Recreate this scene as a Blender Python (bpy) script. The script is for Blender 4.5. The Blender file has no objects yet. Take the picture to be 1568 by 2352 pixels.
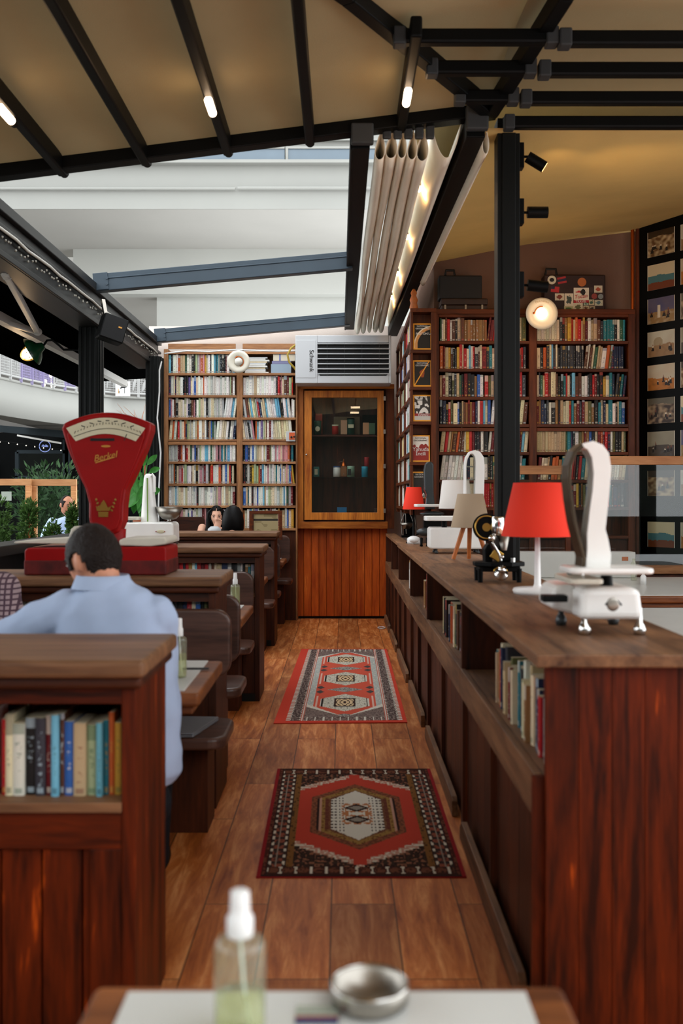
import bpy, bmesh, math, random
from mathutils import Vector, Matrix, noise
R = random.Random(7)
C = bpy.context.scene.collection
PI = math.pi
# ------------------------------------------------------------------ camera, sky, exposure
F, EYE, CX, HY = 2287.0, 1.4, 784.0, 1145.0      # focal length and horizon of the photograph (1568 x 2352)
sc = bpy.context.scene
cam = bpy.data.cameras.new('camera'); camo = bpy.data.objects.new('camera', cam); C.objects.link(camo)
camo.location = (0, 0, EYE); camo.rotation_euler = (PI/2, 0, 0)
cam.sensor_width = 36; cam.sensor_fit = 'AUTO'; cam.lens = F*36/2352
cam.shift_y = -(1176-HY)/2352; cam.clip_end = 200; cam.clip_start = .02
cam.dof.use_dof = True; cam.dof.focus_distance = 10.6; cam.dof.aperture_fstop = 3.0
sc.camera = camo
w = bpy.data.worlds.new('sky'); sc.world = w; w.use_nodes = True
bg = w.node_tree.nodes['Background']; bg.inputs[0].default_value = (.93, .97, 1.0, 1); bg.inputs[1].default_value = 3.3
sc.view_settings.view_transform = 'Standard'; sc.view_settings.look = 'None'
sc.view_settings.exposure = 0.0; sc.view_settings.gamma = 1.0; sc.view_settings.use_curve_mapping = False
sc.cycles.use_denoising = True; sc.cycles.max_bounces = 8; sc.cycles.diffuse_bounces = 4; sc.cycles.glossy_bounces = 3
sc.cycles.transmission_bounces = 6; sc.cycles.transparent_max_bounces = 12; sc.cycles.caustics_reflective = False; sc.cycles.caustics_refractive = False
sc.cycles.sample_clamp_indirect = 4.0

def P(px, py, d):                                    # the point at depth d seen at a pixel
    return Vector(((px-CX)/F*d, d, EYE-(py-HY)/F*d))
def X(px, d): return (px-CX)/F*d
def Z(py, d): return EYE-(py-HY)/F*d
def hexc(h):
    h = h.lstrip('#'); v = [int(h[i:i+2], 16)/255 for i in (0, 2, 4)]
    return tuple((c/12.92 if c <= .04045 else ((c+.055)/1.055)**2.4) for c in v)
def rgba(h): return (*(hexc(h) if isinstance(h, str) else h), 1)

# ------------------------------------------------------------------ materials
def newmat(name):
    m = bpy.data.materials.new(name); m.use_nodes = True
    nt = m.node_tree; b = nt.nodes['Principled BSDF']; return m, nt, b
def mat(name, col, rough=.5, metal=0, spec=.5, emit=0, ecol=None, trans=0, ior=1.45, alpha=1, var=0, vs=8, bump=0, bs=40, coat=0):
    m, nt, b = newmat(name)
    b.inputs['Base Color'].default_value = rgba(col); b.inputs['Roughness'].default_value = rough
    b.inputs['Metallic'].default_value = metal; b.inputs['Specular IOR Level'].default_value = spec
    b.inputs['Transmission Weight'].default_value = trans; b.inputs['IOR'].default_value = ior; b.inputs['Coat Weight'].default_value = coat
    if emit: b.inputs['Emission Color'].default_value = rgba(ecol or col); b.inputs['Emission Strength'].default_value = emit
    if var or bump:
        tc = nt.nodes.new('ShaderNodeTexCoord')
    if var:
        n = nt.nodes.new('ShaderNodeTexNoise'); n.inputs['Scale'].default_value = vs; n.inputs['Detail'].default_value = 4
        nt.links.new(tc.outputs['Object'], n.inputs['Vector'])
        r = nt.nodes.new('ShaderNodeValToRGB'); c = Vector(hexc(col) if isinstance(col, str) else col)
        r.color_ramp.elements[0].position = .3; r.color_ramp.elements[1].position = .7
        r.color_ramp.elements[0].color = (*(c*(1-var)), 1); r.color_ramp.elements[1].color = (*[min(1, q*(1+var)) for q in c], 1)
        nt.links.new(n.outputs[0], r.inputs[0]); nt.links.new(r.outputs[0], b.inputs['Base Color'])
    if bump:
        n2 = nt.nodes.new('ShaderNodeTexNoise'); n2.inputs['Scale'].default_value = bs
        nt.links.new(tc.outputs['Object'], n2.inputs['Vector'])
        bp = nt.nodes.new('ShaderNodeBump'); bp.inputs['Strength'].default_value = bump; bp.inputs['Distance'].default_value = .01
        nt.links.new(n2.outputs[0], bp.inputs['Height']); nt.links.new(bp.outputs[0], b.inputs['Normal'])
    return m
def wood(name, dark, light, axis='z', rough=.42, streak=None, s=1.0, contrast=.22, spec=.4):
    m, nt, b = newmat(name); L = nt.links.new; N = nt.nodes.new
    tc = N('ShaderNodeTexCoord'); geo = N('ShaderNodeNewGeometry')
    mul = N('ShaderNodeVectorMath'); mul.operation = 'SCALE'; mul.inputs[0].default_value = (13, 17, 11)
    L(geo.outputs['Random Per Island'], mul.inputs['Scale'])
    add = N('ShaderNodeVectorMath'); L(tc.outputs['Object'], add.inputs[0]); L(mul.outputs[0], add.inputs[1])
    mp = N('ShaderNodeMapping'); sc3 = {'x': (1.1, 11, 11), 'y': (11, 1.1, 11), 'z': (11, 11, 1.1)}[axis]
    mp.inputs['Scale'].default_value = [q*s for q in sc3]; L(add.outputs[0], mp.inputs['Vector'])
    n = N('ShaderNodeTexNoise'); n.inputs['Scale'].default_value = 1; n.inputs['Detail'].default_value = 5
    n.inputs['Roughness'].default_value = .62; n.inputs['Distortion'].default_value = .9; L(mp.outputs[0], n.inputs['Vector'])
    n2 = N('ShaderNodeTexNoise'); n2.inputs['Scale'].default_value = 7; n2.inputs['Detail'].default_value = 3; L(mp.outputs[0], n2.inputs['Vector'])
    mx = N('ShaderNodeMath'); mx.operation = 'MULTIPLY_ADD'; L(n2.outputs[0], mx.inputs[0]); mx.inputs[1].default_value = .35; L(n.outputs[0], mx.inputs[2])
    r = N('ShaderNodeValToRGB'); e = r.color_ramp.elements
    e[0].position = .68-contrast; e[0].color = rgba(dark); e[1].position = .68+contrast*.75; e[1].color = rgba(light)
    if streak: k = r.color_ramp.elements.new(min(.98, .68+contrast*1.25)); k.color = rgba(streak)
    L(mx.outputs[0], r.inputs[0])
    hs = N('ShaderNodeHueSaturation'); ma = N('ShaderNodeMapRange'); ma.inputs[3].default_value = .72; ma.inputs[4].default_value = 1.25
    L(geo.outputs['Random Per Island'], ma.inputs[0]); L(ma.outputs[0], hs.inputs['Value']); L(r.outputs[0], hs.inputs['Color'])
    L(hs.outputs[0], b.inputs['Base Color']); b.inputs['Roughness'].default_value = rough; b.inputs['Specular IOR Level'].default_value = spec
    bp = N('ShaderNodeBump'); bp.inputs['Strength'].default_value = .12; bp.inputs['Distance'].default_value = .004
    L(mx.outputs[0], bp.inputs['Height']); L(bp.outputs[0], b.inputs['Normal'])
    return m
def vcolmat(name, rough=.8, spec=.3, nz=0):
    m, nt, b = newmat(name); a = nt.nodes.new('ShaderNodeAttribute'); a.attribute_name = 'Col'
    nt.links.new(a.outputs['Color'], b.inputs['Base Color']); b.inputs['Roughness'].default_value = rough; b.inputs['Specular IOR Level'].default_value = spec
    if nz:
        tc = nt.nodes.new('ShaderNodeTexCoord'); n2 = nt.nodes.new('ShaderNodeTexNoise'); n2.inputs['Scale'].default_value = nz
        nt.links.new(tc.outputs['Object'], n2.inputs['Vector']); bp = nt.nodes.new('ShaderNodeBump'); bp.inputs['Strength'].default_value = .5
        bp.inputs['Distance'].default_value = .004; nt.links.new(n2.outputs[0], bp.inputs['Height']); nt.links.new(bp.outputs[0], b.inputs['Normal'])
    return m
def glassmat(name, tint='#ffffff', rough=.02, refl=1.0, haze=0, hazecol='#ffffff'):
    # thin pane: mostly see-through, mirror-like at a glance
    m, nt, b = newmat(name); N = nt.nodes.new; L = nt.links.new
    nt.nodes.remove(b); out = nt.nodes['Material Output']
    t = N('ShaderNodeBsdfTransparent'); t.inputs[0].default_value = rgba(tint)
    g = N('ShaderNodeBsdfGlossy'); g.inputs['Roughness'].default_value = rough
    fr = N('ShaderNodeLayerWeight'); fr.inputs[0].default_value = .5
    pw = N('ShaderNodeMath'); pw.operation = 'POWER'; pw.inputs[1].default_value = 4; L(fr.outputs['Facing'], pw.inputs[0])
    mu = N('ShaderNodeMath'); mu.operation = 'MULTIPLY_ADD'; mu.inputs[1].default_value = .9; mu.inputs[2].default_value = .04*refl; mu.use_clamp = True; L(pw.outputs[0], mu.inputs[0])
    mix = N('ShaderNodeMixShader'); L(mu.outputs[0], mix.inputs[0]); L(t.outputs[0], mix.inputs[1]); L(g.outputs[0], mix.inputs[2]); L(mix.outputs[0], out.inputs[0])
    if haze:
        df = N('ShaderNodeBsdfDiffuse'); df.inputs[0].default_value = rgba(hazecol); m2 = N('ShaderNodeMixShader'); m2.inputs[0].default_value = haze
        L(mix.outputs[0], m2.inputs[1]); L(df.outputs[0], m2.inputs[2]); L(m2.outputs[0], out.inputs[0])
    return m
def bookmat():
    m, nt, b = newmat('book_cover'); N = nt.nodes.new; L = nt.links.new
    a = N('ShaderNodeAttribute'); a.attribute_name = 'Col'; a2 = N('ShaderNodeAttribute'); a2.attribute_name = 'Ink'
    uv = N('ShaderNodeUVMap'); uv.uv_map = 'UVMap'; sx = N('ShaderNodeSeparateXYZ'); L(uv.outputs[0], sx.inputs[0])
    def mth(op, x, y=None, z=None):
        n = N('ShaderNodeMath'); n.operation = op
        for i, q in enumerate((x, y, z)):
            if q is None: continue
            if isinstance(q, (int, float)): n.inputs[i].default_value = q
            else: L(q, n.inputs[i])
        return n.outputs[0]
    fr = mth('FRACT', sx.outputs[0]); idn = mth('FLOOR', sx.outputs[0])
    wn = N('ShaderNodeTexWhiteNoise'); wn.noise_dimensions = '1D'; L(idn, wn.inputs['W'])
    sp = N('ShaderNodeSeparateColor'); L(wn.outputs['Color'], sp.inputs[0])
    cb = N('ShaderNodeCombineXYZ'); L(mth('MULTIPLY', fr, 2.2), cb.inputs[0]); L(mth('MULTIPLY', sx.outputs[1], 26), cb.inputs[1]); L(mth('MULTIPLY', idn, 3.7), cb.inputs[2])
    nz = N('ShaderNodeTexNoise'); nz.inputs['Scale'].default_value = 1; nz.inputs['Detail'].default_value = 2; L(cb.outputs[0], nz.inputs['Vector'])
    on = mth('GREATER_THAN', nz.outputs[0], .575)
    mid = mth('LESS_THAN', mth('ABSOLUTE', mth('SUBTRACT', fr, .5)), mth('MULTIPLY_ADD', sp.outputs[2], .14, .13))
    lo = mth('MULTIPLY_ADD', sp.outputs[0], .25, .12); hi = mth('MULTIPLY_ADD', sp.outputs[1], .35, .55)
    inr = mth('MULTIPLY', mth('GREATER_THAN', sx.outputs[1], lo), mth('LESS_THAN', sx.outputs[1], hi))
    txt = mth('MULTIPLY', mth('MULTIPLY', on, mid), inr)
    lg = mth('MULTIPLY', mth('LESS_THAN', mth('ABSOLUTE', mth('SUBTRACT', sx.outputs[1], .07)), .035), mth('LESS_THAN', mth('ABSOLUTE', mth('SUBTRACT', fr, .5)), .3))
    bd = mth('MULTIPLY', mth('GREATER_THAN', sx.outputs[1], mth('MULTIPLY_ADD', sp.outputs[1], .3, .68)), mth('GREATER_THAN', sp.outputs[2], .62))
    msk = mth('MULTIPLY', mth('MAXIMUM', mth('MAXIMUM', txt, lg), bd), mth('GREATER_THAN', sx.outputs[0], 0))
    mx = N('ShaderNodeMix'); mx.data_type = 'RGBA'; L(mth('MULTIPLY', msk, .5), mx.inputs[0]); L(a.outputs['Color'], mx.inputs[6]); L(a2.outputs['Color'], mx.inputs[7])
    L(mx.outputs[2], b.inputs['Base Color']); b.inputs['Roughness'].default_value = .5; b.inputs['Specular IOR Level'].default_value = .35
    return m
M = {}
def W(key, *a, **k):                                    # the same wood with its grain along x, y and z
    for ax in 'xyz': M[key+'_'+ax] = wood(key+'_'+ax, *a, axis=ax, **k)
W('walnut', '#1f0d06', '#542711', streak='#763616', rough=.5, spec=.25)            # booths
W('topwood', '#4a2d1a', '#8e6443', rough=.55, spec=.35)                      # worn worktops
W('redwood', '#260902', '#652206', streak='#b0470d', rough=.45, contrast=.17, spec=.18)   # counter end, near divider
W('cab', '#8c4515', '#d4822f', streak='#e6a050', rough=.42, spec=.25)                # cabinet
W('cabdark', '#8c2f0c', '#cc5f1c', streak='#e68a3c', rough=.42, spec=.25)
W('case', '#6f4326', '#bb8455', rough=.5, spec=.3)                                  # left bookcase
W('cased', '#351605', '#6e3210', streak='#8a4519', rough=.45, spec=.25)
W('tablewood', '#4f2610', '#915429', rough=.45, spec=.35)              # right bookcase
W('pine', '#a86838', '#d29a66', rough=.5)
M['black'] = mat('black_metal', '#040505', .5, .0, .15, var=.15)
M['post'] = mat('painted_steel', '#070a09', .5, .0, .25, var=.12)
M['rafter'] = mat('blue_grey_aluminium', '#2d3a44', .42, .2, .5, var=.12, vs=3)
M['frame'] = mat('dark_grey_aluminium', '#1d1d1d', .42, .3, .4, var=.1, vs=3)
M['cap'] = mat('grey_plastic', '#2e3133', .6, 0, .4, var=.1)
def clothmat(name, col, tcol, k, bs):
    m = mat(name, col, .85, 0, .2, var=.05, vs=3, bump=.25, bs=bs); nt = m.node_tree; b = nt.nodes['Principled BSDF']   # daylight soaks a little through the cloth
    t = nt.nodes.new('ShaderNodeBsdfTranslucent'); t.inputs[0].default_value = rgba(tcol); mx = nt.nodes.new('ShaderNodeMixShader'); mx.inputs[0].default_value = k
    nt.links.new(b.outputs[0], mx.inputs[1]); nt.links.new(t.outputs[0], mx.inputs[2]); nt.links.new(mx.outputs[0], nt.nodes['Material Output'].inputs[0]); return m
M['fabric'] = clothmat('awning_cloth', '#988a6a', '#bfa070', .03, 260)
M['flap'] = mat('awning_flap_cloth', '#efe8d6', .6, 0, .35, var=.05, vs=3, bump=.15, bs=200)
M['wallp'] = mat('plaster', '#e6d8cd', .9, 0, .2, var=.05, vs=2, bump=.1, bs=90)
M['wallb'] = mat('brown_plaster', '#6e5344', .9, 0, .2, var=.07, vs=2, bump=.1, bs=90)
M['wallw'] = mat('white_facade', '#93938e', .9, 0, .2, var=.03, vs=.7)
M['soffit'] = mat('facade_soffit', '#aaa7a1', .9, 0, .2, var=.03, vs=.7)
M['winglass'] = mat('facade_window', '#5f6d78', .15, 0, .6, var=.1, vs=1)
M['white'] = mat('white_enamel', '#f4f2ee', .3, 0, .5, var=.03)
M['whitep'] = mat('white_plastic', '#e9e8e6', .35, 0, .5)
M['acw'] = mat('heater_casing', '#bfc1c3', .4, 0, .5)
M['dark'] = mat('dark_void', '#060606', .7)
M['chrome'] = mat('chrome', '#d8d6d2', .14, 1)
M['steel'] = mat('brushed_steel', '#9d978e', .36, 1, var=.05)
M['brass'] = mat('brass', '#b78f45', .3, 1)
M['copper'] = mat('copper_pipe', '#c4632c', .3, .9)
M['red'] = mat('red_enamel', '#8f0707', .4, 0, .25, var=.12, vs=5)
M['redrust'] = mat('worn_red_enamel', '#5a1310', .5, 0, .4, var=.5, vs=14)
M['cream'] = mat('cream_dial', '#cfc7a8', .4, var=.05, vs=6)
M['gold'] = mat('gold_paint', '#c58a3a', .4, .3)
M['ink'] = mat('dark_ink', '#1c1a18', .6)
M['tray'] = mat('cream_tray', '#d3cdbd', .35, 0, .5, var=.04)
M['darkgrey'] = mat('grey_enamel', '#34383a', .3, 0, .5, var=.1)
M['shadered'] = mat('red_lampshade', '#e63a28', .8, 0, .2, bump=.05, bs=300)
M['shadetaupe'] = mat('taupe_lampshade', '#a8927a', .85, 0, .2, bump=.1, bs=300)
M['shadewhite'] = mat('white_lampshade', '#d9d2cc', .85, 0, .2)
M['legwood'] = mat('oiled_beech', '#b5652c', .5, var=.2, vs=20)
M['marble'] = mat('white_tabletop', '#c6c6c1', .3, 0, .5, var=.03, vs=6)
M['seat'] = wood('seat_board', '#27140d', '#573a2f', axis='x', rough=.36, spec=.6)
M['skin'] = mat('skin', '#c98a6c', .5, 0, .4, var=.06, vs=25)
M['skinl'] = mat('light_skin', '#e0ab90', .5, 0, .4, var=.04, vs=25)
M['hair'] = mat('black_hair', '#060404', .5, 0, .2, bump=.15, bs=90)
M['hairb'] = mat('short_brown_hair', '#1a0f0a', .6, 0, .3, bump=.9, bs=160)
M['shirt'] = mat('pale_blue_shirt', '#a6b6d2', .85, 0, .2, var=.08, vs=5, bump=.25, bs=7)
M['shirt2'] = mat('light_blue_shirt', '#a9bcd8', .85, 0, .2, var=.08, vs=8)
M['trouser'] = mat('dark_trousers', '#17181d', .85, 0, .2, var=.2, vs=9)
M['lip'] = mat('lips', '#a04a45', .4)
M['eye'] = mat('eye_white', '#e8e4de', .3)
M['iris'] = mat('dark_iris', '#1d0f09', .2)
M['pages'] = mat('book_pages', '#cdbd9c', .8, 0, .2, var=.1, vs=60)
M['book'] = bookmat()
M['paint'] = vcolmat('printed_paper', .45, .4)
M['rugm'] = vcolmat('woven_wool', .95, .1, 420)
M['glass'] = glassmat('clear_glass', '#f4f7f5', .01, 1.0)
M['glassd'] = glassmat('cabinet_glass', '#f6f8f6', .012, 1.3)
M['bottle'] = glassmat('clear_plastic', '#f6f8f0', .06, 1.5, .09, '#e8ecd0')
M['liquid'] = glassmat('pale_green_liquid', '#f2f3d8', .05, 1.0, .16, '#d9dcae')
M['tube'] = mat('dip_tube', '#dfe6e0', .4)
M['lampon'] = mat('lit_tube', '#ffe3c4', .5, emit=14, ecol='#ffd9b0')
M['bulb'] = mat('lit_bulb', '#fff2dc', .5, emit=9, ecol='#fff0d8')
M['warmbulb'] = mat('warm_bulb', '#ffcf90', .5, emit=14, ecol='#ffc27a')
M['leaf'] = mat('conifer_green', '#4a6a30', .7, 0, .3, var=.45, vs=30)
M['leaf2'] = mat('glossy_leaf', '#3f8a35', .4, 0, .5, var=.35, vs=14)
M['leafd'] = mat('dark_leaf', '#24421f', .6, 0, .3, var=.4, vs=20)
M['terracotta'] = mat('terracotta', '#9a5636', .8, var=.1)
M['cable'] = mat('white_cable', '#d8d8d6', .5)
M['ycable'] = mat('yellow_hose', '#a58a2e', .5)
M['laptop'] = mat('grey_laptop', '#77787c', .4, .2)
M['leather'] = mat('worn_leather', '#2b170d', .5, 0, .5, var=.4, vs=12)
M['blackcase'] = mat('black_suitcase', '#0d0b0a', .6, var=.2, vs=10)
M['browncase'] = mat('brown_suitcase', '#2a130c', .55, var=.25, vs=6)
M['greenshade'] = mat('green_enamel', '#0d3a22', .25, 0, .5)
M['purple'] = mat('purple_paint', '#857c9f', .6)
M['railw'] = mat('white_rail', '#a3a3a1', .5)
M['pave'] = mat('paving', '#6b6963', .9, var=.15, vs=3)
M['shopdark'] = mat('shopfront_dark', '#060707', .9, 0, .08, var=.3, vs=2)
M['shopgrey'] = mat('shopfront_grey', '#1b2327', .7, 0, .2, var=.1)
M['plant_soil'] = mat('soil', '#2a1d14', .95)
M['canopy'] = mat('black_canopy', '#040404', 1, 0, 0)
M['armgrey'] = mat('grey_awning_arm', '#b9b7b2', .45, .2)
M['paper'] = mat('white_paper', '#d9d8d2', .8)

# ------------------------------------------------------------------ mesh helpers
class MB:
    def __init__(s): s.v = []; s.f = []; s.m = []; s.sm = []
    def add(s, vs, fs, mi=0, sm=False):
        o = len(s.v); s.v += [tuple(q) for q in vs]
        for f in fs: s.f.append([i+o for i in f]); s.m.append(mi); s.sm.append(sm)
        return s
    def box(s, x0, x1, y0, y1, z0, z1, mi=0):
        x0, x1 = sorted((x0, x1)); y0, y1 = sorted((y0, y1)); z0, z1 = sorted((z0, z1))
        v = [(x0,y0,z0),(x1,y0,z0),(x1,y1,z0),(x0,y1,z0),(x0,y0,z1),(x1,y0,z1),(x1,y1,z1),(x0,y1,z1)]
        return s.add(v, [(3,2,1,0),(4,5,6,7),(0,1,5,4),(1,2,6,5),(2,3,7,6),(3,0,4,7)], mi)
    def obox(s, c, size, m3=None, mi=0):
        m3 = m3 or Matrix.Identity(3); c = Vector(c); a, b, d = [q/2 for q in size]
        v = [c+m3@Vector(q) for q in ((-a,-b,-d),(a,-b,-d),(a,b,-d),(-a,b,-d),(-a,-b,d),(a,-b,d),(a,b,d),(-a,b,d))]
        return s.add(v, [(3,2,1,0),(4,5,6,7),(0,1,5,4),(1,2,6,5),(2,3,7,6),(3,0,4,7)], mi)
    def beam(s, p, q, w, h, mi=0, up=(0,0,1)):
        p, q = Vector(p), Vector(q); d = (q-p); L = d.length; d.normalize(); u = Vector(up)
        x = d.cross(u).normalized(); u = x.cross(d)
        m3 = Matrix((x, d, u)).transposed(); return s.obox((p+q)/2, (w, L, h), m3, mi)
    def tube(s, pts, r, n=8, mi=0, caps=True, closed=False):
        pts = [Vector(p) for p in pts]; k = len(pts); rs = r if isinstance(r, (list, tuple)) else [r]*k
        vs = []; prev = None
        for i, p in enumerate(pts):
            a = pts[(i-1) % k] if closed else pts[max(i-1, 0)]; b = pts[(i+1) % k] if closed else pts[min(i+1, k-1)]
            d = (b-a).normalized()
            if prev is None: u = d.orthogonal().normalized()
            else: u = (prev-d*prev.dot(d)); u = u.normalized() if u.length > 1e-6 else d.orthogonal().normalized()
            prev = u; t = d.cross(u)
            vs += [p+(u*math.cos(2*PI*j/n)+t*math.sin(2*PI*j/n))*rs[i] for j in range(n)]
        fs = []
        for i in range(k if closed else k-1):
            for j in range(n):
                a = i*n+j; b = i*n+(j+1) % n; c = ((i+1) % k)*n+(j+1) % n; d_ = ((i+1) % k)*n+j
                fs.append((a, b, c, d_))
        s.add(vs, fs, mi, True)
        if caps and not closed:
            s.add(vs[:n], [tuple(range(n-1, -1, -1))], mi); s.add(vs[-n:], [tuple(range(n))], mi)
        return s
    def cyl(s, p0, p1, r0, r1=None, n=20, mi=0, caps=True):
        return s.tube([p0, p1], [r0, r0 if r1 is None else r1], n, mi, caps)
    def lathe(s, prof, o=(0,0,0), n=28, mi=0, m3=None, sm=True):
        o = Vector(o); m3 = m3 or Matrix.Identity(3); vs = []; k = len(prof)
        for r, z in prof:
            vs += [o+m3@Vector((r*math.cos(2*PI*j/n), r*math.sin(2*PI*j/n), z)) for j in range(n)]
        fs = [(i*n+j, i*n+(j+1) % n, (i+1)*n+(j+1) % n, (i+1)*n+j) for i in range(k-1) for j in range(n)]
        return s.add(vs, fs, mi, sm)
    def prism(s, poly, a0, a1, plane='xz', mi=0):          # a 2-D outline pushed along the third axis
        def pt(u, v, a): return (u, a, v) if plane == 'xz' else ((a, u, v) if plane == 'yz' else (u, v, a))
        n = len(poly); vs = [pt(u, v, a0) for u, v in poly]+[pt(u, v, a1) for u, v in poly]
        fs = [tuple(range(n)), tuple(range(2*n-1, n-1, -1))]+[(i, n+i, n+(i+1) % n, (i+1) % n) for i in range(n)]
        return s.add(vs, fs, mi)
    def ell(s, c, r, n=16, k=10, mi=0, m3=None):
        c = Vector(c); r = (r, r, r) if isinstance(r, (int, float)) else r; m3 = m3 or Matrix.Identity(3); vs = []; fs = []
        for i in range(k+1):
            t = PI*i/k
            vs += [c+m3@Vector((r[0]*math.sin(t)*math.cos(2*PI*j/n), r[1]*math.sin(t)*math.sin(2*PI*j/n), r[2]*math.cos(t))) for j in range(n)]
        fs = [(i*n+j, (i+1)*n+j, (i+1)*n+(j+1) % n, i*n+(j+1) % n) for i in range(k) for j in range(n)]
        return s.add(vs, fs, mi, True)
    def grid(s, fn, nu, nv, mi=0, sm=True):
        vs = [fn(i/nu, j/nv) for j in range(nv+1) for i in range(nu+1)]
        fs = [(j*(nu+1)+i, j*(nu+1)+i+1, (j+1)*(nu+1)+i+1, (j+1)*(nu+1)+i) for j in range(nv) for i in range(nu)]
        return s.add(vs, fs, mi, sm)
    def loft(s, rings, mi=0, n=24, caps=True):             # rings: (centre, rx, ry[, yaw])
        vs = []
        for q in rings:
            c = Vector(q[0]); ya = q[3] if len(q) > 3 else 0
            for j in range(n):
                t = 2*PI*j/n; x, y = q[1]*math.cos(t), q[2]*math.sin(t)
                vs.append(c+Vector((x*math.cos(ya)-y*math.sin(ya), x*math.sin(ya)+y*math.cos(ya), 0)))
        k = len(rings)
        fs = [(i*n+j, i*n+(j+1) % n, (i+1)*n+(j+1) % n, (i+1)*n+j) for i in range(k-1) for j in range(n)]
        s.add(vs, fs, mi, True)
        if caps: s.add(vs[:n], [tuple(range(n-1, -1, -1))], mi, True); s.add(vs[-n:], [tuple(range(n))], mi, True)
        return s
    def build(s, name, mats, parent=None, bevel=0, seg=2, keep=False, smooth=False, weld=False):
        if not isinstance(mats, (list, tuple)): mats = [mats]
        if parent is not None: org = worg(parent)
        elif keep: org = Vector((0, 0, 0))
        else:
            a = [[q[i] for q in s.v] for i in range(3)]
            org = Vector(((min(a[0])+max(a[0]))/2, (min(a[1])+max(a[1]))/2, min(a[2])))
        me = bpy.data.meshes.new(name); me.from_pydata([(q[0]-org[0], q[1]-org[1], q[2]-org[2]) for q in s.v], [], s.f)
        for m in mats: me.materials.append(m)
        me.polygons.foreach_set('material_index', s.m); me.polygons.foreach_set('use_smooth', [smooth or q for q in s.sm])
        bm = bmesh.new(); bm.from_mesh(me)
        if weld: bmesh.ops.remove_doubles(bm, verts=bm.verts, dist=1e-5)
        bmesh.ops.recalc_face_normals(bm, faces=bm.faces); bm.to_mesh(me); bm.free()
        o = bpy.data.objects.new(name, me); C.objects.link(o)
        if parent is not None: o.parent = parent
        else: o.location = org
        if bevel:
            b = o.modifiers.new('edge', 'BEVEL'); b.width = bevel; b.segments = seg; b.limit_method = 'ANGLE'; b.angle_limit = math.radians(40)
        return o
def worg(o):
    v = Vector((0, 0, 0))
    while o is not None: v = v+o.location; o = o.parent
    return v
def tag(o, label=None, cat=None, group=None, kind=None):
    if label: o['label'] = label
    if cat: o['category'] = cat
    if group: o['group'] = group
    if kind: o['kind'] = kind
    return o
def thing(name, label, cat, loc, group=None):
    o = bpy.data.objects.new(name, None); C.objects.link(o); o.location = loc; o.empty_display_size = .05
    return tag(o, label, cat, group)
def struct(name, mb, m, label=None, bevel=0):
    o = mb.build(name, m, bevel=bevel); return tag(o, label, None, None, 'structure')
def copy_tree(o, parent=None):
    c = o.copy(); C.objects.link(c); c.parent = parent
    for ch in list(o.children): copy_tree(ch, c)
    return c
def bx(*a): return MB().box(*a)
def text(body, size, loc, m3, m, parent=None, name='lettering', ext=.0008, shear=0, align='CENTER'):
    cu = bpy.data.curves.new(name, 'FONT'); cu.body = body; cu.size = size; cu.extrude = ext; cu.shear = shear; cu.align_x = align; cu.align_y = 'CENTER'
    t = bpy.data.objects.new(name, cu); C.objects.link(t); dg = bpy.context.evaluated_depsgraph_get()
    me = bpy.data.meshes.new_from_object(t.evaluated_get(dg)); bpy.data.objects.remove(t)
    o = bpy.data.objects.new(name, me); C.objects.link(o); me.materials.clear(); me.materials.append(m)
    me.transform(Matrix.Translation(Vector(loc)-(worg(parent) if parent else Vector((0,0,0))))@m3.to_4x4())
    if parent: o.parent = parent
    return o
FRONT = Matrix(((1,0,0),(0,0,-1),(0,1,0)))               # lettering that faces the camera (-y), upright
def rz(a): return Matrix.Rotation(a, 3, 'Z')
def rx(a): return Matrix.Rotation(a, 3, 'X')
def ry(a): return Matrix.Rotation(a, 3, 'Y')
def painted(name, corners, nu, nv, fn, m, parent=None, thick=.002, nrm=None):
    # a printed sheet: corners bl, br, tr, tl ; fn(u, v) -> colour of the print
    bl, br, tr, tl = [Vector(q) for q in corners]
    def pt(u, v): return (bl*(1-u)+br*u)*(1-v)+(tl*(1-u)+tr*u)*v
    vs = []; fs = []; cols = []
    n = (br-bl).cross(tl-bl).normalized()
    for j in range(nv):
        for i in range(nu):
            o = len(vs); vs += [pt(i/nu, j/nv), pt((i+1)/nu, j/nv), pt((i+1)/nu, (j+1)/nv), pt(i/nu, (j+1)/nv)]
            fs.append((o, o+1, o+2, o+3)); cols.append(fn((i+.5)/nu, (j+.5)/nv))
    edge = [bl, br, tr, tl]; o = len(vs); vs += edge+[q-n*thick for q in edge]
    for i in range(4): fs.append((o+i, o+4+i, o+4+(i+1) % 4, o+(i+1) % 4)); cols.append(cols[0])
    fs.append((o+7, o+6, o+5, o+4)); cols.append(cols[0])
    org = worg(parent) if parent else (bl+br+tr+tl)/4
    me = bpy.data.meshes.new(name); me.from_pydata([tuple(q-org) for q in vs], [], fs); me.materials.append(m)
    ca = me.color_attributes.new('Col', 'FLOAT_COLOR', 'CORNER')
    buf = []
    for p, c in zip(me.polygons, cols): buf += list(c)*len(p.vertices) if len(c) == 4 else (list(c)+[1])*len(p.vertices)
    ca.data.foreach_set('color', buf)
    bm = bmesh.new(); bm.from_mesh(me); bmesh.ops.remove_doubles(bm, verts=bm.verts, dist=1e-6); bm.to_mesh(me); bm.free()
    ob = bpy.data.objects.new(name, me); C.objects.link(ob)
    if parent: ob.parent = parent
    else: ob.location = org
    return ob
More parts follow.
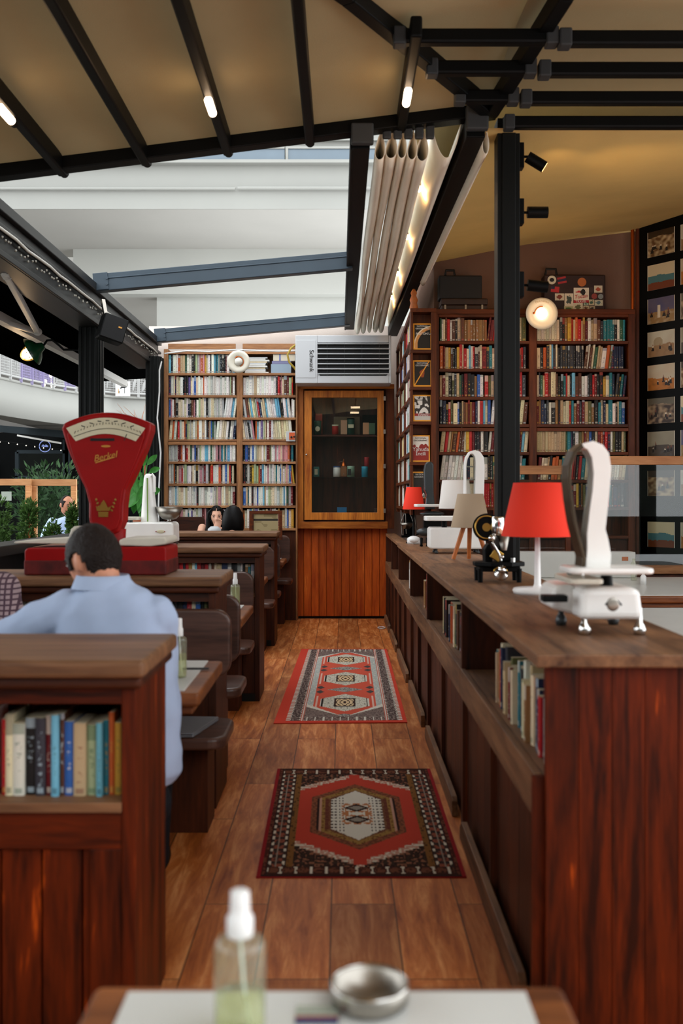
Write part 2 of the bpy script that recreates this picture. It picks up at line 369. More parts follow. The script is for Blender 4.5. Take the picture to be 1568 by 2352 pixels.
def lamp(name, kind, loc, energy, col, parent=None, size=.05, rot=None, spot=None, blend=.6):
    l = bpy.data.lights.new(name, kind); l.energy = energy; l.color = col
    if kind in ('POINT', 'SPOT'): l.shadow_soft_size = size
    if kind == 'SPOT': l.spot_size = spot; l.spot_blend = blend
    o = bpy.data.objects.new(name, l); C.objects.link(o); o.location = Vector(loc)-(worg(parent) if parent else Vector((0,0,0)))
    if parent: o.parent = parent
    if rot is not None: o.rotation_euler = Vector(rot).to_track_quat('-Z', 'Y').to_euler()
    return o
WARM = (1.0, .62, .3)
# ------------------------------------------------------------------ floor, walls
def floor_material():
    m, nt, b = newmat('plank_floor'); N = nt.nodes.new; L = nt.links.new
    tc = N('ShaderNodeTexCoord'); mp = N('ShaderNodeMapping'); mp.inputs['Rotation'].default_value = (0, 0, PI/2); mp.inputs['Location'].default_value = (0, .035, 0)
    L(tc.outputs['Object'], mp.inputs[0])
    br = N('ShaderNodeTexBrick'); br.inputs['Scale'].default_value = 1; br.inputs['Brick Width'].default_value = 1.45; br.inputs['Row Height'].default_value = .218
    br.inputs['Mortar Size'].default_value = .0022; br.inputs['Mortar Smooth'].default_value = .3; br.offset = .37; br.inputs['Bias'].default_value = 0
    br.inputs['Color1'].default_value = (.0, .0, .0, 1); br.inputs['Color2'].default_value = (1, 1, 1, 1); br.inputs['Mortar'].default_value = (.5, .5, .5, 1)
    L(mp.outputs[0], br.inputs['Vector'])
    sx = N('ShaderNodeVectorMath'); sx.operation = 'MULTIPLY_ADD'; sx.inputs[1].default_value = (9, 9, 9); L(br.outputs['Color'], sx.inputs[0]); L(tc.outputs['Object'], sx.inputs[2])
    m2 = N('ShaderNodeMapping'); m2.inputs['Scale'].default_value = (13, 1.5, 8); L(sx.outputs[0], m2.inputs[0])
    n = N('ShaderNodeTexNoise'); n.inputs['Scale'].default_value = 1.6; n.inputs['Detail'].default_value = 6; n.inputs['Roughness'].default_value = .68; n.inputs['Distortion'].default_value = .5; L(m2.outputs[0], n.inputs[0])
    r = N('ShaderNodeValToRGB'); e = r.color_ramp.elements
    e[0].position = .3; e[0].color = rgba('#823c15'); e[1].position = .72; e[1].color = rgba('#e29c60')
    k = e.new(.5); k.color = rgba('#b4652d'); L(n.outputs[0], r.inputs[0])
    hs = N('ShaderNodeHueSaturation'); mr = N('ShaderNodeMapRange'); mr.inputs[3].default_value = .75; mr.inputs[4].default_value = 1.2; L(br.outputs['Color'], mr.inputs[0])
    L(mr.outputs[0], hs.inputs['Value']); L(r.outputs[0], hs.inputs['Color'])
    mx = N('ShaderNodeMix'); mx.data_type = 'RGBA'; L(br.outputs['Fac'], mx.inputs[0]); L(hs.outputs[0], mx.inputs[6]); mx.inputs[7].default_value = rgba('#1c0d06')
    L(mx.outputs[2], b.inputs['Base Color']); b.inputs['Roughness'].default_value = .5; b.inputs['Specular IOR Level'].default_value = .3
    bp = N('ShaderNodeBump'); bp.inputs['Strength'].default_value = .15; bp.inputs['Distance'].default_value = .005; L(n.outputs[0], bp.inputs['Height']); L(bp.outputs[0], b.inputs['Normal'])
    return m
M['floor'] = floor_material()
f = MB().box(-2.24, 6, -3, 11.75, -.08, 0).build('floor', M['floor'], keep=True); tag(f, 'brown wooden plank floor of the aisle', None, None, 'structure')
struct('ground', bx(-22, -2.25, -3, 30, -.12, -.04), M['pave'], 'grey paving of the yard outside')
struct('wall_back', bx(-2.3, 1.0, 11.9, 12.0, 0, 3.46), M['wallp'], 'pale plaster wall above the left bookcase')
struct('wall_inner', bx(.875, 3.0, 9.42, 9.52, 0, 4.3), M['wallb'], 'brown plaster wall behind the right bookcase')
struct('wall_side', bx(.875, .97, 9.52, 11.9, 0, 3.9), M['wallb'])
struct('wall_right', bx(5.2, 5.3, 5.8, 8, 0, 4.2), M['wallb'])
struct('wall_unseen_backdrop', bx(-24, 6.5, -8.1, -8.0, 0, 4.5).box(7.5, 7.9, -8.1, -8, 0, 4.5).box(9.3, 16, -8.1, -8, 0, 4.5).box(6.5, 9.3, -8.1, -8, 0, .95).box(6.5, 9.3, -8.1, -8, 2.3, 4.5), mat('dark_reflection_backdrop', '#1d211a', .9, var=.5, vs=1.5))  # unseen wall, added so glass reflects dark, with openings reflecting bright sky
# low wall and ledge under the open left side
struct('wall_left', bx(-2.34, -2.2, -3, 11.9, 0, 1.03), M['frame'])
struct('trim_1', bx(-2.36, -2.14, -3, 11.9, 1.03, 1.1), M['frame'], 'dark grey window ledge along the open left side', .006)
# posts
def ribbed_post(x0, x1, y0, y1, z0, z1, label):
    m = MB().box(x0, x1, y0, y1, z0, z1)
    n = 4; wd = (x1-x0)
    for i in range(n): m.box(x0+wd*(i+.18)/n, x0+wd*(i+.62)/n, y0-.014, y0, z0, z1)
    for i in range(2): m.box(x1, x1+.012, y0+(y1-y0)*(i+.2)/2, y0+(y1-y0)*(i+.75)/2, z0, z1)
    o = m.build('support_post', M['post'], bevel=.004); tag(o, label, None, None, 'structure')
ribbed_post(-2.345, -2.165, 8.88, 9.05, 1.1, 2.93, 'dark ribbed steel post behind the red scale')
ribbed_post(-2.20, -2.04, 11.18, 11.42, 1.1, 3.0, 'dark ribbed steel post beside the left bookcase')
bx(0,0,0,0,0,0)
p = MB().box(.918, 1.05, 5.86, 5.99, 0, 3.64); p.box(.945, 1.023, 5.848, 5.86, 0, 3.64)
tag(p.build('support_post', M['post'], bevel=.004), 'square black steel post carrying the spotlights behind the counter', None, None, 'structure')
# eaves beam on the left with its gutter lip and slots
b = MB().box(-2.4, -2.16, -3, 11.75, 2.93, 3.2); b.box(-2.44, -2.12, -3, 11.75, 3.2, 3.27); b.box(-2.158, -2.125, -3, 11.75, 3.1, 3.125); b.box(-2.158, -2.14, -3, 11.75, 2.93, 2.97)
tag(b.build('eaves_beam', M['frame'], bevel=.005), 'dark grey eaves beam running along the open left side', None, None, 'structure')
# ------------------------------------------------------------------ pergola roof
def zr(x): return 3.22+.125*(x+2.16)                     # height of the sloping roof bars
for k, x in enumerate((-2.13, -1.64, -1.15, -.668, -.186, .348)):
    near = -3 if x < 0 else 4.62
    m = MB().beam((x, near, zr(x)+.06), (x, 5.87, zr(x)+.06), .055, .1); m.cyl((x, 5.87, zr(x)+.04), (x, 5.9, zr(x)+.04), .027, n=14)
    o = m.build('roof_bar', M['black'], bevel=.01); tag(o, None, None, None, 'structure')
o['label'] = 'black awning bar meeting the diagonal track above the folded awning'
m = MB().beam((-2.16, 5.8, zr(-2.16)+.055), (.9, 5.8, zr(.9)+.055), .1, .075)
tag(m.build('roof_crossbar', M['black'], bevel=.006), 'long black cross bar at the front edge of the open roof', None, None, 'structure')
# blue grey rafters across the opening
for d, lab in ((8.68, 'blue grey rafter across the roof opening, the higher one'), (11.5, 'blue grey rafter above the left bookcase')):
    m = MB().beam((-2.15, d, 3.27), (.09, d, 3.47), .1, .15); m.beam((-2.1, d-.052, 3.305), (.07, d-.052, 3.50), .012, .014)
    m.beam((-2.15, d-.055, 3.275), (-2.02, d-.055, 3.287), .012, .15)
    m.cyl((-2.03, d-.06, 3.31), (-2.03, d-.072, 3.31), .014, n=8); m.cyl((-2.03, d-.06, 3.26), (-2.03, d-.072, 3.26), .014, n=8)
    tag(m.build('roof_rafter', M['rafter'], bevel=.005), lab, None, None, 'structure')
# diagonal tracks and bars of the hip
TL = [(-.45, 3.7, 3.62), (.03, 4.4, 3.63), (.85, 5.72, 3.63)]; TR = [(1.03, 3.6, 3.64), (.99, 4.4, 3.64), (.86, 5.72, 3.63)]
for nm, T in (('left', TL), ('right', TR)):
    m = MB()
    for a, c in zip(T, T[1:]): m.beam(a, c, .07, .09)
    tag(m.build('awning_track', M['black'], bevel=.006), 'black diagonal awning track, %s arm of the hip' % nm, None, None, 'structure')
def hipbar(x0, x1, d, z=3.585, caps=(1, 1)):
    t = thing('awning_crossbar', '', 'awning bar', ((x0+x1)/2, d, z))
    MB().beam((x0, d, z), (x1, d, z), .06, .07).build('bar', M['black'], t, bevel=.012)
    for s, x in ((0, x0), (1, x1)):
        if caps[s]: MB().obox((x+(.025 if s == 0 else -.025), d, z), (.06, .075, .085)).build('end_cap', M['cap'], t, bevel=.008)
    return t
hb = []
for d, xa, xb in ((4.72, X(905, 4.72), X(1278, 4.72)), (5.06, X(980, 5.06), X(1228, 5.06)), (5.42, X(1045, 5.42), X(1188, 5.42))):
    hb.append(hipbar(xa, xb, d))
for d, xa, off in ((4.69, X(1286, 4.69), .0), (5.03, X(1240, 5.03), 0), (5.39, X(1198, 5.39), 0), (5.74, X(1160, 5.74), 0)):
    hb.append(hipbar(xa, 4.9, d+.02, 3.572, (1, 0)))
for t, l in zip(hb, ('short black awning bar between the tracks, highest in view', 'short black awning bar between the tracks, second from the top', 'shortest black awning bar, where the two tracks meet',
    'long black awning bar on the right, highest in view', 'long black awning bar on the right, second from the top', 'long black awning bar on the right, third from the top', 'long black awning bar just above the yellow lit awning')): t['label'] = l
for t in hb: t['group'] = 'black bars of the awning hip'; t['kind'] = 'structure'
# awning cloth
def sag(u, n, a): return -a*math.sin(PI*((u*n) % 1))
m = MB().grid(lambda u, v: (-2.16+3.1*u, -3.0+8.83*v, zr(-2.16+3.1*u)+.15+(.006*math.sin(9*v+4*u)-.006*math.cos((-2.16+3.1*u+1.64)/.486*2*PI))*min(1, 12*(1-v))-.07*max(0, v-.95)/.05), 90, 40)
tag(m.build('awning_cloth', M['fabric'], keep=True), 'beige awning cloth stretched over the bars on the left', 'awning', None, 'structure')
m = MB().grid(lambda u, v: (.86+2.5*u, 1.3+4.6*v, 3.72+.015*math.sin(25*v)), 30, 60)
tag(m.build('awning_cloth', M['fabric'], keep=True), 'beige awning cloth above the long bars on the right', 'awning', None, 'structure')
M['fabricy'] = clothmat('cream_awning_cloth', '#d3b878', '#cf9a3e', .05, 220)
def yc(u, v):
    x = .72+4.6*u; y = 5.78+3.75*v
    zb = 3.6+.2*min(1, max(0, (x-.7)/1.0))+.12*max(0, x-1.7)
    return (x, y, 3.55+(zb-3.55)*min(1, 1.25*v)-.03*math.sin(PI*v)-.03*math.sin(PI*min(1, 2*v))*math.sin(7*u))
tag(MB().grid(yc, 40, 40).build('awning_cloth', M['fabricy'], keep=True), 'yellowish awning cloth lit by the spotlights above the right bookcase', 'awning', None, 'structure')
tag(bx(.47, .8, 5.85, 11.8, 3.72, 3.75).build('unseen_roof_panel', M['fabric']), None, None, None, 'structure')  # unseen panel added to stop sky leaking in above the swag
tag(bx(.72, 5.3, 5.8, 12, 4.45, 4.47).build('unseen_roof_panel', M['fabric']), None, None, None, 'structure')
# gutter and ridge beams that run away from the camera
m = MB().beam((.115, 5.78, 3.49), (.1, 11.8, 3.46), .1, .12); m.beam((.06, 5.78, 3.44), (.045, 11.8, 3.41), .02, .03); m.beam((.06, 5.78, 3.545), (.045, 11.8, 3.515), .02, .02)
tag(m.build('ridge_beam', M['black'], bevel=.006), 'black beam along the folded awning', None, None, 'structure')
tag(MB().obox((.12, 5.74, 3.5), (.13, .05, .12)).build('beam_cap', M['cap'], bevel=.01), 'grey end cap of the black beam beside the folds', None, None, 'structure')
m = MB().beam((.775, 5.75, 3.56), (.60, 11.7, 3.38), .11, .15)
tag(m.build('ridge_beam', M['black'], bevel=.006), 'black ridge beam between the hanging swag and the flap', None, None, 'structure')
tag(MB().obox((.777, 5.71, 3.58), (.13, .05, .14)).build('beam_cap', M['cap'], bevel=.012), 'grey end cap of the black ridge beam', None, None, 'structure')
# folded awning: five loops, the swag beside them and the flap beyond the ridge beam
fa = thing('folded_awning', 'cream folded awning hanging in five loops beside the roof opening', 'awning', (.4, 5.84, 3.33))
for k in range(5):
    x0 = .222+.063*k; x1 = .185+.066*k
    def loop(u, v, x0=x0, x1=x1, k=k):
        y = 5.84+5.6*v; xc = x0+(x1-x0)*v; a = 2*PI*u
        zt, zb = 3.56, 3.385-.07*v+.01*math.sin(v*5+k)-.02*max(0, v-.93)/.07
        s = (1-math.cos(a))/2; wd = .042*(1+.15*math.sin(v*7+k*2))*math.sin(a)*(s**.6)
        return (xc+wd+.012*(1-s)+.004*math.sin(v*11+k), y, zt+(zb-zt)*s)
    o = MB().grid(loop, 28, 26).build('fold', M['flap'], fa, smooth=True); sm_ = o.modifiers.new('cloth', 'SOLIDIFY'); sm_.thickness = .004
    MB().obox((x0+.043, 5.82, 3.545), (.05, .03, .09)).build('glider_cap', M['cap'], fa, bevel=.01)
def swag(u, v):
    y = 5.84+5.7*v; xa = .53-.0*v; xb = .70-.14*v
    x = xa+(xb-xa)*u; s = 4*u*(1-u)
    return (x, y, 3.60+(.0-.12*v)*u-(.2-.06*v)*(s**.9)+.006*math.sin(v*9))
o = MB().grid(swag, 18, 24).build('swag', M['flap'], fa, smooth=True); o.modifiers.new('cloth', 'SOLIDIFY').thickness = .004
fl = thing('awning_flap', 'cream awning flap hanging right of the black ridge beam', 'awning', (.85, 5.84, 3.4))
def flap(u, v):
    y = 5.84+3.3*v; xc = .845-.10*v; a = 2*PI*u; s = (1-math.cos(a))/2
    return (xc+(.028+.012*v)*math.sin(a)*(s**.6), y, 3.58+(3.42-.07*v-3.58)*s)
o = MB().grid(flap, 24, 20).build('flap_cloth', M['flap'], fl, smooth=True); o.modifiers.new('cloth', 'SOLIDIFY').thickness = .004
# warm bulbs shining between the last fold and the swag
sl = []
for i, (px, py, d) in enumerate(((962, 462, 6.75), (926, 572, 8.0), (906, 652, 9.3), (893, 700, 10.4))):
    c = Vector((.525, d, 3.50))
    t = thing('festoon_bulb', 'warm bulb glowing between awning fold and swag, %s from the front' % ('first', 'second', 'third', 'fourth')[i], 'light bulb', c, 'festoon bulbs behind the awning folds')
    MB().ell(c, (.018, .018, .024), 12, 8).build('bulb', M['warmbulb'], t); MB().cyl(c+Vector((0, 0, .022)), c+Vector((0, 0, .05)), .012).build('socket', M['black'], t)
    lamp('bulb_light', 'POINT', c+Vector((.0, 0, -.035)), 1.4, WARM, t, .015)
# tubes on the roof bars
for i, (px, py, x) in enumerate(((8, 265, -1.64), (490, 248, -.668), (927, 226, .348))):
    z = zr(x)-.008; d = (z-EYE)*F/(HY-py); c = Vector((x, d, z))
    t = thing('tube_light', ('lit tube lamp under the roof bar at the left edge', 'lit tube lamp under the middle roof bar', 'lit tube lamp under the bar near the folded awning')[i], 'lamp', c, 'tube lamps on the roof bars')
    MB().cyl(c+Vector((0, -.1, 0)), c+Vector((0, .07, 0)), .021, n=14).build('lit_tube', M['lampon'], t, smooth=False)
    MB().cyl(c+Vector((0, .07, 0)), c+Vector((0, .12, 0)), .018, n=14).build('socket', M['black'], t)
    lamp('tube_glow', 'POINT', c+Vector((0, .02, -.04)), 1.3, WARM, t, .03)
# ------------------------------------------------------------------ white building behind and across the yard
fb = MB().box(-16, 8, 20, 20.3, Z(480, 20), 13.5); struct('wall_facade', fb, M['wallw'], 'white upper storey of the building behind the cafe')
struct('trim_2', bx(-16, 8, 19.82, 20, Z(380, 20), Z(373, 20)), M['wallw'], 'thin ledge below the windows of the white building')
m = MB().cyl((X(545, 19.9), 19.92, Z(435, 20)), (8, 19.92, Z(435, 20)), .035, n=10); m.cyl((-16, 19.93, Z(436, 20)), (X(540, 19.9), 19.93, Z(436, 20)), .03, n=10)
tag(m.build('drain_pipe', M['wallw'], smooth=True), 'white pipe running along the white building', 'pipe')
for i, (a, c) in enumerate(((410, 654), (662, 900))):
    wn = struct('window_%d' % (i+1), bx(X(a, 20), X(c, 20), 19.93, 20.02, Z(372, 20), Z(345, 20)), M['winglass'], 'grey blue window band of the white building')
    MB().box(X(a-6, 20), X(a, 20), 19.9, 20.0, Z(373, 20), Z(318, 20)).box(X(a, 20), X(c, 20), 19.9, 20.0, Z(345, 20), Z(340, 20)).box(X(a, 20), X(c, 20), 19.9, 20.0, Z(326, 20), Z(322, 20)).build('window_frame', M['wallw'], wn)
struct('ceiling_soffit', bx(-16, 8, 20.02, 24, Z(480, 20)-.002, Z(480, 20)+.05), M['soffit'], 'grey underside of the upper storey')
x2 = X(168, 23.2)
M['wallw2'] = mat('lightened_facade', '#b3b3ad', .9, 0, .2, var=.03, vs=.7)  # white facade colour made lighter to offset the soffit's shade
struct('wall_second', bx(x2, 8, 23.2, 23.6, Z(675, 23.2), Z(480, 20)), M['wallw2'], 'white band of the storey below')
struct('wall_third', bx(X(360, 23.6), 8, 23.6, 24, 4.4, Z(675, 23.2)), M['wallw2'], 'lowest white band above the left bookcase')
struct('wall_recess', bx(-16, 8, 28, 28.3, 0, 13), M['soffit'], 'shaded wall in the recess of the white building')
struct('ceiling_recess', bx(x2, X(360, 23.6), 23.6, 28, Z(675, 23.2), Z(675, 23.2)+.1), M['soffit'])
# ------------------------------------------------------------------ the yard on the left
arc = [(-220, 12.6), (-110, 13.9), (0, 15), (60, 15.8), (120, 16.55), (183, 17.2), (260, 17.8), (343, 18.1), (420, 18.2)]
A2 = [(X(px, d), d) for px, d in arc]
def along(t):                                             # t in 0..len-1 along the balcony edge
    i = min(int(t), len(A2)-2); k = t-i; a, c = A2[i], A2[i+1]; return (a[0]+(c[0]-a[0])*k, a[1]+(c[1]-a[1])*k)
m = MB()
nn = 48
for z0, z1, off in ((2.66, 3.2, 0), (3.2, 3.24, -.04)):
    P0 = [along((len(A2)-1)*i/nn) for i in range(nn+1)]
    vs = [(x, y+off, z) for x, y in P0 for z in (z0, z1)]+[(x, y+off+.25, z) for x, y in P0 for z in (z0, z1)]
    n2 = 2*(nn+1)
    fs = []
    for i in range(nn):
        a = 2*i; fs += [(a, a+2, a+3, a+1), (n2+a, n2+a+1, n2+a+3, n2+a+2), (a+1, a+3, n2+a+3, n2+a+1), (a, n2+a, n2+a+2, a+2)]
    m.add(vs, fs, 0, True)
struct('balcony_parapet', m, M['wallw'], 'curved white balcony edge across the yard')
m = MB(); P0 = [along((len(A2)-1)*i/nn) for i in range(nn+1)]
m.add([(x, y, 2.68) for x, y in P0]+[(x, 22, 2.68) for x, y in P0], [(i, i+1, nn+2+i, nn+1+i) for i in range(nn)])
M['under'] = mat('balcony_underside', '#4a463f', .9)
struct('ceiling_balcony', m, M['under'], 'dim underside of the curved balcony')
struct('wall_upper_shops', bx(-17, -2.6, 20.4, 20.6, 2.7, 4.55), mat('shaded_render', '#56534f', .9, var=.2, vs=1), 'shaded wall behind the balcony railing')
# railing
def railing(t0, t1, nbar, label, seedv, colfn, name='balcony_railing'):
    rr = random.Random(seedv); a = along(t0); c = along(t1); L = math.hypot(c[0]-a[0], c[1]-a[1])
    t = thing(name, label, 'railing', (a[0], a[1]-.06, 3.24))
    def pt(s, z): x, y = along(t0+(t1-t0)*s); return (x, y-.06, z)
    for z in (3.29, 3.66): MB().tube([pt(i/16, z) for i in range(17)], .018, 6).build('handrail', M['railw'], t)
    for k in range(nbar+1): MB().beam(pt(k/nbar, 3.22), pt(k/nbar, 3.68), .04, .03, up=(0, 1, 0)).build('post', colfn(k), t)
    for k in range(nbar):
        g = MB(); n = 12
        for i in range(1, n): g.beam(pt((k+i/n)/nbar, 3.3), pt((k+i/n)/nbar, 3.65), .008, .006, up=(0, 1, 0))
        for i in range(1, 9): z = 3.29+.37*i/9; g.beam(pt(k/nbar, z), pt((k+1)/nbar, z), .006, .008)
        g.build('mesh_panel', colfn(k), t)
        if rr.random() < .75:
            pm = MB()
            for q in range(rr.randint(2, 5)):
                u = rr.uniform(.1, .75); v = rr.uniform(3.32, 3.5); pm.prism([(pt((k+u+du)/nbar, 0)[0], v+dv) for du, dv in ((0, 0), (.08, -.02), (.2, .1), (.16, .15), (.05, .12))], pt((k+u)/nbar, 0)[1]-.03, pt((k+u)/nbar, 0)[1]-.02)
            pm.build('painted_cutout', M['railw'] if rr.random() < .7 else M['purple'], t)
    return t
railing(1.2, 4.9, 9, 'white and purple mesh railing on the curved balcony', 3, lambda k: M['purple'] if k in (4, 5, 6, 8) else M['railw'])
rl = railing(5.25, 7.2, 4, 'white mesh railing with a square sign, right of the ribbed post', 5, lambda k: M['railw'])
c = P(282, 893, 17.6)
def birdsign(u, v):
    x, y = u-.5, v-.5
    if abs(x+.05*0-.12+.0*y) < .03 and -.3 < y < .05: return hexc('#1c1c1c')
    if abs(y-.12-.45*x) < .09+.05*math.sin(8*x) and -.2 < x < .38: return hexc('#1c1c1c')
    if abs(x+.28) < .02+.08*max(0, -y) and -.3 < y < .0: return hexc('#b8863c') if x < -.28 else hexc('#1c1c1c')
    return hexc('#e4e3df')
tag(painted('balcony_sign', [c+Vector((-.13, 0, -.13)), c+Vector((.13, 0, -.13)), c+Vector((.13, 0, .13)), c+Vector((-.13, 0, .13))], 22, 22, birdsign, M['paint']), 'square white sign with a dark bird shape on the balcony railing', 'sign')
# small things behind the railing: bulbs and goods
for i, (px, py) in enumerate(((118, 862), (103, 877), (122, 884))):
    tag(MB().ell(P(px, py, 17.3), .045, 10, 8).cyl(P(px, py, 17.3)-Vector((0, 0, .03)), (P(px, py, 17.3).x, 17.3, 3.18), .006, n=6).build('globe_lamp', M['bulb']), ('small lit globe lamp behind the purple railing, highest', 'small lit globe lamp behind the purple railing, at its left', 'small lit globe lamp behind the purple railing, lowest')[i], 'lamp', 'globe lamps behind the railing')
# shop fronts under the balcony
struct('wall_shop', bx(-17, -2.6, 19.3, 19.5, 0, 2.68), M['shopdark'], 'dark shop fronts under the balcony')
sf = thing('shop_front', 'grey framed glass shop front under the balcony', 'shop front', P(90, 1145, 18.2))
m = MB(); d = 18.2
for a, b_, c_, e in ((40, 150, 1034, 1042), (36, 44, 1038, 1096), (145, 158, 1010, 1110), (36, 158, 1093, 1100), (150, 160, 985, 1240)): m.box(X(a, d), X(b_, d), d-.04, d+.04, Z(c_, d), Z(e, d))
m.box(X(-60, d), X(-20, d), d-.04, d+.04, 0, 2.6)
m.build('frame', M['shopgrey'], sf)
bx(X(44, d), X(145, d), d, d+.01, Z(1093, d), Z(1042, d)).build('pane', M['glassd'], sf)
MB().beam(P(-20, 983, 17.6), P(155, 998, 17.4), .1, .12).build('awning_beam', M['shopgrey'], sf)
MB().beam(P(40, 1000, 17.5), P(140, 1018, 17.4), .03, .03).build('awning_arm', M['armgrey'], sf)
for x in (-14, -9.6, -7.2): bx(x, x+.5, 19.1, 19.28, .3, 2.1).build('lit_poster', mat('poster_%d' % abs(x), '#7a4a34' if x > -12 else '#8a8a86', .6), sf)
# ring sign
c = P(103, 1025, 17.9); rg = thing('ring_sign', 'round pale blue ring sign hanging under the balcony', 'sign', c)
M['neon'] = mat('pale_blue_neon', '#7f90c8', .5, emit=.5, ecol='#8fa0e0')
MB().tube([c+Vector((.1*math.cos(a), 0, .1*math.sin(a))) for a in [2*PI*i/28 for i in range(28)]], .006, 6, closed=True).build('ring', M['neon'], rg)
g = MB()
for i in range(7): g.box(c.x-.055+.017*i, c.x-.045+.017*i, c.y-.006, c.y+.006, c.z-.012, c.z+.012+.01*((i*5) % 3))
g.build('sign_marks', M['neon'], rg)
c2 = c+Vector((0, 0, -.2)); MB().cyl(c+Vector((0, 0, .1)), c+Vector((0, 0, .32)), .004, n=6).build('hanger', M['black'], rg)
# string of tiny lights
m = MB(); t = thing('fairy_lights', 'string of tiny warm lights under the balcony', 'string lights', P(50, 1015, 16.9)); pts = []
for i in range(17):
    q = P(-10+10*i, 1011+.55*10*i/4, 16.9); pts.append(q)
m.tube(pts, .004, 5).build('wire', M['black'], t)
for q in pts[1::2]: MB().ell(q+Vector((0, 0, -.02)), .007, 8, 6).build('bulb', M['bulb'], t)
# wood framed glass screens in the yard
def screen(px0, px1, py0, d, label):
    x0, x1 = X(px0, d), X(px1, d); z1 = Z(py0, d); t = thing('wooden_screen', label, 'screen', ((x0+x1)/2, d, 0), 'wooden glass screens in the yard')
    fr = MB()
    fr.box(x0, x1, d-.03, d+.03, z1-.085, z1); fr.box(x0, x0+.07, d-.03, d+.03, 0, z1-.085); fr.box(x1-.07, x1, d-.03, d+.03, 0, z1-.085); fr.box(x0, x1, d-.03, d+.03, .35, .43)
    fr.build('frame', M['pine_x'], t, bevel=.004); bx(x0+.07, x1-.07, d-.004, d+.004, .43, z1-.085).build('pane', M['glass'], t)
screen(-60, 72, 1100, 12.9, 'wooden framed glass screen at the left edge of the yard')
screen(73, 176, 1101, 13.0, 'wooden framed glass screen behind the man in the yard')
tag(bx(X(4, 12.92), X(27, 12.92), 12.905, 12.91, Z(1150, 12.92), Z(1129, 12.92)).build('notice_sheet', M['paper']), 'white sheet behind the left glass screen', 'paper')
# greenery
def foliage(mb, c, r, n, size, seedv, droop=.2, mi=0):
    rr = random.Random(seedv); c = Vector(c)
    for i in range(n):
        u = Vector((rr.gauss(0, 1), rr.gauss(0, 1), rr.gauss(0, 1))).normalized(); k = rr.uniform(.45, 1)**.6
        p = c+Vector((u.x*r[0], u.y*r[1], u.z*r[2]))*k
        d = (u+Vector((rr.uniform(-.6, .6), rr.uniform(-.6, .6), rr.uniform(-.1, .9)))).normalized(); s = d.cross(Vector((rr.gauss(0, 1), rr.gauss(0, 1), rr.gauss(0, 1)))).normalized()
        L = size*rr.uniform(.6, 1.3); wd = L*.17
        mb.add([p, p+d*L*.5+s*wd, p+d*L, p+d*L*.5-s*wd], [(0, 1, 2, 3)], mi)
def conifer(px0, px1, py, d, label, seedv, zb=.55):
    x0, x1, zt = X(px0, d), X(px1, d), Z(py, d); xc = (x0+x1)/2; r = (x1-x0)/2
    t = thing('conifer_shrub', label, 'shrub', (xc, d, .02), 'conifer shrubs beyond the ledge'); rr = random.Random(seedv); mb = MB()
    for i in range(26):
        k = rr.random(); z = zb+(zt-.09-zb)*k; a = rr.uniform(0, 2*PI); q = r*(1-.75*k**1.5)
        foliage(mb, (xc+q*.7*math.cos(a), d+q*.7*math.sin(a), z), (r*.36, r*.36, .10), 150, .042, rr.random())
    mb.build('foliage', M['leaf'], t)
    MB().cyl((xc, d, .28), (xc, d, zt-.1), .025, .008, 8).build('stem', M['legwood'], t)
    MB().lathe([(0.0, .02), (.16, .02), (.2, .3), (.17, .3), (0, .27)], (xc, d, 0), 18).build('pot', M['terracotta'], t)
conifer(-70, 42, 1125, 8.1, 'large green conifer shrub at the left edge beyond the ledge', 1)
conifer(34, 100, 1150, 8.7, 'green conifer shrub beyond the ledge, second from the left edge', 2)
conifer(88, 150, 1192, 9.3, 'low conifer shrub below the sitting man in the yard', 3)
conifer(150, 182, 1154, 9.9, 'thin conifer shrub in front of the sitting man in the yard', 4)
conifer(-190, -90, 1140, 7.7, 'conifer shrub outside the left edge', 5)
m = MB(); rr = random.Random(9)
for i in range(60): foliage(m, (rr.uniform(X(70, 14.5), X(165, 14.5)), rr.uniform(14.2, 14.9), rr.uniform(.9, 1.75)), (.25, .2, .2), 26, .12, rr.random())
tag(m.build('potted_hedge', M['leafd']), 'dark leafy hedge behind the wooden screens', 'hedge', None, 'stuff')
# black canopy over the outdoor seats, its arm and the green lamp
cn = thing('outdoor_canopy', 'black canopy outside the open left side', 'canopy', (-2.8, 8, 2.85))
m = MB(); zc = lambda x: 3.0+(x+2.28)*.068
for y0, y1 in ((.5, 13.1),):
    m.add([(-2.42, y0, zc(-2.42)), (-3.45, y0, zc(-3.45)), (-3.45, y1, zc(-3.45)), (-2.42, y1, zc(-2.42)), (-2.42, y0, zc(-2.42)+.04), (-3.45, y0, zc(-3.45)+.04), (-3.45, y1, zc(-3.45)+.04), (-2.42, y1, zc(-2.42)+.04)],
          [(0, 1, 2, 3), (4, 7, 6, 5), (0, 4, 5, 1), (1, 5, 6, 2), (2, 6, 7, 3), (3, 7, 4, 0)])
m.box(-3.47, -3.44, .5, 13.1, zc(-3.45)-.05, zc(-3.45)+.04)
m.build('canopy_cloth', M['canopy'], cn)
m = MB().box(-2.89, -2.81, .5, 13.1, 2.87, 2.945); 
m.build('front_bar', M['armgrey'], cn)
aw = thing('folding_awning_support', 'jointed pale grey awning arm under the black canopy', 'awning arm', P(60, 700, 8))
q = [Vector((-2.5, 7.3, zc(-2.5)-.07)), Vector((-2.72, 8.95, zc(-2.72)-.09)), Vector((-3.2, 8.6, zc(-3.2)-.06)), Vector((-3.36, 7.2, zc(-3.36)-.05))]
a0 = P(8, 618, 6.75); a1 = P(86, 762, 8.75); a2 = P(-30, 728, 8.25)
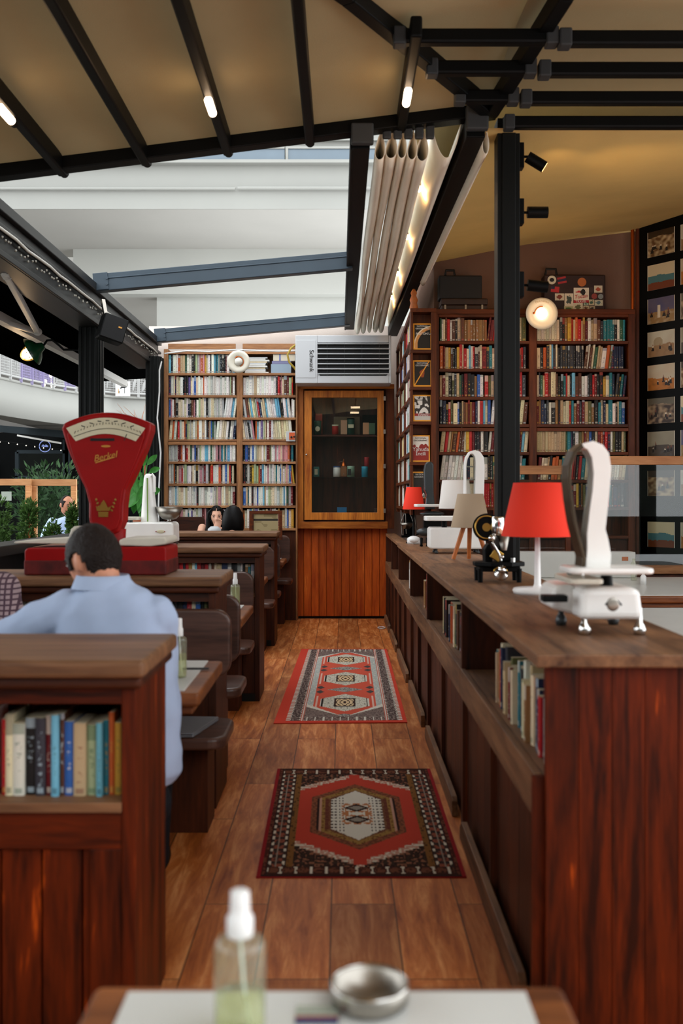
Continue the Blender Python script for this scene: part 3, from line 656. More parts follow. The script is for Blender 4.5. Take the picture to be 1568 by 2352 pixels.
MB().beam(a0, a1, .045, .05).ell(a1, (.04, .04, .035)).build('upper_arm', M['armgrey'], aw, bevel=.008); MB().beam(a1, a2, .04, .05).build('forearm', M['armgrey'], aw, bevel=.008)
MB().obox(a0+Vector((.05, .0, .03)), (.16, .14, .03)).build('bracket', M['armgrey'], aw, bevel=.006)
for k in range(4): MB().cyl(a0+(a1-a0)*(.02+.018*k)-Vector((0, 0, 0)), a0+(a1-a0)*(.03+.018*k), .036).build('ring', M['armgrey'], aw)
lp = P(66, 812, 8.9); gl = thing('yard_lamp', 'green enamel lamp with a caged lit bulb outside the ribbed post', 'lamp', lp)
td = (P(95, 800, 8.9)-P(62, 818, 8.9)).normalized(); m3 = Vector((0, 0, 1)).rotation_difference(td).to_matrix()
MB().lathe([(.13, -.0), (.125, .012), (.09, .05), (.05, .075), (.03, .12), (0, .125)], lp+td*.03, 26, 0, m3).build('shade', M['greenshade'], gl)
MB().ell(lp, (.05, .05, .065), 16, 12, 0, m3).build('bulb', M['bulb'], gl)
g = MB()
for k in range(4):
    a = PI*k/4; g.tube([lp+m3@Vector((.066*math.cos(a)*math.sin(s), .066*math.sin(a)*math.sin(s), -.085*math.cos(s)+.01)) for s in [-PI/2+PI*i/12 for i in range(13)]], .003, 5)
g.tube([lp+m3@Vector((.066*math.cos(a), .066*math.sin(a), 0)) for a in [2*PI*i/20 for i in range(20)]], .003, 5, closed=True)
g.build('cage', M['brass'], gl)
top = lp+td*.15
MB().tube([top, P(108, 782, 8.92), P(120, 781, 8.95), P(132, 790, 8.97), P(146, 803, 9.0), P(186, 803, 9.0)], .011, 8).build('gooseneck', M['black'], gl)
lamp('lamp_light', 'POINT', lp-td*.09, 3, WARM, gl, .05)
# speaker on the beam
spc = thing('loudspeaker', 'black loudspeaker hanging from the left beam', 'speaker', P(256, 760, 8.55))
c = P(257, 757, 8.45); m3 = rz(.45)@ry(.28)
MB().obox(c, (.21, .17, .21), m3).build('cabinet', M['black'], spc, bevel=.01)
MB().obox(c+m3@Vector((0, -.087, 0)), (.19, .008, .19), m3).build('grille', mat('speaker_grille', '#0a0a0b', .8), spc)
MB().obox(c+m3@Vector((.045, -.093, .02)), (.03, .004, .012), m3).build('badge', M['gold'], spc)
MB().beam(c+Vector((-.05, 0, .1)), c+Vector((-.09, .05, .26)), .03, .03).build('bracket', M['steel'], spc)
# rope lights and cable along the beam
t = thing('rope_light', 'clear rope light strung along the left beam', 'string lights', (-2.13, 7, 3.06)); pts = [(-2.125+.004*math.sin(i*1.7), 1.5+.25*i, 3.085+.005*math.sin(i*2.3)) for i in range(41)]
MB().tube(pts, .011, 7).build('tube', mat('clear_tube', '#b9b7ae', .3), t)
m = MB(); rr = random.Random(4)
for i in range(160): m.ell((-2.135+rr.uniform(-.01, .01), 1.5+i*.0625, 3.035+rr.uniform(-.02, .02)), .009, 6, 4)
tag(m.build('tiny_bulb', mat('tiny_bulb', '#8e8b80', .2), t), None, None, None, 'stuff')
t = MB().tube([P(371, 830, 11.1), P(366, 850, 11.1), P(366, 900, 11.1), P(361, 960, 11.1), P(369, 1040, 11.1), P(366, 1100, 11.1), P(364, 1160, 11.1), P(364, 1230, 11.1)], .009, 7).build('hanging_cable', M['cable'])
tag(t, 'white cable hanging down the post beside the left bookcase', 'cable')
t = MB().tube([P(378, 812, 11.28), P(430, 806, 11.28), P(480, 808, 11.28), P(540, 803, 11.28), P(600, 806, 11.28), P(640, 807, 11.28), P(680, 806, 11.28)], .008, 6).build('shelf_cable', M['cable'])
tag(t, 'white cable lying along the top of the left bookcase', 'cable')
t = MB().tube([P(682, 790, 11.25), P(668, 800, 11.2), P(660, 815, 11.2), P(664, 832, 11.2), P(676, 845, 11.22), P(684, 856, 11.25)], .012, 8).build('gas_hose', M['ycable'])
tag(t, 'yellow gas hose looping beside the white heater', 'hose')
# bare twigs by the far post
m = MB(); rr = random.Random(12); tw = thing('bare_twigs', 'thin bare twigs outside near the far post', 'branches', P(320, 960, 13))
for i in range(14):
    p = P(335, 985, 13)+Vector((rr.uniform(-.05, .05), rr.uniform(-.2, .2), rr.uniform(-.2, .1))); pts = [p]; dr = Vector((rr.uniform(-.9, -.2), rr.uniform(-.3, .3), rr.uniform(.3, 1))).normalized()
    for j in range(6): dr = (dr+Vector((rr.uniform(-.4, .4), 0, rr.uniform(-.4, .4)))).normalized(); p = p+dr*.07; pts.append(p)
    m.tube(pts, [.006-.0008*j for j in range(7)], 5)
m.build('twig', M['legwood'], tw); MB().tube([(X(335, 13), 13, -.04), (X(333, 13), 13.02, 1.2), P(335, 985, 13)], [.03, .02, .012], 8).build('trunk', M['legwood'], tw)
# ------------------------------------------------------------------ bookcases
ZS = [3.085, 2.84, 2.586, 2.33, 2.08, 1.825, 1.572, 1.32, 1.06]
def bookcase(name, label, x0, x1, y0, dep, posts, wk, zlo=0, lower=True):
    t = thing(name, label, 'bookcase', ((x0+x1)/2, y0+dep/2, zlo))
    wz, wx = M[wk+'_z'], M[wk+'_x']
    for a, c in posts: bx(a, c, y0, y0+dep, zlo, ZS[0]+.03).build('upright', wz, t, bevel=.004)
    bx(x0, x1, y0+dep-.015, y0+dep, zlo, ZS[0]).build('back_panel', wz, t)
    for (a, c), (a2, c2) in zip(posts, posts[1:]):
        for z in ZS:
            if z < zlo: continue
            m = bx(c, a2, y0-.004, y0+dep-.015, z-.028, z)
            if abs(z-2.08) < .01: m.box(c, a2, y0-.01, y0+.02, z-.066, z-.034)
            m.build('shelf', wx, t, bevel=.003)
        if lower: bx(c, a2, y0+.03, y0+.05, zlo, 1.03).build('lower_panel', M['walnut_z'], t)
    return t
DL = 11.42
lx = lambda p: X(p, DL)
lb = bookcase('wall_bookcase', 'tall wooden bookcase of eight shelves left of the cabinet', lx(376), lx(682), DL, .28, [(lx(376), lx(386)), (lx(543), lx(557)), (lx(679), lx(683))], 'case')
for a, c in ((386, 541), (557, 679)): bx(lx(a), lx(c), DL-.006, DL+.02, 3.115, 3.175).build('header_board', M['case_x'], lb, bevel=.003)
DR = 9.1; rx_ = lambda p: X(p, DR)
rb = bookcase('wall_bookcase', 'tall dark wooden bookcase behind the black post', .865, 2.68, DR, .27, [(.865, .89), (1.715, 1.785), (2.62, 2.68)], 'cased')
bx(.865, 2.68, DR-.012, DR+.27, 3.085, 3.13).build('top_board', M['cased_x'], rb, bevel=.005)
# narrow side case whose end shows the magazines; it hangs above the far end of the counter
sc_ = thing('side_bookcase', 'narrow dark bookcase with yellow magazines on its end, right of the cabinet', 'bookcase', (.75, 10.1, 1.25))
SX0, SX1, SY0, SY1 = .625, .86, 9.0, 11.35
bx(SX1-.015, SX1, SY0+.14, SY1, 1.25, 3.1).build('back_panel', M['cased_z'], sc_)
for y in (SY0+.13, 9.95, 10.65, SY1-.03): bx(SX0, SX1-.015, y, y+.03, 1.25, 3.1).build('upright', M['cased_z'], sc_, bevel=.003)
for z in ZS:
    if z > 1.2: bx(SX0-.006, SX1-.015, SY0+.16, SY1, z-.028, z).build('shelf', M['cased_y'], sc_, bevel=.003)
bx(SX0, SX1, SY0, SY1, 3.085, 3.12).build('top_board', M['cased_y'], sc_, bevel=.004)
for a, c in ((SX0, SX0+.02), (SX1-.05, SX1)): bx(a, c, SY0, SY0+.13, 1.25, 3.085).build('upright', M['cased_z'], sc_, bevel=.003)
MZ = [Z(p, SY0) for p in (803, 888, 968, 1061, 1145)]
for z in MZ: bx(SX0-.005, SX1-.05, SY0-.005, SY0+.13, z-.03, z).build('magazine_ledge', M['cased_x'], sc_, bevel=.003)
# ------------------------------------------------------------------ cabinet between the bookcases
DC = 11.5; cx = lambda p: X(p, DC)
cb = thing('display_cabinet', 'brown wooden display cabinet with a glass door under the white heater', 'cabinet', (.02, 11.6, 0))
m = MB()
nb = 12; x0, x1 = X(680, 11.6), X(889, 11.6)
for i in range(nb): m.box(x0+(x1-x0)*i/nb+.002, x0+(x1-x0)*(i+1)/nb-.002, 11.6, 11.63, .03, 1.06)
m.box(x0, x1, 11.628, 11.66, .03, 1.06); m.build('board_panel', M['cabdark_z'], cb, bevel=.003)
bx(x0, x1, 11.63, 11.65, 0, .035).build('plinth', M['dark'], cb)
X0, X1 = cx(680), cx(905); ztop = Z(883, DC); zbot = Z(1214, DC)
m = MB().box(X0, cx(697), DC-.02, DC+.03, zbot, ztop); m.build('side_stile', M['cab_z'], cb, bevel=.003)
MB().box(cx(886), X1, DC-.02, DC+.03, zbot, ztop).build('side_stile', M['cased_z'], cb, bevel=.003)  # darker wood than the left stile, standing in for shading
MB().box(cx(690), X1, DC-.03, DC+.03, ztop-.055, ztop).build('top_rail', M['cab_x'], cb, bevel=.003)
MB().box(cx(690), cx(890), DC-.03, DC+.03, zbot, Z(1198, DC)).build('bottom_rail', M['cab_x'], cb, bevel=.003)
m = MB().box(cx(697), cx(886), DC+.37, DC+.39, zbot, ztop); m.box(cx(695), cx(700), DC+.03, DC+.39, zbot, ztop); m.box(cx(884), cx(888), DC+.03, DC+.39, zbot, ztop); m.box(cx(697), cx(886), DC+.03, DC+.39, ztop-.03, ztop); m.box(cx(697), cx(886), DC+.03, DC+.39, zbot, zbot+.03)
m.build('carcass', M['walnut_z'], cb)
dr = MB(); a0, a1, b0, b1 = cx(699), cx(881), Z(1194, DC), Z(898, DC); i0, i1, j0, j1 = cx(716), cx(866), Z(1177, DC), Z(914, DC)
def mitre(m, q): m.add([(x, DC-.045, z) for x, z in q]+[(x, DC-.0, z) for x, z in q], [(0,1,2,3),(7,6,5,4),(0,4,5,1),(1,5,6,2),(2,6,7,3),(3,7,4,0)])
door = thing('d', None, None, (0, 0, 0)); bpy.data.objects.remove(door)
oq, iq = [(a0, b0), (a1, b0), (a1, b1), (a0, b1)], [(i0, j0), (i1, j0), (i1, j1), (i0, j1)]
dv = [(x, y, z) for y in (DC-.045, DC) for q in (oq, iq) for x, z in q]; df = []
for i in range(4): k = (i+1) % 4; df += [(i, k, 4+k, 4+i), (8+i, 12+i, 12+k, 8+k), (i, 8+i, 8+k, k), (4+i, 4+k, 12+k, 12+i)]
door = MB().add(dv, df).build('door', M['cab_z'], cb, bevel=.004)
bx(i0, i1, DC-.028, DC-.024, j0, j1).build('pane', M['glassd'], door)
m = MB().cyl((cx(704), DC-.045, Z(1045, DC)), (cx(704), DC-.075, Z(1045, DC)), .006, n=10).ell((cx(704), DC-.08, Z(1045, DC)), .013, 12, 8); m.build('knob', M['chrome'], door)
for py in (916, 992, 1071, 1173): bx(cx(880), cx(885), DC-.052, DC-.04, Z(py+5, DC), Z(py-5, DC)).build('hinge', M['steel'], door)
bx(cx(700), cx(884), DC+.05, DC+.36, Z(1002, DC)-.0, Z(998, DC)).build('shelf', M['walnut_x'], cb)
bx(cx(700), cx(884), DC+.05, DC+.36, Z(1097, DC), Z(1095.5, DC)).build('glass_shelf', M['glass'], cb)
# ------------------------------------------------------------------ heater
DH = 11.12; h = lambda p: X(p, DH)
ac = thing('wall_heater', 'white louvred heater above the cabinet', 'heater', (.02, 11.3, Z(880, DH)))
zz0, zz1 = Z(880, DH), Z(770, DH); gx0, gx1, gz0, gz1 = h(729), h(893), Z(863, DH), Z(787, DH)
m = MB().box(h(678), h(898), DH+.04, 11.46, zz0, zz1)
m.box(h(678), gx0, DH, DH+.05, zz0, zz1); m.box(gx1, h(898), DH, DH+.05, zz0, zz1); m.box(gx0, gx1, DH, DH+.05, zz0, gz0); m.box(gx0, gx1, DH, DH+.05, gz1, zz1)
m.build('casing', M['acw'], ac, bevel=.006)
bx(h(680), h(725), DH-.004, DH+.01, Z(868, DH), Z(781, DH)).build('side_cover', M['acw'], ac, bevel=.003)
bx(gx0, gx1, DH+.02, DH+.04, gz0, gz1).build('grille_back', M['dark'], ac)
for k in range(7):
    z = gz1-.005-(gz1-gz0-.0)*k/6.6
    MB().obox(((gx0+gx1)/2, DH+.008, z-.004), (gx1-gx0, .045, .006), rx(.35)).build('louvre', M['acw'], ac)
for k in range(4): x = gx0+(gx1-gx0)*(k+.55)/4.1; bx(x-.004, x+.004, DH+.012, DH+.02, gz0, gz1).build('grille_rod', M['cap'], ac)
m = MB()
for a in (0, 1): m.add([(gx0 if not a else gx1, DH-.002, gz0), (gx0+.03 if not a else gx1-.03, DH-.002, gz0), (gx0 if not a else gx1, DH-.002, gz0+.03)], [(0, 1, 2)])
m.build('corner_plate', M['acw'], ac)
text('Schwank', .07, (h(715), DH-.008, Z(829, DH)), FRONT@rz(-PI/2), M['ink'], ac)
# ------------------------------------------------------------------ counter on the right
ct = thing('book_counter', 'long dark wooden counter with open book shelves along the aisle', 'counter', (.76, 7, 0))
CX0, CX1, CY0, CY1, CT = .5, 1.0, 2.55, 11.55, 1.0
m = MB()
m.box(CX0, CX1, CY0, 6.2, CT-.034, CT); m.box(CX0, CX1, 6.202, 8.95, CT-.034, CT-.001)
m.box(CX0+.012, .62, 8.952, CY1, CT-.034, CT-.002)
m.build('worktop', M['topwood_y'], ct, bevel=.004)
m = MB(); n = 5
for i in range(n): m.box(CX0+.03+(CX1-.04-CX0-.03)*i/n, CX0+.03+(CX1-.04-CX0-.03)*(i+1)/n-.0012, CY0+.035, CY0+.06, 0, CT-.034)
m.build('end_panel', M['redwood_z'], ct, bevel=.0015)
bx(CX1-.05, CX1-.02, CY0+.06, 8.95, 0, CT-.034).build('back_panel', M['walnut_z'], ct)
LED, DIV = .672, [CY0+.075, 4.26, 5.98, 7.43, 8.94, 10.25, 11.5]
for k in range(len(DIV)-1):
    y0, y1 = DIV[k], DIV[k+1]; xr = CX1-.05 if y1 < 9 else .61
    bx(CX0+.012, xr, y1-.02, y1+.012, 0, CT-.034).build('divider', M['walnut_z'], ct, bevel=.002)
    bx(CX0+.012, min(xr, .80), y0, y1-.02, LED-.022, LED).build('shelf', M['topwood_y'], ct, bevel=.002)
    bx(CX0+.006, CX0+.028, y0-.0, y1-.004, LED-.115, LED+.004).build('face_rail', M['topwood_y'], ct, bevel=.003)
    m = MB(); nn = 9
    for i in range(nn): m.box(.532, .545, y0+(y1-y0)*i/nn, y0+(y1-y0)*(i+1)/nn-.003, 0, LED-.03)
    m.build('lower_panel', M['walnut_z'], ct)
    for ym in (y1-.036, (y0+y1)/2): bx(CX0+.012, .532, ym-.018, ym+.018, 0, LED-.1).build('batten', M['walnut_z'], ct)
    bx(min(xr, .80)-.012, min(xr, .80), y0, y1-.02, LED, CT-.034).build('shelf_back', M['walnut_y'], ct)
    m = MB(); ya, yb = y0+.12, y1-.16
    m.prism([(ya, 0), (yb, 0), (yb, .05), (yb-.05, .085), (ya+.02, .085), (ya, .07)], CX0-.014, CX0+.011, 'yz')
    m.build('kick_board', M['topwood_y'], ct, bevel=.003)
bx(CX0+.0, CX0+.03, CY0+.06, CY0+.075, .0, LED).build('end_stile', M['redwood_z'], ct)
# ------------------------------------------------------------------ booths on the left
XB = -2.12
def divider(d, dep, hp, xr, zs, wk, label, ov=.03, top=.045):
    t = thing('booth_divider', label, 'booth divider', ((XB+xr)/2, d+dep/2, 0), 'bookshelf dividers between the booths')
    m = bx(XB, xr+ov, d-ov*1.6, d+dep+ov, hp-top, hp); m.build('top_board', M['topwood_x'], t, bevel=.012, seg=3)
    bx(XB, xr+ov*.6, d-ov*.9, d+dep+ov*.5, hp-top-.03, hp-top).build('moulding', M['walnut_x'], t, bevel=.01)
    bx(xr-.035, xr, d, d+dep, 0, hp-top-.03).build('side_panel', M[wk+'_z'], t, bevel=.003)
    bx(XB, XB+.03, d, d+dep, 0, hp-top-.03).build('side_panel', M[wk+'_z'], t)
    bx(XB+.03, xr-.035, d+dep-.02, d+dep, 0, hp-top-.03).build('back_panel', M[wk+'_z'], t)
    bx(XB+.03, xr-.035, d+.0, d+.025, hp-top-.07, hp-top-.03).build('apron', M[wk+'_x'], t)
    bx(XB+.03, xr-.035, d-.006, d+dep-.02, zs-.025, zs).build('shelf', M['topwood_x'], t, bevel=.002)
    bx(XB+.03, xr-.035, d+.004, d+.026, zs-.12, zs-.025).build('front_rail', M[wk+'_x'], t, bevel=.003)
    m = MB(); n = 15; a, c = XB+.03, xr-.035
    for i in range(n): m.box(a+(c-a)*i/n+.003, a+(c-a)*(i+1)/n-.003, d+.018, d+.034, .0, zs-.12)
    m.box(a, c, d+.034, d+.045, 0, zs-.1)
    m.build('front_boards', M[wk+'_z'], t)
    bx(xr-.115, xr-.035, d+.004, d+.026, 0, zs-.12).build('front_stile', M[wk+'_z'], t, bevel=.002)
    bx(XB, xr-.03, d-.0, d+.018, 0, .0+.055).build('plinth', M['dark'], t)
    return t
DV = [(2.5, .43, 1.0, -.517, .637), (4.49, .42, 1.05, -.565, .778), (6.87, .42, 1.07, -.565, .745), (9.45, .42, 1.08, -.635, .80)]
labs = ['nearest booth divider, a low bookshelf with a worn brown top in front of the man', 'booth divider carrying the big red scale', 'booth divider carrying the white scale and tower', 'farthest booth divider, in front of the two women']
for (d, dep, hp, xr, zs), l, wk in zip(DV, labs, ('redwood', 'walnut', 'walnut', 'walnut')): divider(d, dep, hp, xr, zs, wk, l)
def rr_poly(x0, x1, z0, z1, r, n=6, corners=(1, 1, 1, 1)):
    q = []
    for cxx, czz, a0, on in ((x1-r, z0+r, -PI/2, corners[0]), (x1-r, z1-r, 0, corners[1]), (x0+r, z1-r, PI/2, corners[2]), (x0+r, z0+r, PI, corners[3])):
        if on: q += [(cxx+r*math.cos(a0+PI/2*i/n), czz+r*math.sin(a0+PI/2*i/n)) for i in range(n+1)]
        else: q.append((x1 if a0 in (-PI/2, 0) else x0, z0 if a0 in (-PI/2, PI) else z1))
    return q
def bench(d, face, xr, label, zb=(.6, .92), zs=.45, xs=None, seat=.40):
    # face -1: back against a divider at d, sitter looks at the camera ; +1: looks away
    t = thing('booth_bench', label, 'bench', ((XB+xr)/2, d, 0), 'dark wooden benches of the booths'); xs = xs or xr
    yb = (d-.05, d) if face < 0 else (d, d+.05)
    MB().prism(rr_poly(XB+.03, xr, zb[0], zb[1], .07), *yb).build('backrest', M['seat'], t, bevel=.012, seg=3)
    y0, y1 = (d-seat-.02, d-.02) if face < 0 else (d+.02, d+seat+.02)
    poly = rr_poly(XB+.03, xs, y0, y1, .07, corners=(1, 1, 1, 1)); MB().prism(poly, zs-.05, zs, 'xy').build('seat', M['seat'], t, bevel=.014, seg=3)
    bx(XB+.1, xs-.09, d-.07-.2 if face < 0 else d+.05, d-.05 if face < 0 else d+.27, 0.0, zs-.05).build('base', M['walnut_z'], t)
bench(4.44, -1, -.488, 'bench facing the man, with a laptop on its seat', (.61, .91), .43, -.47)
bench(6.83, -1, -.60, 'bench behind the spray bottle, backed by the third divider', (.61, .9), .44, -.588)
bench(9.40, -1, -.63, 'pinkish brown bench end in front of the farthest divider', (.63, .95), .455, -.615)
bench(11.36, -1, -.58, 'bench under the left bookcase, where the woman sits', (.66, .98), .5, -.55)
bench(2.96, 1, -.56, 'bench the man in the blue shirt sits on', (.58, .9), .45, -.62)
bench(4.95, 1, -.505, 'bench behind the red scale divider, with its dark rounded back', (.58, .92), .45, -.505)
bench(7.33, 1, -.62, 'bench behind the white scale divider', (.58, .92), .45, -.66)
bench(9.91, 1, -.61, 'bench of the woman seen from behind', (.58, .97), .45, -.62)
tag(MB().prism(rr_poly(XB+.05, X(470, 11.39), .95, 1.19, .04), 11.385, 11.41).build('bench_board', M['walnut_x'], bevel=.006), 'dark wooden board behind the woman, under the left bookcase', 'board')
def booth_table(y0, y1, xr, label, z=.75, xl=None, legs=True):
    xl = XB+.03 if xl is None else xl
    t = thing('booth_table', label, 'table', ((xl+xr)/2, (y0+y1)/2, 0))
    bx(xl, xr, y0, y1, z-.055, z-.006).build('rim', M['tablewood_x'], t, bevel=.012, seg=3)
    bx(xl+.03, xr-.025, y0+.025, y1-.025, z-.085, z-.055).build('under_rim', M['tablewood_x'], t, bevel=.006)
    bx(xl+.05, xr-.055, y0+.03, y1-.03, z-.008, z).build('table_top', M['marble'], t, bevel=.002)
    if legs:
        bx((xl+xr)/2-.06+.3, (xl+xr)/2+.06+.3, (y0+y1)/2-.06, (y0+y1)/2+.06, .03, z-.085).build('pedestal', M['walnut_z'], t); bx((xl+xr)/2+.05, (xl+xr)/2+.6, y0+.1, y1-.1, 0, .03).build('foot', M['walnut_x'], t)
    return t
booth_table(3.36, 4.03, -.48, 'white topped booth table in front of the man')
booth_table(5.42, 6.12, -.54, 'booth table with the half full spray bottle')
booth_table(7.86, 8.4, -.62, 'booth table between the third and fourth dividers')
booth_table(10.38, 10.94, -.60, 'booth table between the two women')
booth_table(.62, 1.345, .298, 'white topped table in the foreground with a bottle and ashtray', xl=-.332)
# tables and glass screens right of the counter
booth_table(4.55, 5.95, 3.2, 'white table behind the counter at the right edge', xl=1.22)
booth_table(6.66, 8.25, 3.4, 'white table behind the pole, below the white box', xl=1.22, z=.752)
pt_ = thing('low_partition', 'low wooden partition under the glass screens on the right', 'partition', (2.3, 8.5, 0))
bx(1.15, 3.3, 8.44, 8.56, .76, .83).build('cap_board', M['case_x'], pt_, bevel=.004); bx(1.15, 3.3, 8.47, 8.53, 0, .76).build('panel', M['walnut_z'], pt_)
def gscreen(x0, x1, zt, wk, label, y=8.5):
    t = thing('glass_screen', label, 'screen', ((x0+x1)/2, y, .83), 'glass screens on the low partition')
    bx(x0, x1, y-.03, y+.03, zt-.075, zt).build('top_rail', M[wk+'_x'], t, bevel=.004)
    for x in (x0, x1-.04): bx(x, x+.04, y-.02, y+.02, .83, zt-.075).build('post', M['cased_z'], t)
    bx(x0+.04, x1-.04, y-.003, y+.003, .83, zt-.075).build('pane', M['glass'], t)
gscreen(1.3, 1.95, 1.68, 'case', 'glass screen with a brown top rail behind the red lampshade')
gscreen(2.16, 3.3, 1.762, 'pine', 'glass screen with a pale wooden top rail at the right edge')
wb = thing('long_box', 'long white box with a small red label on the table behind the lamp', 'box', (1.9, 8.1, .752))
bx(X(1188, 8.12), X(1459, 8.12), 8.12, 8.3, .754, Z(1268, 8.12)).build('box_body', M['marble'], wb, bevel=.004)
bx(X(1428, 8.12), X(1442, 8.12), 8.116, 8.12, Z(1288, 8.12), Z(1279, 8.12)).build('label', mat('red_label', '#b06a45', .6), wb)
# ------------------------------------------------------------------ books
COL = {'white': '#e6e2d9', 'cream': '#ddceab', 'beige': '#c0a781', 'pale grey': '#bdbcb6', 'black': '#131214', 'dark grey': '#33343a', 'red': '#b3161b', 'dark red': '#651016', 'orange': '#c05a28',
       'brown': '#5b3420', 'tan': '#93683c', 'yellow': '#cfa23a', 'olive': '#5c5b35', 'green': '#2f5a3f', 'teal': '#1f7480', 'light blue': '#6fb2cf', 'blue': '#2a58a0', 'navy': '#1b2644', 'purple': '#6d5a94', 'pink': '#c98a90', 'pale green': '#a9b98c'}
def pick(pal, r): 
    n = r.random()*sum(w for _, w in pal)
    for c, w in pal:
        n -= w
        if n <= 0: return c
    return pal[-1][0]
LIGHT = [('white', 13), ('cream', 6), ('pale grey', 4), ('beige', 1.5), ('black', 3), ('light blue', 2.2), ('blue', 1.6), ('red', 1.2), ('orange', 1), ('purple', .8), ('teal', .8), ('brown', 1.2), ('pink', 1.5), ('navy', .8), ('green', .6), ('dark red', .7), ('pale green', .7), ('yellow', .5)]
DARKP = [('red', 3), ('dark red', 3.4), ('cream', 4), ('beige', 4), ('black', 6), ('white', 2.2), ('brown', 4.5), ('tan', 3), ('teal', 1.4), ('navy', 2), ('orange', 1.8), ('dark grey', 3), ('green', 1.2), ('olive', 1.8), ('light blue', .9), ('yellow', .7), ('blue', .8)]
REDP = [('red', 4), ('dark red', 3), ('cream', 3), ('black', 2), ('navy', 1.5), ('white', 2), ('tan', 2)]
BOOKS = []        # every book: origin, along, into, w, h, dp, lean, colour, row key, row phrase, index
NB = [0]
ORD = ['', 'first', 'second', 'third', 'fourth', 'fifth', 'sixth', 'seventh', 'eighth', 'ninth', 'tenth', 'eleventh', 'twelfth', 'thirteenth', 'fourteenth', 'fifteenth', 'sixteenth', 'seventeenth', 'eighteenth', 'nineteenth', 'twentieth']
for t_ in ('twenty', 'thirty', 'forty'):
    ORD += [t_+'-'+q for q in ORD[1:10]]+[{'twenty': 'thirtieth', 'thirty': 'fortieth', 'forty': 'fiftieth'}[t_]]
def book_row(org, along, into, length, pal, phrase, hr=(.17, .222), wr=(.014, .034), dep=.14, lean=0, side='left', seedv=0, group='books', gaps=0, hide=None, cols=None, widths=None, forced_stuff=False, jut=.015, details=False):
    r = random.Random(seedv); s = 0; i = 0; org, along, into = Vector(org), Vector(along), Vector(into); row = []
    ln = 0; left_in_run = 0; style = None
    while True:
        wd = widths[i] if widths and i < len(widths) else r.uniform(*wr)*(1.25 if r.random() < .12 else 1)
        if s+wd > length or (cols and i >= len(cols)): break
        if gaps and r.random() < gaps: s += r.uniform(.02, .06)
        if left_in_run <= 0:
            left_in_run = r.randint(4, 11); ln = lean if r.random() < .45 else 0
            ln *= r.uniform(.6, 1.1); style = (pick(pal, r), r.uniform(*hr)) if r.random() < .22 else None
        left_in_run -= 1
        c = cols[i] if cols else (style[0] if style and r.random() < .8 else pick(pal, r)); hh = style[1] if style else r.uniform(*hr)
        p = org+along*(s+(abs(ln)*hh*.0))+into*r.uniform(0, jut)
        row.append(dict(o=p, a=along, n=into, w=wd-.0007, h=hh, d=dep*r.uniform(.85, 1), lean=ln, c=c, ph=phrase, side=side, g=group, stuff=forced_stuff, det=details))
        s += wd+(.002 if ln else 0); i += 1
        if s > length: break
    # keep leaning books inside the bay
    k = 0
    for b in row:
        q = b['o']+along*(b['w']/2)
        b['hid'] = hide(q) if hide else False
    vis = [b for b in row if not b['hid']]
    for k, b in enumerate(vis if side == 'left' else vis[::-1]): b['i'] = k+1
    for b in row:
        b.setdefault('i', 0)
        q = b['o']; b['area'] = b['w']*b['h']*(F/q.y)**2*abs(q.normalized().dot(b['n'])) if q.y > 0 else 0
        BOOKS.append(b)
    return row
def book_geo(b, vs, fs, mi, cols, inks, uvs):
    NB[0] += 1; idn = NB[0]; r = random.Random(idn*31+5)
    a, n, up = b['a'], b['n'], Vector((0, 0, 1)); w, h, d = b['w'], b['h'], b['d']; o = b['o']; ln = b['lean']
    if ln > 0: o = o+a*0
    def pt(x, y, z): return o+a*(x+ln*z)+n*y+up*z
    prof = [(0, .0035), (w*.25, .0008), (w*.5, 0), (w*.75, .0008), (w, .0035), (w, d), (0, d)]
    k = len(vs); m = len(prof)
    for z in (0, h): vs += [pt(x, y, z) for x, y in prof]
    c = Vector(hexc(COL[b['c']])); c = c*r.uniform(.78, 1.1); c = [min(1, q*r.uniform(.94, 1.06)) for q in c]
    lum = .3*c[0]+.6*c[1]+.1*c[2]
    ink = hexc(r.choice(['#1b1a1c', '#1b1a1c', '#6d1216', '#20407a', '#2c5a3c'])) if lum > .22 else hexc(r.choice(['#ded8c6', '#ded8c6', '#caa24a', '#b9cdd6', '#c24a3a']))
    def face(idx, uv, mat_):
        fs.append([k+q for q in idx]); mi.append(mat_); cols.append(c); inks.append(ink); uvs.append(uv)
    for i in range(4):
        u0, u1 = idn+.04+.92*prof[i][0]/w, idn+.04+.92*prof[i+1][0]/w
        face([i, i+1, m+i+1, m+i], [(u0, 0), (u1, 0), (u1, 1), (u0, 1)], 0)
    face([4, 5, m+5, m+4], [(-1, 0)]*4, 0); face([5, 6, m+6, m+5], [(-1, 0)]*4, 1); face([6, 0, m, m+6], [(-1, 0)]*4, 0)
    face(list(range(m-1, -1, -1)), [(-1, 0)]*m, 1)
    face(list(range(m, 2*m)), [(-1, 0)]*m, 1)
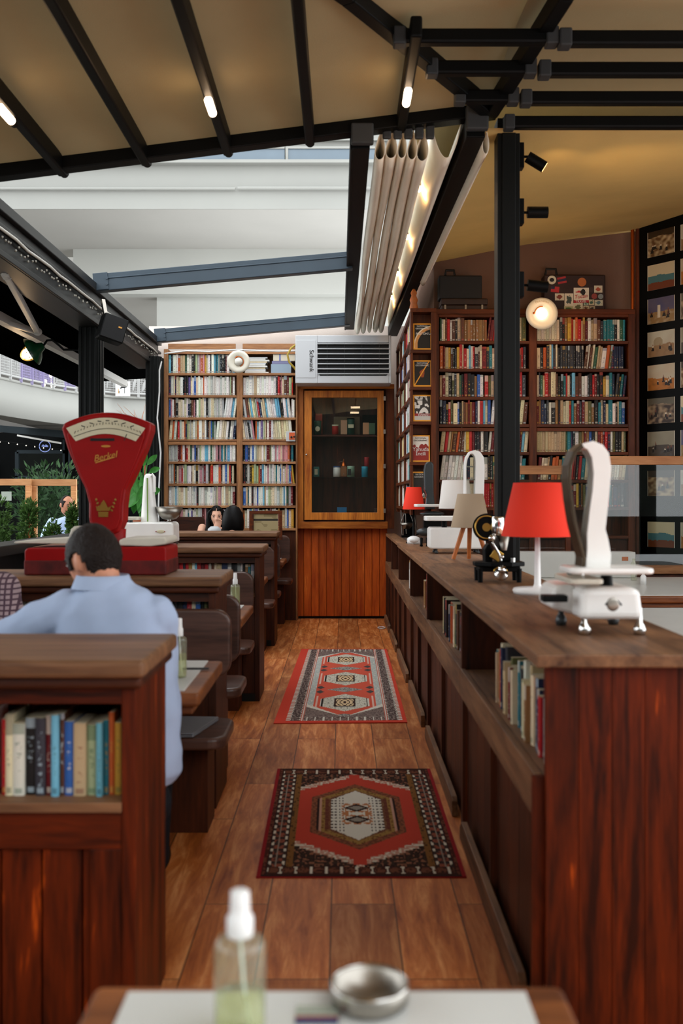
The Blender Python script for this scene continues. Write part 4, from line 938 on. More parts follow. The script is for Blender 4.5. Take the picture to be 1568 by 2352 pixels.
def book_mesh(name, bl, parent=None, org=None):
    vs, fs, mi, cols, inks, uvs = [], [], [], [], [], []
    for b in bl: book_geo(b, vs, fs, mi, cols, inks, uvs)
    org = org or bl[0]['o']
    me = bpy.data.meshes.new(name); me.from_pydata([tuple(q-org) for q in vs], [], fs); me.materials.append(M['book']); me.materials.append(M['pages'])
    me.polygons.foreach_set('material_index', mi)
    ca = me.color_attributes.new('Col', 'FLOAT_COLOR', 'CORNER'); cb2 = me.color_attributes.new('Ink', 'FLOAT_COLOR', 'CORNER'); uv = me.uv_layers.new(name='UVMap')
    b1, b2, b3 = [], [], []
    for f_, c, k, u in zip(fs, cols, inks, uvs):
        b1 += [*c, 1]*len(f_); b2 += [*k, 1]*len(f_)
        for q in u: b3 += [*q]
    ca.data.foreach_set('color', b1); cb2.data.foreach_set('color', b2); uv.data.foreach_set('uv', b3)
    ob = bpy.data.objects.new(name, me); C.objects.link(ob); ob.location = org
    return ob
UPX = Vector((1, 0, 0)); UPY = Vector((0, 1, 0))
rown = ['top', 'second', 'third', 'fourth', 'fifth', 'sixth', 'seventh', 'eighth']
# nearest divider, colours as in the photo from left to right
d = 2.5; pxw = F/2.56; z = .637
row1 = [('red', 10), ('cream', 17), ('white', 27), ('black', 25), ('dark grey', 23), ('dark red', 15), ('light blue', 17), ('brown', 11), ('blue', 22), ('beige', 29), ('pale green', 24), ('light blue', 14), ('teal', 12), ('orange', 13), ('yellow', 17), ('black', 12)]
tot = sum(q for _, q in row1); x0 = X(302, 2.56)-tot/pxw-.012
book_row((x0, 2.545, z), UPX, UPY, 1, DARKP, 'shelf of the nearest booth divider', cols=[q for q, _ in row1], widths=[q/pxw for _, q in row1], hr=(.178, .215), dep=.15, side='right', seedv=11, group='books in the nearest divider', jut=.02, details=True)
book_row((-2.05, 2.55, z), UPX, UPY, x0+2.03, DARKP, 'hidden', seedv=12, forced_stuff=True)
# second divider
pxw = F/4.6
row2 = [('light blue', 9), ('teal', 14), ('red', 9), ('cream', 10), ('black', 12), ('black', 12), ('navy', 10), ('red', 11), ('cream', 9), ('blue', 11), ('black', 9), ('olive', 8)]
tot = sum(q for _, q in row2); x1 = -.60-.008
book_row((x1-tot/pxw, 4.53, .778), UPX, UPY, 1, DARKP, 'shelf of the red scale divider', cols=[q for q, _ in row2], widths=[q/pxw for _, q in row2], hr=(.17, .2), side='right', seedv=21, group='books in the second divider', details=True)
row2 = [('black', 10), ('cream', 10), ('pale green', 11), ('cream', 9), ('beige', 8), ('white', 10), ('tan', 9), ('cream', 10), ('dark grey', 9), ('white', 9)]
book_row((X(20, 4.55), 4.53, .778), UPX, UPY, 1, LIGHT, 'left shelf of the red scale divider', cols=[q for q, _ in row2], widths=[q/pxw for _, q in row2], hr=(.17, .2), seedv=22, group='books in the second divider')
book_row((X(125, 4.55), 4.53, .778), UPX, UPY, .44, DARKP, 'hidden', seedv=23, forced_stuff=True)
# third divider
pxw = F/6.95
row3 = [('tan', 9), ('tan', 9), ('dark grey', 7), ('red', 9), ('red', 8), ('dark red', 8), ('red', 8), ('dark grey', 6), ('red', 7), ('dark red', 8), ('white', 6), ('light blue', 5), ('red', 9), ('dark red', 9), ('red', 8), ('dark red', 7), ('brown', 6), ('cream', 6), ('beige', 12), ('navy', 13), ('white', 9), ('black', 12), ('pale grey', 9), ('white', 5), ('black', 5), ('tan', 7), ('teal', 6), ('pale grey', 8)]
tot = sum(q for _, q in row3)
book_row((-.607-tot/pxw, 6.92, .745), UPX, UPY, 2, REDP, 'shelf of the white scale divider', cols=[q for q, _ in row3], widths=[q/pxw for _, q in row3], hr=(.195, .222), side='right', seedv=31, group='books in the third divider')
book_row((-2.0, 6.92, .745), UPX, UPY, 1.4-tot/pxw-.03, DARKP, 'hidden', seedv=32, forced_stuff=True)
pxw = F/9.55
book_row((-.676-34/pxw, 9.52, .80), UPX, UPY, 1, LIGHT, 'shelf of the farthest divider', cols=['white', 'white', 'pale grey', 'white', 'cream'], widths=[6/pxw, 6/pxw, 5/pxw, 7/pxw, 6/pxw], hr=(.2, .215), side='right', seedv=41, group='books in the farthest divider')
# counter compartments, spines to the aisle
comp = [(2.68, 3.62, 'nearest compartment of the counter'), (4.4, 5.42, 'second compartment of the counter'), (6.2, 6.75, 'third compartment of the counter'), (7.75, 8.35, 'fourth compartment of the counter')]
cc1 = ['dark red', 'white', 'dark red', 'navy', 'red', 'navy', 'navy', 'brown', 'cream', 'tan', 'beige', 'cream', 'white', 'black', 'pale grey', 'teal', 'green', 'cream', 'pale green', 'dark red', 'brown', 'olive', 'beige', 'dark grey', 'navy', 'red', 'cream', 'tan', 'beige', 'teal', 'brown', 'black', 'cream']
for k, (ya, yb, ph) in enumerate(comp):
    book_row((CX0+.045, ya, LED), UPY, UPX, yb-ya, DARKP if k else DARKP, ph, cols=cc1 if k == 0 else None, hr=(.17, .235), wr=(.02, .042), dep=.13, seedv=50+k, side='near', group='books in the counter', lean=.0, jut=.03, details=(k == 0))
for b in BOOKS:
    if b['side'] == 'near': pass
# right bookcase: the black post hides a strip of every row
def hid(q): px = CX+q.x/q.y*F; return 1137 < px < 1194
for i in range(7):
    z = ZS[i+1]
    for bay, (xa, xb) in enumerate(((.9, 1.71), (1.79, 2.615))):
        ph = '%s dark bookcase shelf, left of the post' % rown[i] if bay == 0 else '%s dark bookcase shelf, right bay' % rown[i]
        rw = book_row((xa, DR+.01, z), UPX, UPY, xb-xa-.01, DARKP if bay else DARKP+[('white', 3), ('red', 2)], ph, hr=(.185, .23), wr=(.014, .033), lean=.12 if R.random() < .4 else 0, seedv=100+10*i+bay, group='books in the dark bookcase', hide=hid, jut=.02)
        if bay == 0:
            k = 0
            for b in rw:
                if not b['hid'] and CX+b['o'].x/b['o'].y*F > 1190: k += 1; b['i'] = k; b['ph'] = '%s dark bookcase shelf, right of post' % rown[i]
# left bookcase
for i in range(8):
    z = ZS[i+1]
    for bay, (xa, xb) in enumerate(((lx(387), lx(542)), (lx(558), lx(678)))):
        if i == 0 and bay == 1: continue
        book_row((xa, DL+.012, z), UPX, UPY, xb-xa-.006, LIGHT+([('black', 8)] if i == 0 else []), '%s shelf of the left bookcase, %s bay' % (rown[i], ('wide', 'narrow')[bay]), hr=(.203, .232), wr=(.012, .031), lean=(-.14 if bay else .12) if (i in (1, 2, 3, 5) and (bay or i == 2 or i == 3)) else 0, seedv=300+10*i+bay, group='books in the left bookcase', jut=.02)
# side bookcase, spines to the aisle
for i in range(7):
    for ya, yb in ((9.17, 9.94), (9.99, 10.64), (10.69, 11.3)):
        book_row((SX0+.015, yb, ZS[i+1]), -UPY, UPX, yb-ya, LIGHT, '%s shelf of the side bookcase' % rown[i], hr=(.18, .222), wr=(.014, .032), dep=.16, seedv=500+10*i+int(ya*3), forced_stuff=True)
cand = sorted([b for b in BOOKS if not b['stuff'] and not b['hid'] and b['i'] > 0], key=lambda b: -b['area'])
for b in cand[296:]: b['stuff'] = True
seen = set()
WIDE = lambda b: 'thick ' if b['w'] > .032 else ('thin ' if b['w'] < .016 else '')
for b in cand[:296]:
    o = book_mesh('book', [b])
    if b['side'] == 'near': lab = '%s%s book, %s from the near end in the %s' % (WIDE(b), b['c'], ORD[b['i']], b['ph'])
    else: lab = '%s%s book, %s from %s on %s' % (WIDE(b), b['c'], ORD[b['i']], b['side'], b['ph'])
    tag(o, lab, 'book', b['g'])
    if b['det'] and b['area'] > 250:                          # near enough to show its page block as a part of its own
        a, n = b['a'], b['n']; q = b['o']+a*.0025+n*.006; e = Vector((0, 0, b['h']+.0004)); w2 = a*(b['w']-.005); d2 = n*(b['d']-.006)
        pm = MB().add([q+e, q+w2+e, q+w2+d2+e, q+d2+e, q+e-Vector((0, 0, .004)), q+w2+e-Vector((0, 0, .004)), q+w2+d2+e-Vector((0, 0, .004)), q+d2+e-Vector((0, 0, .004))], [(0,1,2,3),(7,6,5,4),(0,4,5,1),(1,5,6,2),(2,6,7,3),(3,7,4,0)])
        pm.build('page_block', M['pages'], o)
rest = [b for b in BOOKS if b['stuff'] or b['hid']]
o = book_mesh('packed_books', rest, org=Vector((-1.2, 11.5, 1.06)))
tag(o, 'rows of paperbacks packed on the bookcase shelves along the back', 'books', 'packed shelf books', 'stuff')
# lettering on two spines that can be read
text('o  Patron', .05, (X(1272, 9.09), 9.098, ZS[5]+.11), FRONT@rz(PI/2), M['paper'], None, 'x') if False else None
# magazines lying flat and boxes on the top shelf of the left bookcase
r = random.Random(77); z = ZS[1]
for k in range(11):
    wd = X(r.uniform(608, 618), DL)-X(561, DL); th = .0135+r.uniform(0, .006)
    o = MB().box(X(561, DL)+r.uniform(0, .012), X(561, DL)+wd, DL+.01+r.uniform(0, .015), DL+.2, z, z+th-.001).build('magazine', M[('paper', 'paper', 'acw', 'pages')[k % 4]])
    tag(o, 'pale magazine lying flat on the top shelf, %s from the bottom of the pile' % ORD[k+1], 'magazine', 'flat magazines on the top shelf'); z += th
z = ZS[1]
for (a, c, t0, t1, cl, lab) in ((622, 668, 0, .105, '#8fa0b0', 'pale blue book lying flat under the cream boxes on the top shelf'), (624, 668, .107, .138, '#77779a', 'purplish book lying flat between cream box and blue book'), (627, 677, .14, .235, '#d3c9b4', 'cream box with a blue band on the top shelf beside the heater')):
    o = MB().box(X(a, DL), X(c, DL), DL+.012, DL+.2, z+t0, z+t1).build('storage_box' if 'box with' in lab else 'book', mat('bx_'+cl[1:], cl, .6), None)
    tag(o, lab, 'box' if 'box with' in lab else 'book')
bx(X(641, DL), X(644, DL), DL+.008, DL+.013, z+.142, z+.233).build('blue_band', mat('blue_band', '#5a68a8', .6), o)
# yellow bordered magazines on the end of the side bookcase
Y_ = hexc('#e2992a'); BK = hexc('#15120f')
def cover(kind):
    def fn(u, v):
        if u < .07 or u > .93 or v < .05 or v > .95: return Y_
        n = noise.noise(Vector((u*6, v*6, kind*9)))
        if kind == 0:
            rr_ = math.hypot((u-1.05)*.75, v-.15); return hexc('#c98a4a') if .62 < rr_ < .72 else (hexc('#e8d9b8') if .72 <= rr_ < .76 else BK)
        if kind == 1:
            if abs((v-.05)-1.15*(u-.07)) < .035: return Y_
            return hexc('#8a3d16') if math.hypot(u-.5, (v-.5)) < .14+.1*n else BK
        if kind == 2:
            if v < .3: return hexc('#8c1c1c') if v > .2 else hexc('#b9b4ab')
            return hexc('#d7d3cc') if n > -.05 and u+v*.2 < .8+n*.4 else hexc('#2e2b29')
        if kind == 3: return hexc('#d9d3c8') if v > .62+.1*n*2 and abs(u-.5) < .5 else hexc('#8b1c17')
        return BK
    return fn
tt = ['PLUTON\'LA', '', 'EVEREST', 'Yahuda', '']
labs = ('with an orange planet on black', 'with a yellow slash across a dark cover', 'with a black and white climber photo', 'with white title on dark red', 'with a dark cover, lowest one')
for k in range(5):
    zb = MZ[k]+.002; h_ = .242; w_ = .168; xa = X((949, 949, 949, 945, 946)[k], SY0); ya = SY0+.012
    bl, br, tr, tl = Vector((xa, ya, zb)), Vector((xa+w_, ya, zb)), Vector((xa+w_, ya+.03, zb+h_)), Vector((xa, ya+.03, zb+h_))
    o = painted('magazine', [bl, br, tr, tl], 56, 80, cover(k), M['paint'], thick=.012)
    tag(o, 'yellow bordered magazine %s, on the side bookcase' % labs[k], 'magazine', 'yellow bordered magazines')
    m3 = FRONT@rx(-.12); cm = lambda u, v: bl*(1-u)*(1-v)+br*u*(1-v)+tr*u*v+tl*(1-u)*v+Vector((0, -.0015, 0))
    ink = M['paper'] if k in (0, 1, 4) else M['ink']
    text('NATIONAL', .020, cm(.5, .89), m3, ink, o); text('GEOGRAPHIC', .020, cm(.5, .80), m3, ink, o)
    if k == 3: text('Yahuda', .05, cm(.5, .47), m3, M['paper'], o); text('İncili', .046, cm(.5, .3), m3, M['paper'], o)
    elif tt[k]: text(tt[k], .028, cm(.58, .6 if k == 0 else .24), m3, M['paper'], o)
    if k in (1, 3, 4):
        o2 = MB().box(xa-.012, xa+w_*.6, ya+.036, ya+.05, zb, zb+h_*.98).build('magazine', mat('yellow_spine_%d' % k, '#dca13a', .5)); tag(o2, 'magazine behind the one %s' % labs[k], 'magazine', 'yellow bordered magazines')
# ------------------------------------------------------------------ rugs
def G(px, py): d = EYE*F/(py-HY); return Vector((X(px, d), d, .006))
r1 = dict(r='#b8402f', d='#2f1c18', w='#cfc4b2', b='#6b3f2c', o='#8a5a32', g='#3b2c28', p='#b98a78')
def rug_big(u, v):                                        # u across 0..1, v along the floor 0..1
    c = {k: hexc(q) for k, q in r1.items()}; x = abs(u-.5)*2; y = abs(v-.5)*2
    n = noise.noise(Vector((abs(u-.5)*60, abs(v-.5)*75, 1)))
    if x > .965 or y > .97: return hexc('#8c1f22') if x > .965 else c['d']
    if x > .92: return c['b'] if (n > .1) else hexc('#4a2018')
    if y > .86 or x > .66:
        if y > .86 and x < .9:
            t = (u*13.5) % 1; q = abs((.915-y)/.055)
            if abs(t-.5) < .06+.10*q**2 and q < .8: return c['w']
            return c['b'] if math.hypot((t % 1-.0 if t < .5 else 1-t)*1.6, q) < .62 and n > -.2 else hexc('#3d2018')
        t = (v*21) % 1
        if .875 < x < .91 or .74 < x < .775: return c['w'] if abs(t-.5) > .22+.8*abs(x-(.89 if x > .8 else .757))*6 else c['g']
        if abs(x-.83) < .008: return hexc('#8d8073')
        if .775 < x < .875: return (hexc('#8a4a36') if abs(t-.5) < .3 and n > -.15 else c['g']) if abs(t-.5) < .42 else c['d']
        if .665 < x < .735: return hexc('#7a5228') if n > -.25 else hexc('#4a2f18')
        return c['d']
    xx, yy = x/.65, y/.85
    hexa = yy < 1-.42*xx
    st = round(xx*9)/9
    if yy < .93-.36*st or (xx < .11 and yy < .985):        # stepped red field
        e = lambda k: (xx < .87*k and yy < .74*k-.42*xx)
        if e(.98) and xx < .8:
            if e(.86) and xx < .70:
                if xx > .62: return c['d'] if xx > .66 else c['p']
                if e(.76) and xx < .56:
                    if xx > .5: return hexc('#5b2420') if int(v*120) % 2 else c['b']
                    if yy < .55-.5*xx and xx < .46:
                        yk = yy; q1 = abs(abs(v-.5)*2/.85-.13)
                        if xx/.24+q1/.09 < .6: return hexc('#8f877c')
                        if xx/.24+q1/.09 < 1: return c['d']
                        if xx < .26 and yk < .24 and n > -.05: return hexc('#b4744a')
                        g1 = ((xx*15) % 1-.5)**2+((yk*15) % 1-.5)**2
                        return c['g'] if g1 < .07 and xx > .18 else hexc('#d6d0c2')
                    return hexc('#7d5a3c') if n > 0 else c['b']
                return hexc('#94713c') if n > -.2 else hexc('#6d4a25')
            return hexc('#8a5136') if n > .05 else c['b']
        return c['r']
    q = yy-(.93-.36*st)
    if q < .09: return c['w'] if n > .12 else c['p']
    return (hexc('#8a5a42') if n > .18 else (hexc('#3a2a20') if n < -.12 else c['d']))
def rug_long(u, v):
    x = abs(u-.5)*2; n = noise.noise(Vector((abs(u-.5)*70, v*150, 3)))
    red = hexc('#c4533f'); grey = hexc('#5b4a45'); lt = hexc('#c9c2b4'); blue = hexc('#a3a7a1')
    if u < .085 or x > .94 or v < .018 or v > .992: return hexc('#c1402f')
    u2 = (u-.085)/(.97-.085); x = abs(u2-.5)*2
    if x > .94: return lt if int(v*130) % 2 else hexc('#a5584a')
    if x > .76: 
        if x > .92 or x < .78: return lt if (v*60+x*20) % 1 < .5 else grey
        return hexc('#4a3a37') if n > -.1 else hexc('#83736b')
    if x > .70: return lt if .715 < x < .735 else hexc('#b1604f')
    if v < .055 or v > .95: return (lt if abs((u2*14) % 1-.5) < .08 else (grey if n > -.1 else hexc('#8d7b72')))
    vv = (v-.055)/.895; e = min(vv, 1-vv)
    if e < .11*(1-x/.7*.0)-.11*(1-x/.68): return hexc('#7c6a63') if n > -.1 else grey
    if e < .14-.14*(1-x/.68): return lt
    if x > .585: return blue if n > -.25 else lt
    t = (vv*3.0) % 1; q = abs(t-.5)*2
    if x < .46 and q < .64-.8*x:
        if x > .41: return hexc('#2b2422') if int(x*90) % 2 else lt
        if x < .2 and q < .3: return hexc('#3a2824') if (x > .17 or (int(x*40)+int(q*14)) % 3 == 0 or q > .26) else hexc('#d0b48c')
        return hexc('#c5bfae') if n > -.18 else hexc('#8f8a7c')
    if q > .8 and x < .36*(q-.8)/.2+.02: return hexc('#6f6a66') if n > 0 else hexc('#9a948c')
    if q > .68 and .40 < x < .56 and abs(x-.5) < .09*(1-abs(q-.82)/.14): return hexc('#4a4240')
    if .52 < x < .55 and q < .5: return hexc('#d2a898')
    return red
o = painted('patterned_rug', [G(588, 2017), G(1071, 2017), G(987, 1768), G(637, 1768)], 150, 150, rug_big, M['rugm'], thick=.006)
tag(o, 'dark red rug with one hexagon medallion, nearer of the two on the floor', 'rug')
o = painted('patterned_rug', [G(628, 1663), G(935, 1661), G(888, 1492), G(692, 1492)], 130, 260, rug_long, M['rugm'], thick=.006)
tag(o, 'faded orange red rug with three medallions, farther along the aisle', 'rug')
# ------------------------------------------------------------------ red fan scale
d = 4.66; T = 1.05
fs = thing('fan_scale', 'big red fan shaped shop scale with a cream dial', 'scale', (X(232, d), d, T))
def pts(l, dd=d): return [(X(a, dd), Z(b, dd)) for a, b in l]
top = [(150+200*i/16, 973-25*math.sin(PI*i/16)**.9) for i in range(17)]
head = [(145, 985)]+top+[(349, 990), (336, 1030), (312, 1085), (292, 1125), (287, 1160), (286, 1195), (275, 1222), (240, 1236), (213, 1220), (207, 1190), (207, 1155), (198, 1120), (178, 1080), (158, 1030)]
MB().prism(pts(head[::-1]), d-.03, d+.09).build('head_housing', M['red'], fs, bevel=.012, seg=3)
inner = [(247+(a-247)*.86, 1085+(b-1085)*.90+6) for a, b in head]
MB().prism(pts(inner[::-1]), d-.042, d-.028).build('front_plate', M['red'], fs, bevel=.004)
dial = [(158+180*i/14, 985-24*math.sin(PI*i/14)) for i in range(15)]+[(316-136*i/14, 1015-17*math.sin(PI*i/14)) for i in range(15)]
MB().prism(pts(dial[::-1]), d-.049, d-.04).build('dial_window', M['cream'], fs, bevel=.002)
m = MB()
for i in range(22):
    t = i/21; a = 172+150*t; b = 993-21*math.sin(PI*t); L = 7 if i % 3 == 0 else 3.5
    q = P(a, b, d-.051); m.obox(q, (.0022, .001, L/491), ry(-(t-.5)*.9))
m.tube([P(170+156*t, 1003-19*math.sin(PI*t), d-.051) for t in [i/16 for i in range(17)]], .0012, 5)
for i in range(7): t = (i+1)/8; m.obox(P(172+150*t, 982-21*math.sin(PI*t)+5, d-.051), (.018, .001, .004), ry(-(t-.5)*.9))
m.build('dial_marks', M['ink'], fs)
MB().beam(P(291, 997, d-.053), P(285, 1012, d-.053), .003, .002, up=(0, 1, 0)).build('pointer', M['ink'], fs)
text('Berkel', .042, P(241, 1049, d-.046), FRONT@rz(.2), M['gold'], fs, shear=.35)
MB().beam(P(219, 1063, d-.046), P(262, 1050, d-.046), .005, .002, up=(0, 1, 0)).build('underline', M['gold'], fs)
MB().ell(P(243, 1025, d-.044), (.022, .003, .006)).build('badge', M['gold'], fs)
bx(X(213, d), X(267, d), d-.046, d-.04, Z(1014, d), Z(1008, d)).build('slot', M['dark'], fs)
m = MB().prism(pts([(232, 1187), (231, 1175), (254, 1175), (253, 1187)]), d-.048, d-.04).prism(pts([(228, 1173), (226, 1162), (233, 1166), (238, 1155), (243, 1148), (248, 1155), (253, 1166), (260, 1162), (257, 1173)]), d-.047, d-.04)
for sx in (-1, 1):
    for q in range(4): m.ell(P(243+sx*(13+3*q), 1172-8*q, d-.043), (.008, .003, .005), 8, 6, 0, ry(sx*(.6+.3*q)))
m.build('crest', mat('old_gold', '#8a6420', .4, .4), fs)
MB().loft([((X(245, d), d+.03, Z(1215, d)), .085, .05), ((X(247, d), d+.04, Z(1250, d)), .075, .05), ((X(247, d), d+.05, Z(1268, d)), .11, .08)], n=24).build('neck', M['red'], fs)
prof = [(70, 1308), (70, 1262), (76, 1257), (384, 1253), (389, 1258), (389, 1306), (372, 1310)]
MB().prism(pts(prof[::-1], 4.62), 4.53, 4.86).build('base_housing', M['red'], fs, bevel=.012, seg=3)
bx(X(70, 4.62)-.002, X(389, 4.62)+.002, 4.527, 4.864, T+.002, Z(1284, 4.62)).build('base_skirt', M['redrust'], fs, bevel=.006)
m = MB(); m.prism(pts([(38, 1247), (40, 1243), (163, 1234), (168, 1215), (176, 1208), (196, 1208), (206, 1216), (207, 1245), (200, 1249)], 4.62)[::-1], 4.58, 4.82); m.build('left_pan', M['tray'], fs, bevel=.008, seg=3)
MB().prism(pts([(281, 1252), (279, 1240), (290, 1235), (382, 1233), (389, 1240), (386, 1249), (350, 1254)], 4.6)[::-1], 4.54, 4.84).build('right_pan', M['tray'], fs, bevel=.008, seg=3)
for px in (160, 335): MB().cyl(P(px, 1262, 4.7), P(px, 1246, 4.7), .02, n=12).build('pan_stem', M['darkgrey'], fs)
# ------------------------------------------------------------------ white tower scale on the third divider
d = 7.08; T = 1.07
ts = thing('tower_scale', 'white scale with a green striped tower and steel bowl', 'scale', (X(345, d), d, T))
MB().prism(pts([(283, 1247), (281, 1205), (287, 1200), (398, 1199), (403, 1204), (404, 1245)], d)[::-1], d-.1, d+.16).build('body', M['white'], ts, bevel=.015, seg=3)
bx(X(284, d), X(402, d), d-.09, d+.15, T+.002, Z(1246, d)).build('foot_rail', M['darkgrey'], ts)
MB().loft([((X(342, d), d+.03, Z(1200, d)), .064, .05), ((X(340, d), d+.03, Z(1150, d)), .048, .045), ((X(339, d), d+.03, Z(1100, d)), .033, .04), ((X(339, d), d+.03, Z(1092, d)), .028, .036), ((X(339, d), d+.03, Z(1088, d)), .014, .02)], n=20).build('tower', M['white'], ts)
MB().tube([P(346, 1096, d+.01), P(350, 1090, d+.01), P(354, 1096, d+.01), P(354, 1130, d+.01)], .012, 8).build('handle_loop', M['white'], ts)
MB().tube([P(338+.2*i, 1098+20*i, d-.012-.0055*i) for i in range(6)], .005, 6).build('green_stripe', mat('green_stripe', '#6d8f2e', .5), ts)
m = MB().ell(P(369, 1221, d-.103), (.03, .003, .012)); m.build('badge', M['cream'], ts); MB().ell(P(358, 1221, d-.105), .004).ell(P(378, 1221, d-.105), .004).build('badge_screw', M['red'], ts)
bc = P(389, 1180, d+.02); MB().lathe([(.012, -.045), (.05, -.035), (.075, -.01), (.098, .05), (.092, .05), (.07, -.005), (0, -.03)], bc, 28).build('bowl', M['steel'], ts)
MB().lathe([(.03, -.06), (.012, -.05), (.02, -.04), (0, -.04)], bc, 16).build('bowl_stem', M['chrome'], ts)
bx(X(282, d), X(319, d), d-.08, d+.08, Z(1194, d), Z(1187, d)).build('small_pan', M['tray'], ts, bevel=.006); MB().cyl(P(300, 1200, d), P(300, 1193, d), .015).build('pan_stem', M['darkgrey'], ts)
# ------------------------------------------------------------------ loop scales on the counter
def loop_scale(c, yaw, s, label, body='white'):
    """white counter scale: box on four feet, tray on a stem, tall stirrup shaped dial housing"""
    c = Vector(c); m3 = rz(yaw)
    def q(x, y, z): return c+m3@Vector((x*s, y*s, z*s))
    t = thing('loop_scale', label, 'scale', c)
    def pr(poly, y0, y1, name, m_, bev, plane='xz'):
        mb = MB().prism(poly, y0, y1, plane); mb.v = [tuple(q(*v)) for v in mb.v]; return mb.build(name, m_, t, bevel=bev, seg=3)
    return t, q, pr
# near one
t, q, pr = loop_scale((X(1385, 3.0), 3.0, 1.0), 0, 1, 'large white scale with a tall loop dial, nearest on the counter')
dd = 2.9
def pp(l): return [(X(a, dd)-X(1385, 3.0), Z(b, dd)-1.0) for a, b in l][::-1]
pr(pp([(1330, 1424), (1334, 1362), (1344, 1350), (1462, 1350), (1472, 1362), (1480, 1424)]), -.1, .16, 'body', M['white'], .02)
pr(pp([(1278, 1406), (1290, 1352), (1345, 1350), (1345, 1424)]), .0, .2, 'side_body', M['white'], .02)
MB().box(X(1252, dd), X(1310, dd), dd+.03, dd+.08, Z(1386, dd), Z(1370, dd)).build('weigh_arm', M['black'], t, bevel=.004)
for px, y in ((1342, 2.92), (1468, 2.92), (1288, 3.14), (1412, 3.16)):
    zt = 1.075; x = X(px, 2.92) if y < 3 else X(px, 3.14)
    m = MB().lathe([(0, 0), (.016, .002), (.019, .016), (.014, .03), (.009, .036), (.008, .08), (0, .08)], (x, y, 1.0), 14); m.build('foot', M['chrome'] if y < 3 else M['darkgrey'], t)
m = MB().ell(P(1407, 1388, 2.795), (.018, .004, .02)); m.build('badge', M['steel'], t)
MB().tube([P(1390, 1390, 2.796), P(1397, 1380, 2.796), P(1418, 1380, 2.796), P(1427, 1390, 2.796)], .003, 6).build('badge_scroll', M['darkgrey'], t)
MB().cyl(P(1392, 1352, 2.98), P(1392, 1322, 2.98), .02, .017).build('stem', M['black'], t); MB().lathe([(.055, 0), (.05, .008), (0, .01)], P(1392, 1352, 2.98), 18).build('stem_collar', M['steel'], t)
MB().prism(rr_poly(X(1300, dd), X(1492, dd), 2.84, 3.02, .03), Z(1316, dd), Z(1303, dd), 'xy').build('tray', M['white'], t, bevel=.006, seg=3)
MB().prism(rr_poly(X(1304, dd), X(1380, dd), 2.86, 3.1, .02), Z(1340, dd), Z(1328, dd), 'xy').build('lower_tray', M['tray'], t, bevel=.004)
# housing: outer and inner outlines of the stirrup, read along the loop
OUT = [(1330, 1312), (1333, 1280), (1322, 1240), (1312, 1200), (1304, 1150), (1299, 1100), (1301, 1070), (1312, 1038), (1332, 1020), (1356, 1014), (1378, 1023), (1392, 1042), (1397, 1075), (1394, 1120), (1389, 1170), (1384, 1215), (1391, 1240), (1397, 1275), (1394, 1312)]
INN = [(1334, 1312), (1337, 1281), (1326, 1240), (1316, 1200), (1308, 1150), (1303, 1100), (1305, 1072), (1316, 1042), (1333, 1029), (1343, 1034), (1353, 1052), (1357, 1090), (1354, 1130), (1347, 1180), (1342, 1225), (1342, 1240), (1342, 1262), (1340, 1285), (1339, 1312)]
def ring(out, inn, y0, y1, dpt, name, m_, t, bev=.006):
    a = [P(x, y, dpt) for x, y in out]; b = [P(x, y, dpt) for x, y in inn]; k = len(a); mb = MB(); vs = []
    for yy in (y0, y1): vs += [Vector((v.x, yy, v.z)) for v in a]+[Vector((v.x, yy, v.z)) for v in b]
    fs = []
    for i in range(k-1):
        fs += [(i, i+1, k+i+1, k+i), (2*k+i, 3*k+i, 3*k+i+1, 2*k+i+1), (i, 2*k+i, 2*k+i+1, i+1), (k+i, k+i+1, 3*k+i+1, 3*k+i)]
    fs += [(0, k, 3*k, 2*k), (k-1, 3*k-1, 4*k-1, 2*k-1)]
    return mb.add(vs, fs).build(name, m_, t, bevel=bev)
ring(OUT, INN, 2.92, 2.99, 2.95, 'dial_housing', M['white'], t, .008)
ring([(x-3, y-1) for x, y in OUT[:9]], [(x+1.5, y+.5) for x, y in INN[:9]], 2.912, 3.0, 2.95, 'dial_rim', mat('dark_bronze', '#4a3d2e', .3, .6), t, .002)
k = [(P(x, y, 2.96)) for x, y in INN]; MB().prism([(v.x, v.z) for v in k], 2.958, 2.961).build('dial_pane', M['glass'], t)
MB().lathe([(.028, 0), (.028, .03), (0, .034)], P(1322, 1332, 3.05), 18).build('pan_foot', M['chrome'], t)
# far one
d = 7.3
t = thing('loop_scale', 'white scale with a narrow loop dial behind the taupe lamp', 'scale', (X(1047, d), d, 1.0))
MB().prism(rr_poly(X(984, d), X(1112, d), Z(1260, d), Z(1211, d), .02), d-.08, d+.14).build('body', M['white'], t, bevel=.014, seg=3)
for px in (1000, 1095):
    for y in (d-.06, d+.1): MB().lathe([(0, 0), (.015, .002), (.013, .015), (.008, .02), (.008, .05), (0, .05)], (X(px, d), y, 1.0), 12).build('foot', M['darkgrey'], t)
MB().prism(rr_poly(X(974, d), X(1060, d), d-.1, d+.08, .03), Z(1196, d), Z(1185, d), 'xy').build('tray', M['white'], t, bevel=.006); MB().cyl(P(1020, 1212, d), P(1020, 1195, d), .02).build('stem', M['black'], t)
out = [(1067, 1212), (1066, 1120), (1066, 1070), (1069, 1050), (1078, 1037), (1090, 1034), (1102, 1038), (1110, 1050), (1112, 1070), (1111, 1120), (1110, 1212)]
inn = [(1071, 1212), (1070, 1120), (1070, 1072), (1073, 1054), (1079, 1043), (1084, 1042), (1089, 1048), (1091, 1058), (1091, 1075), (1090, 1120), (1088, 1212)]
ring(out, inn, d-.02, d+.07, d, 'dial_housing', M['white'], t, .006)
m = MB()
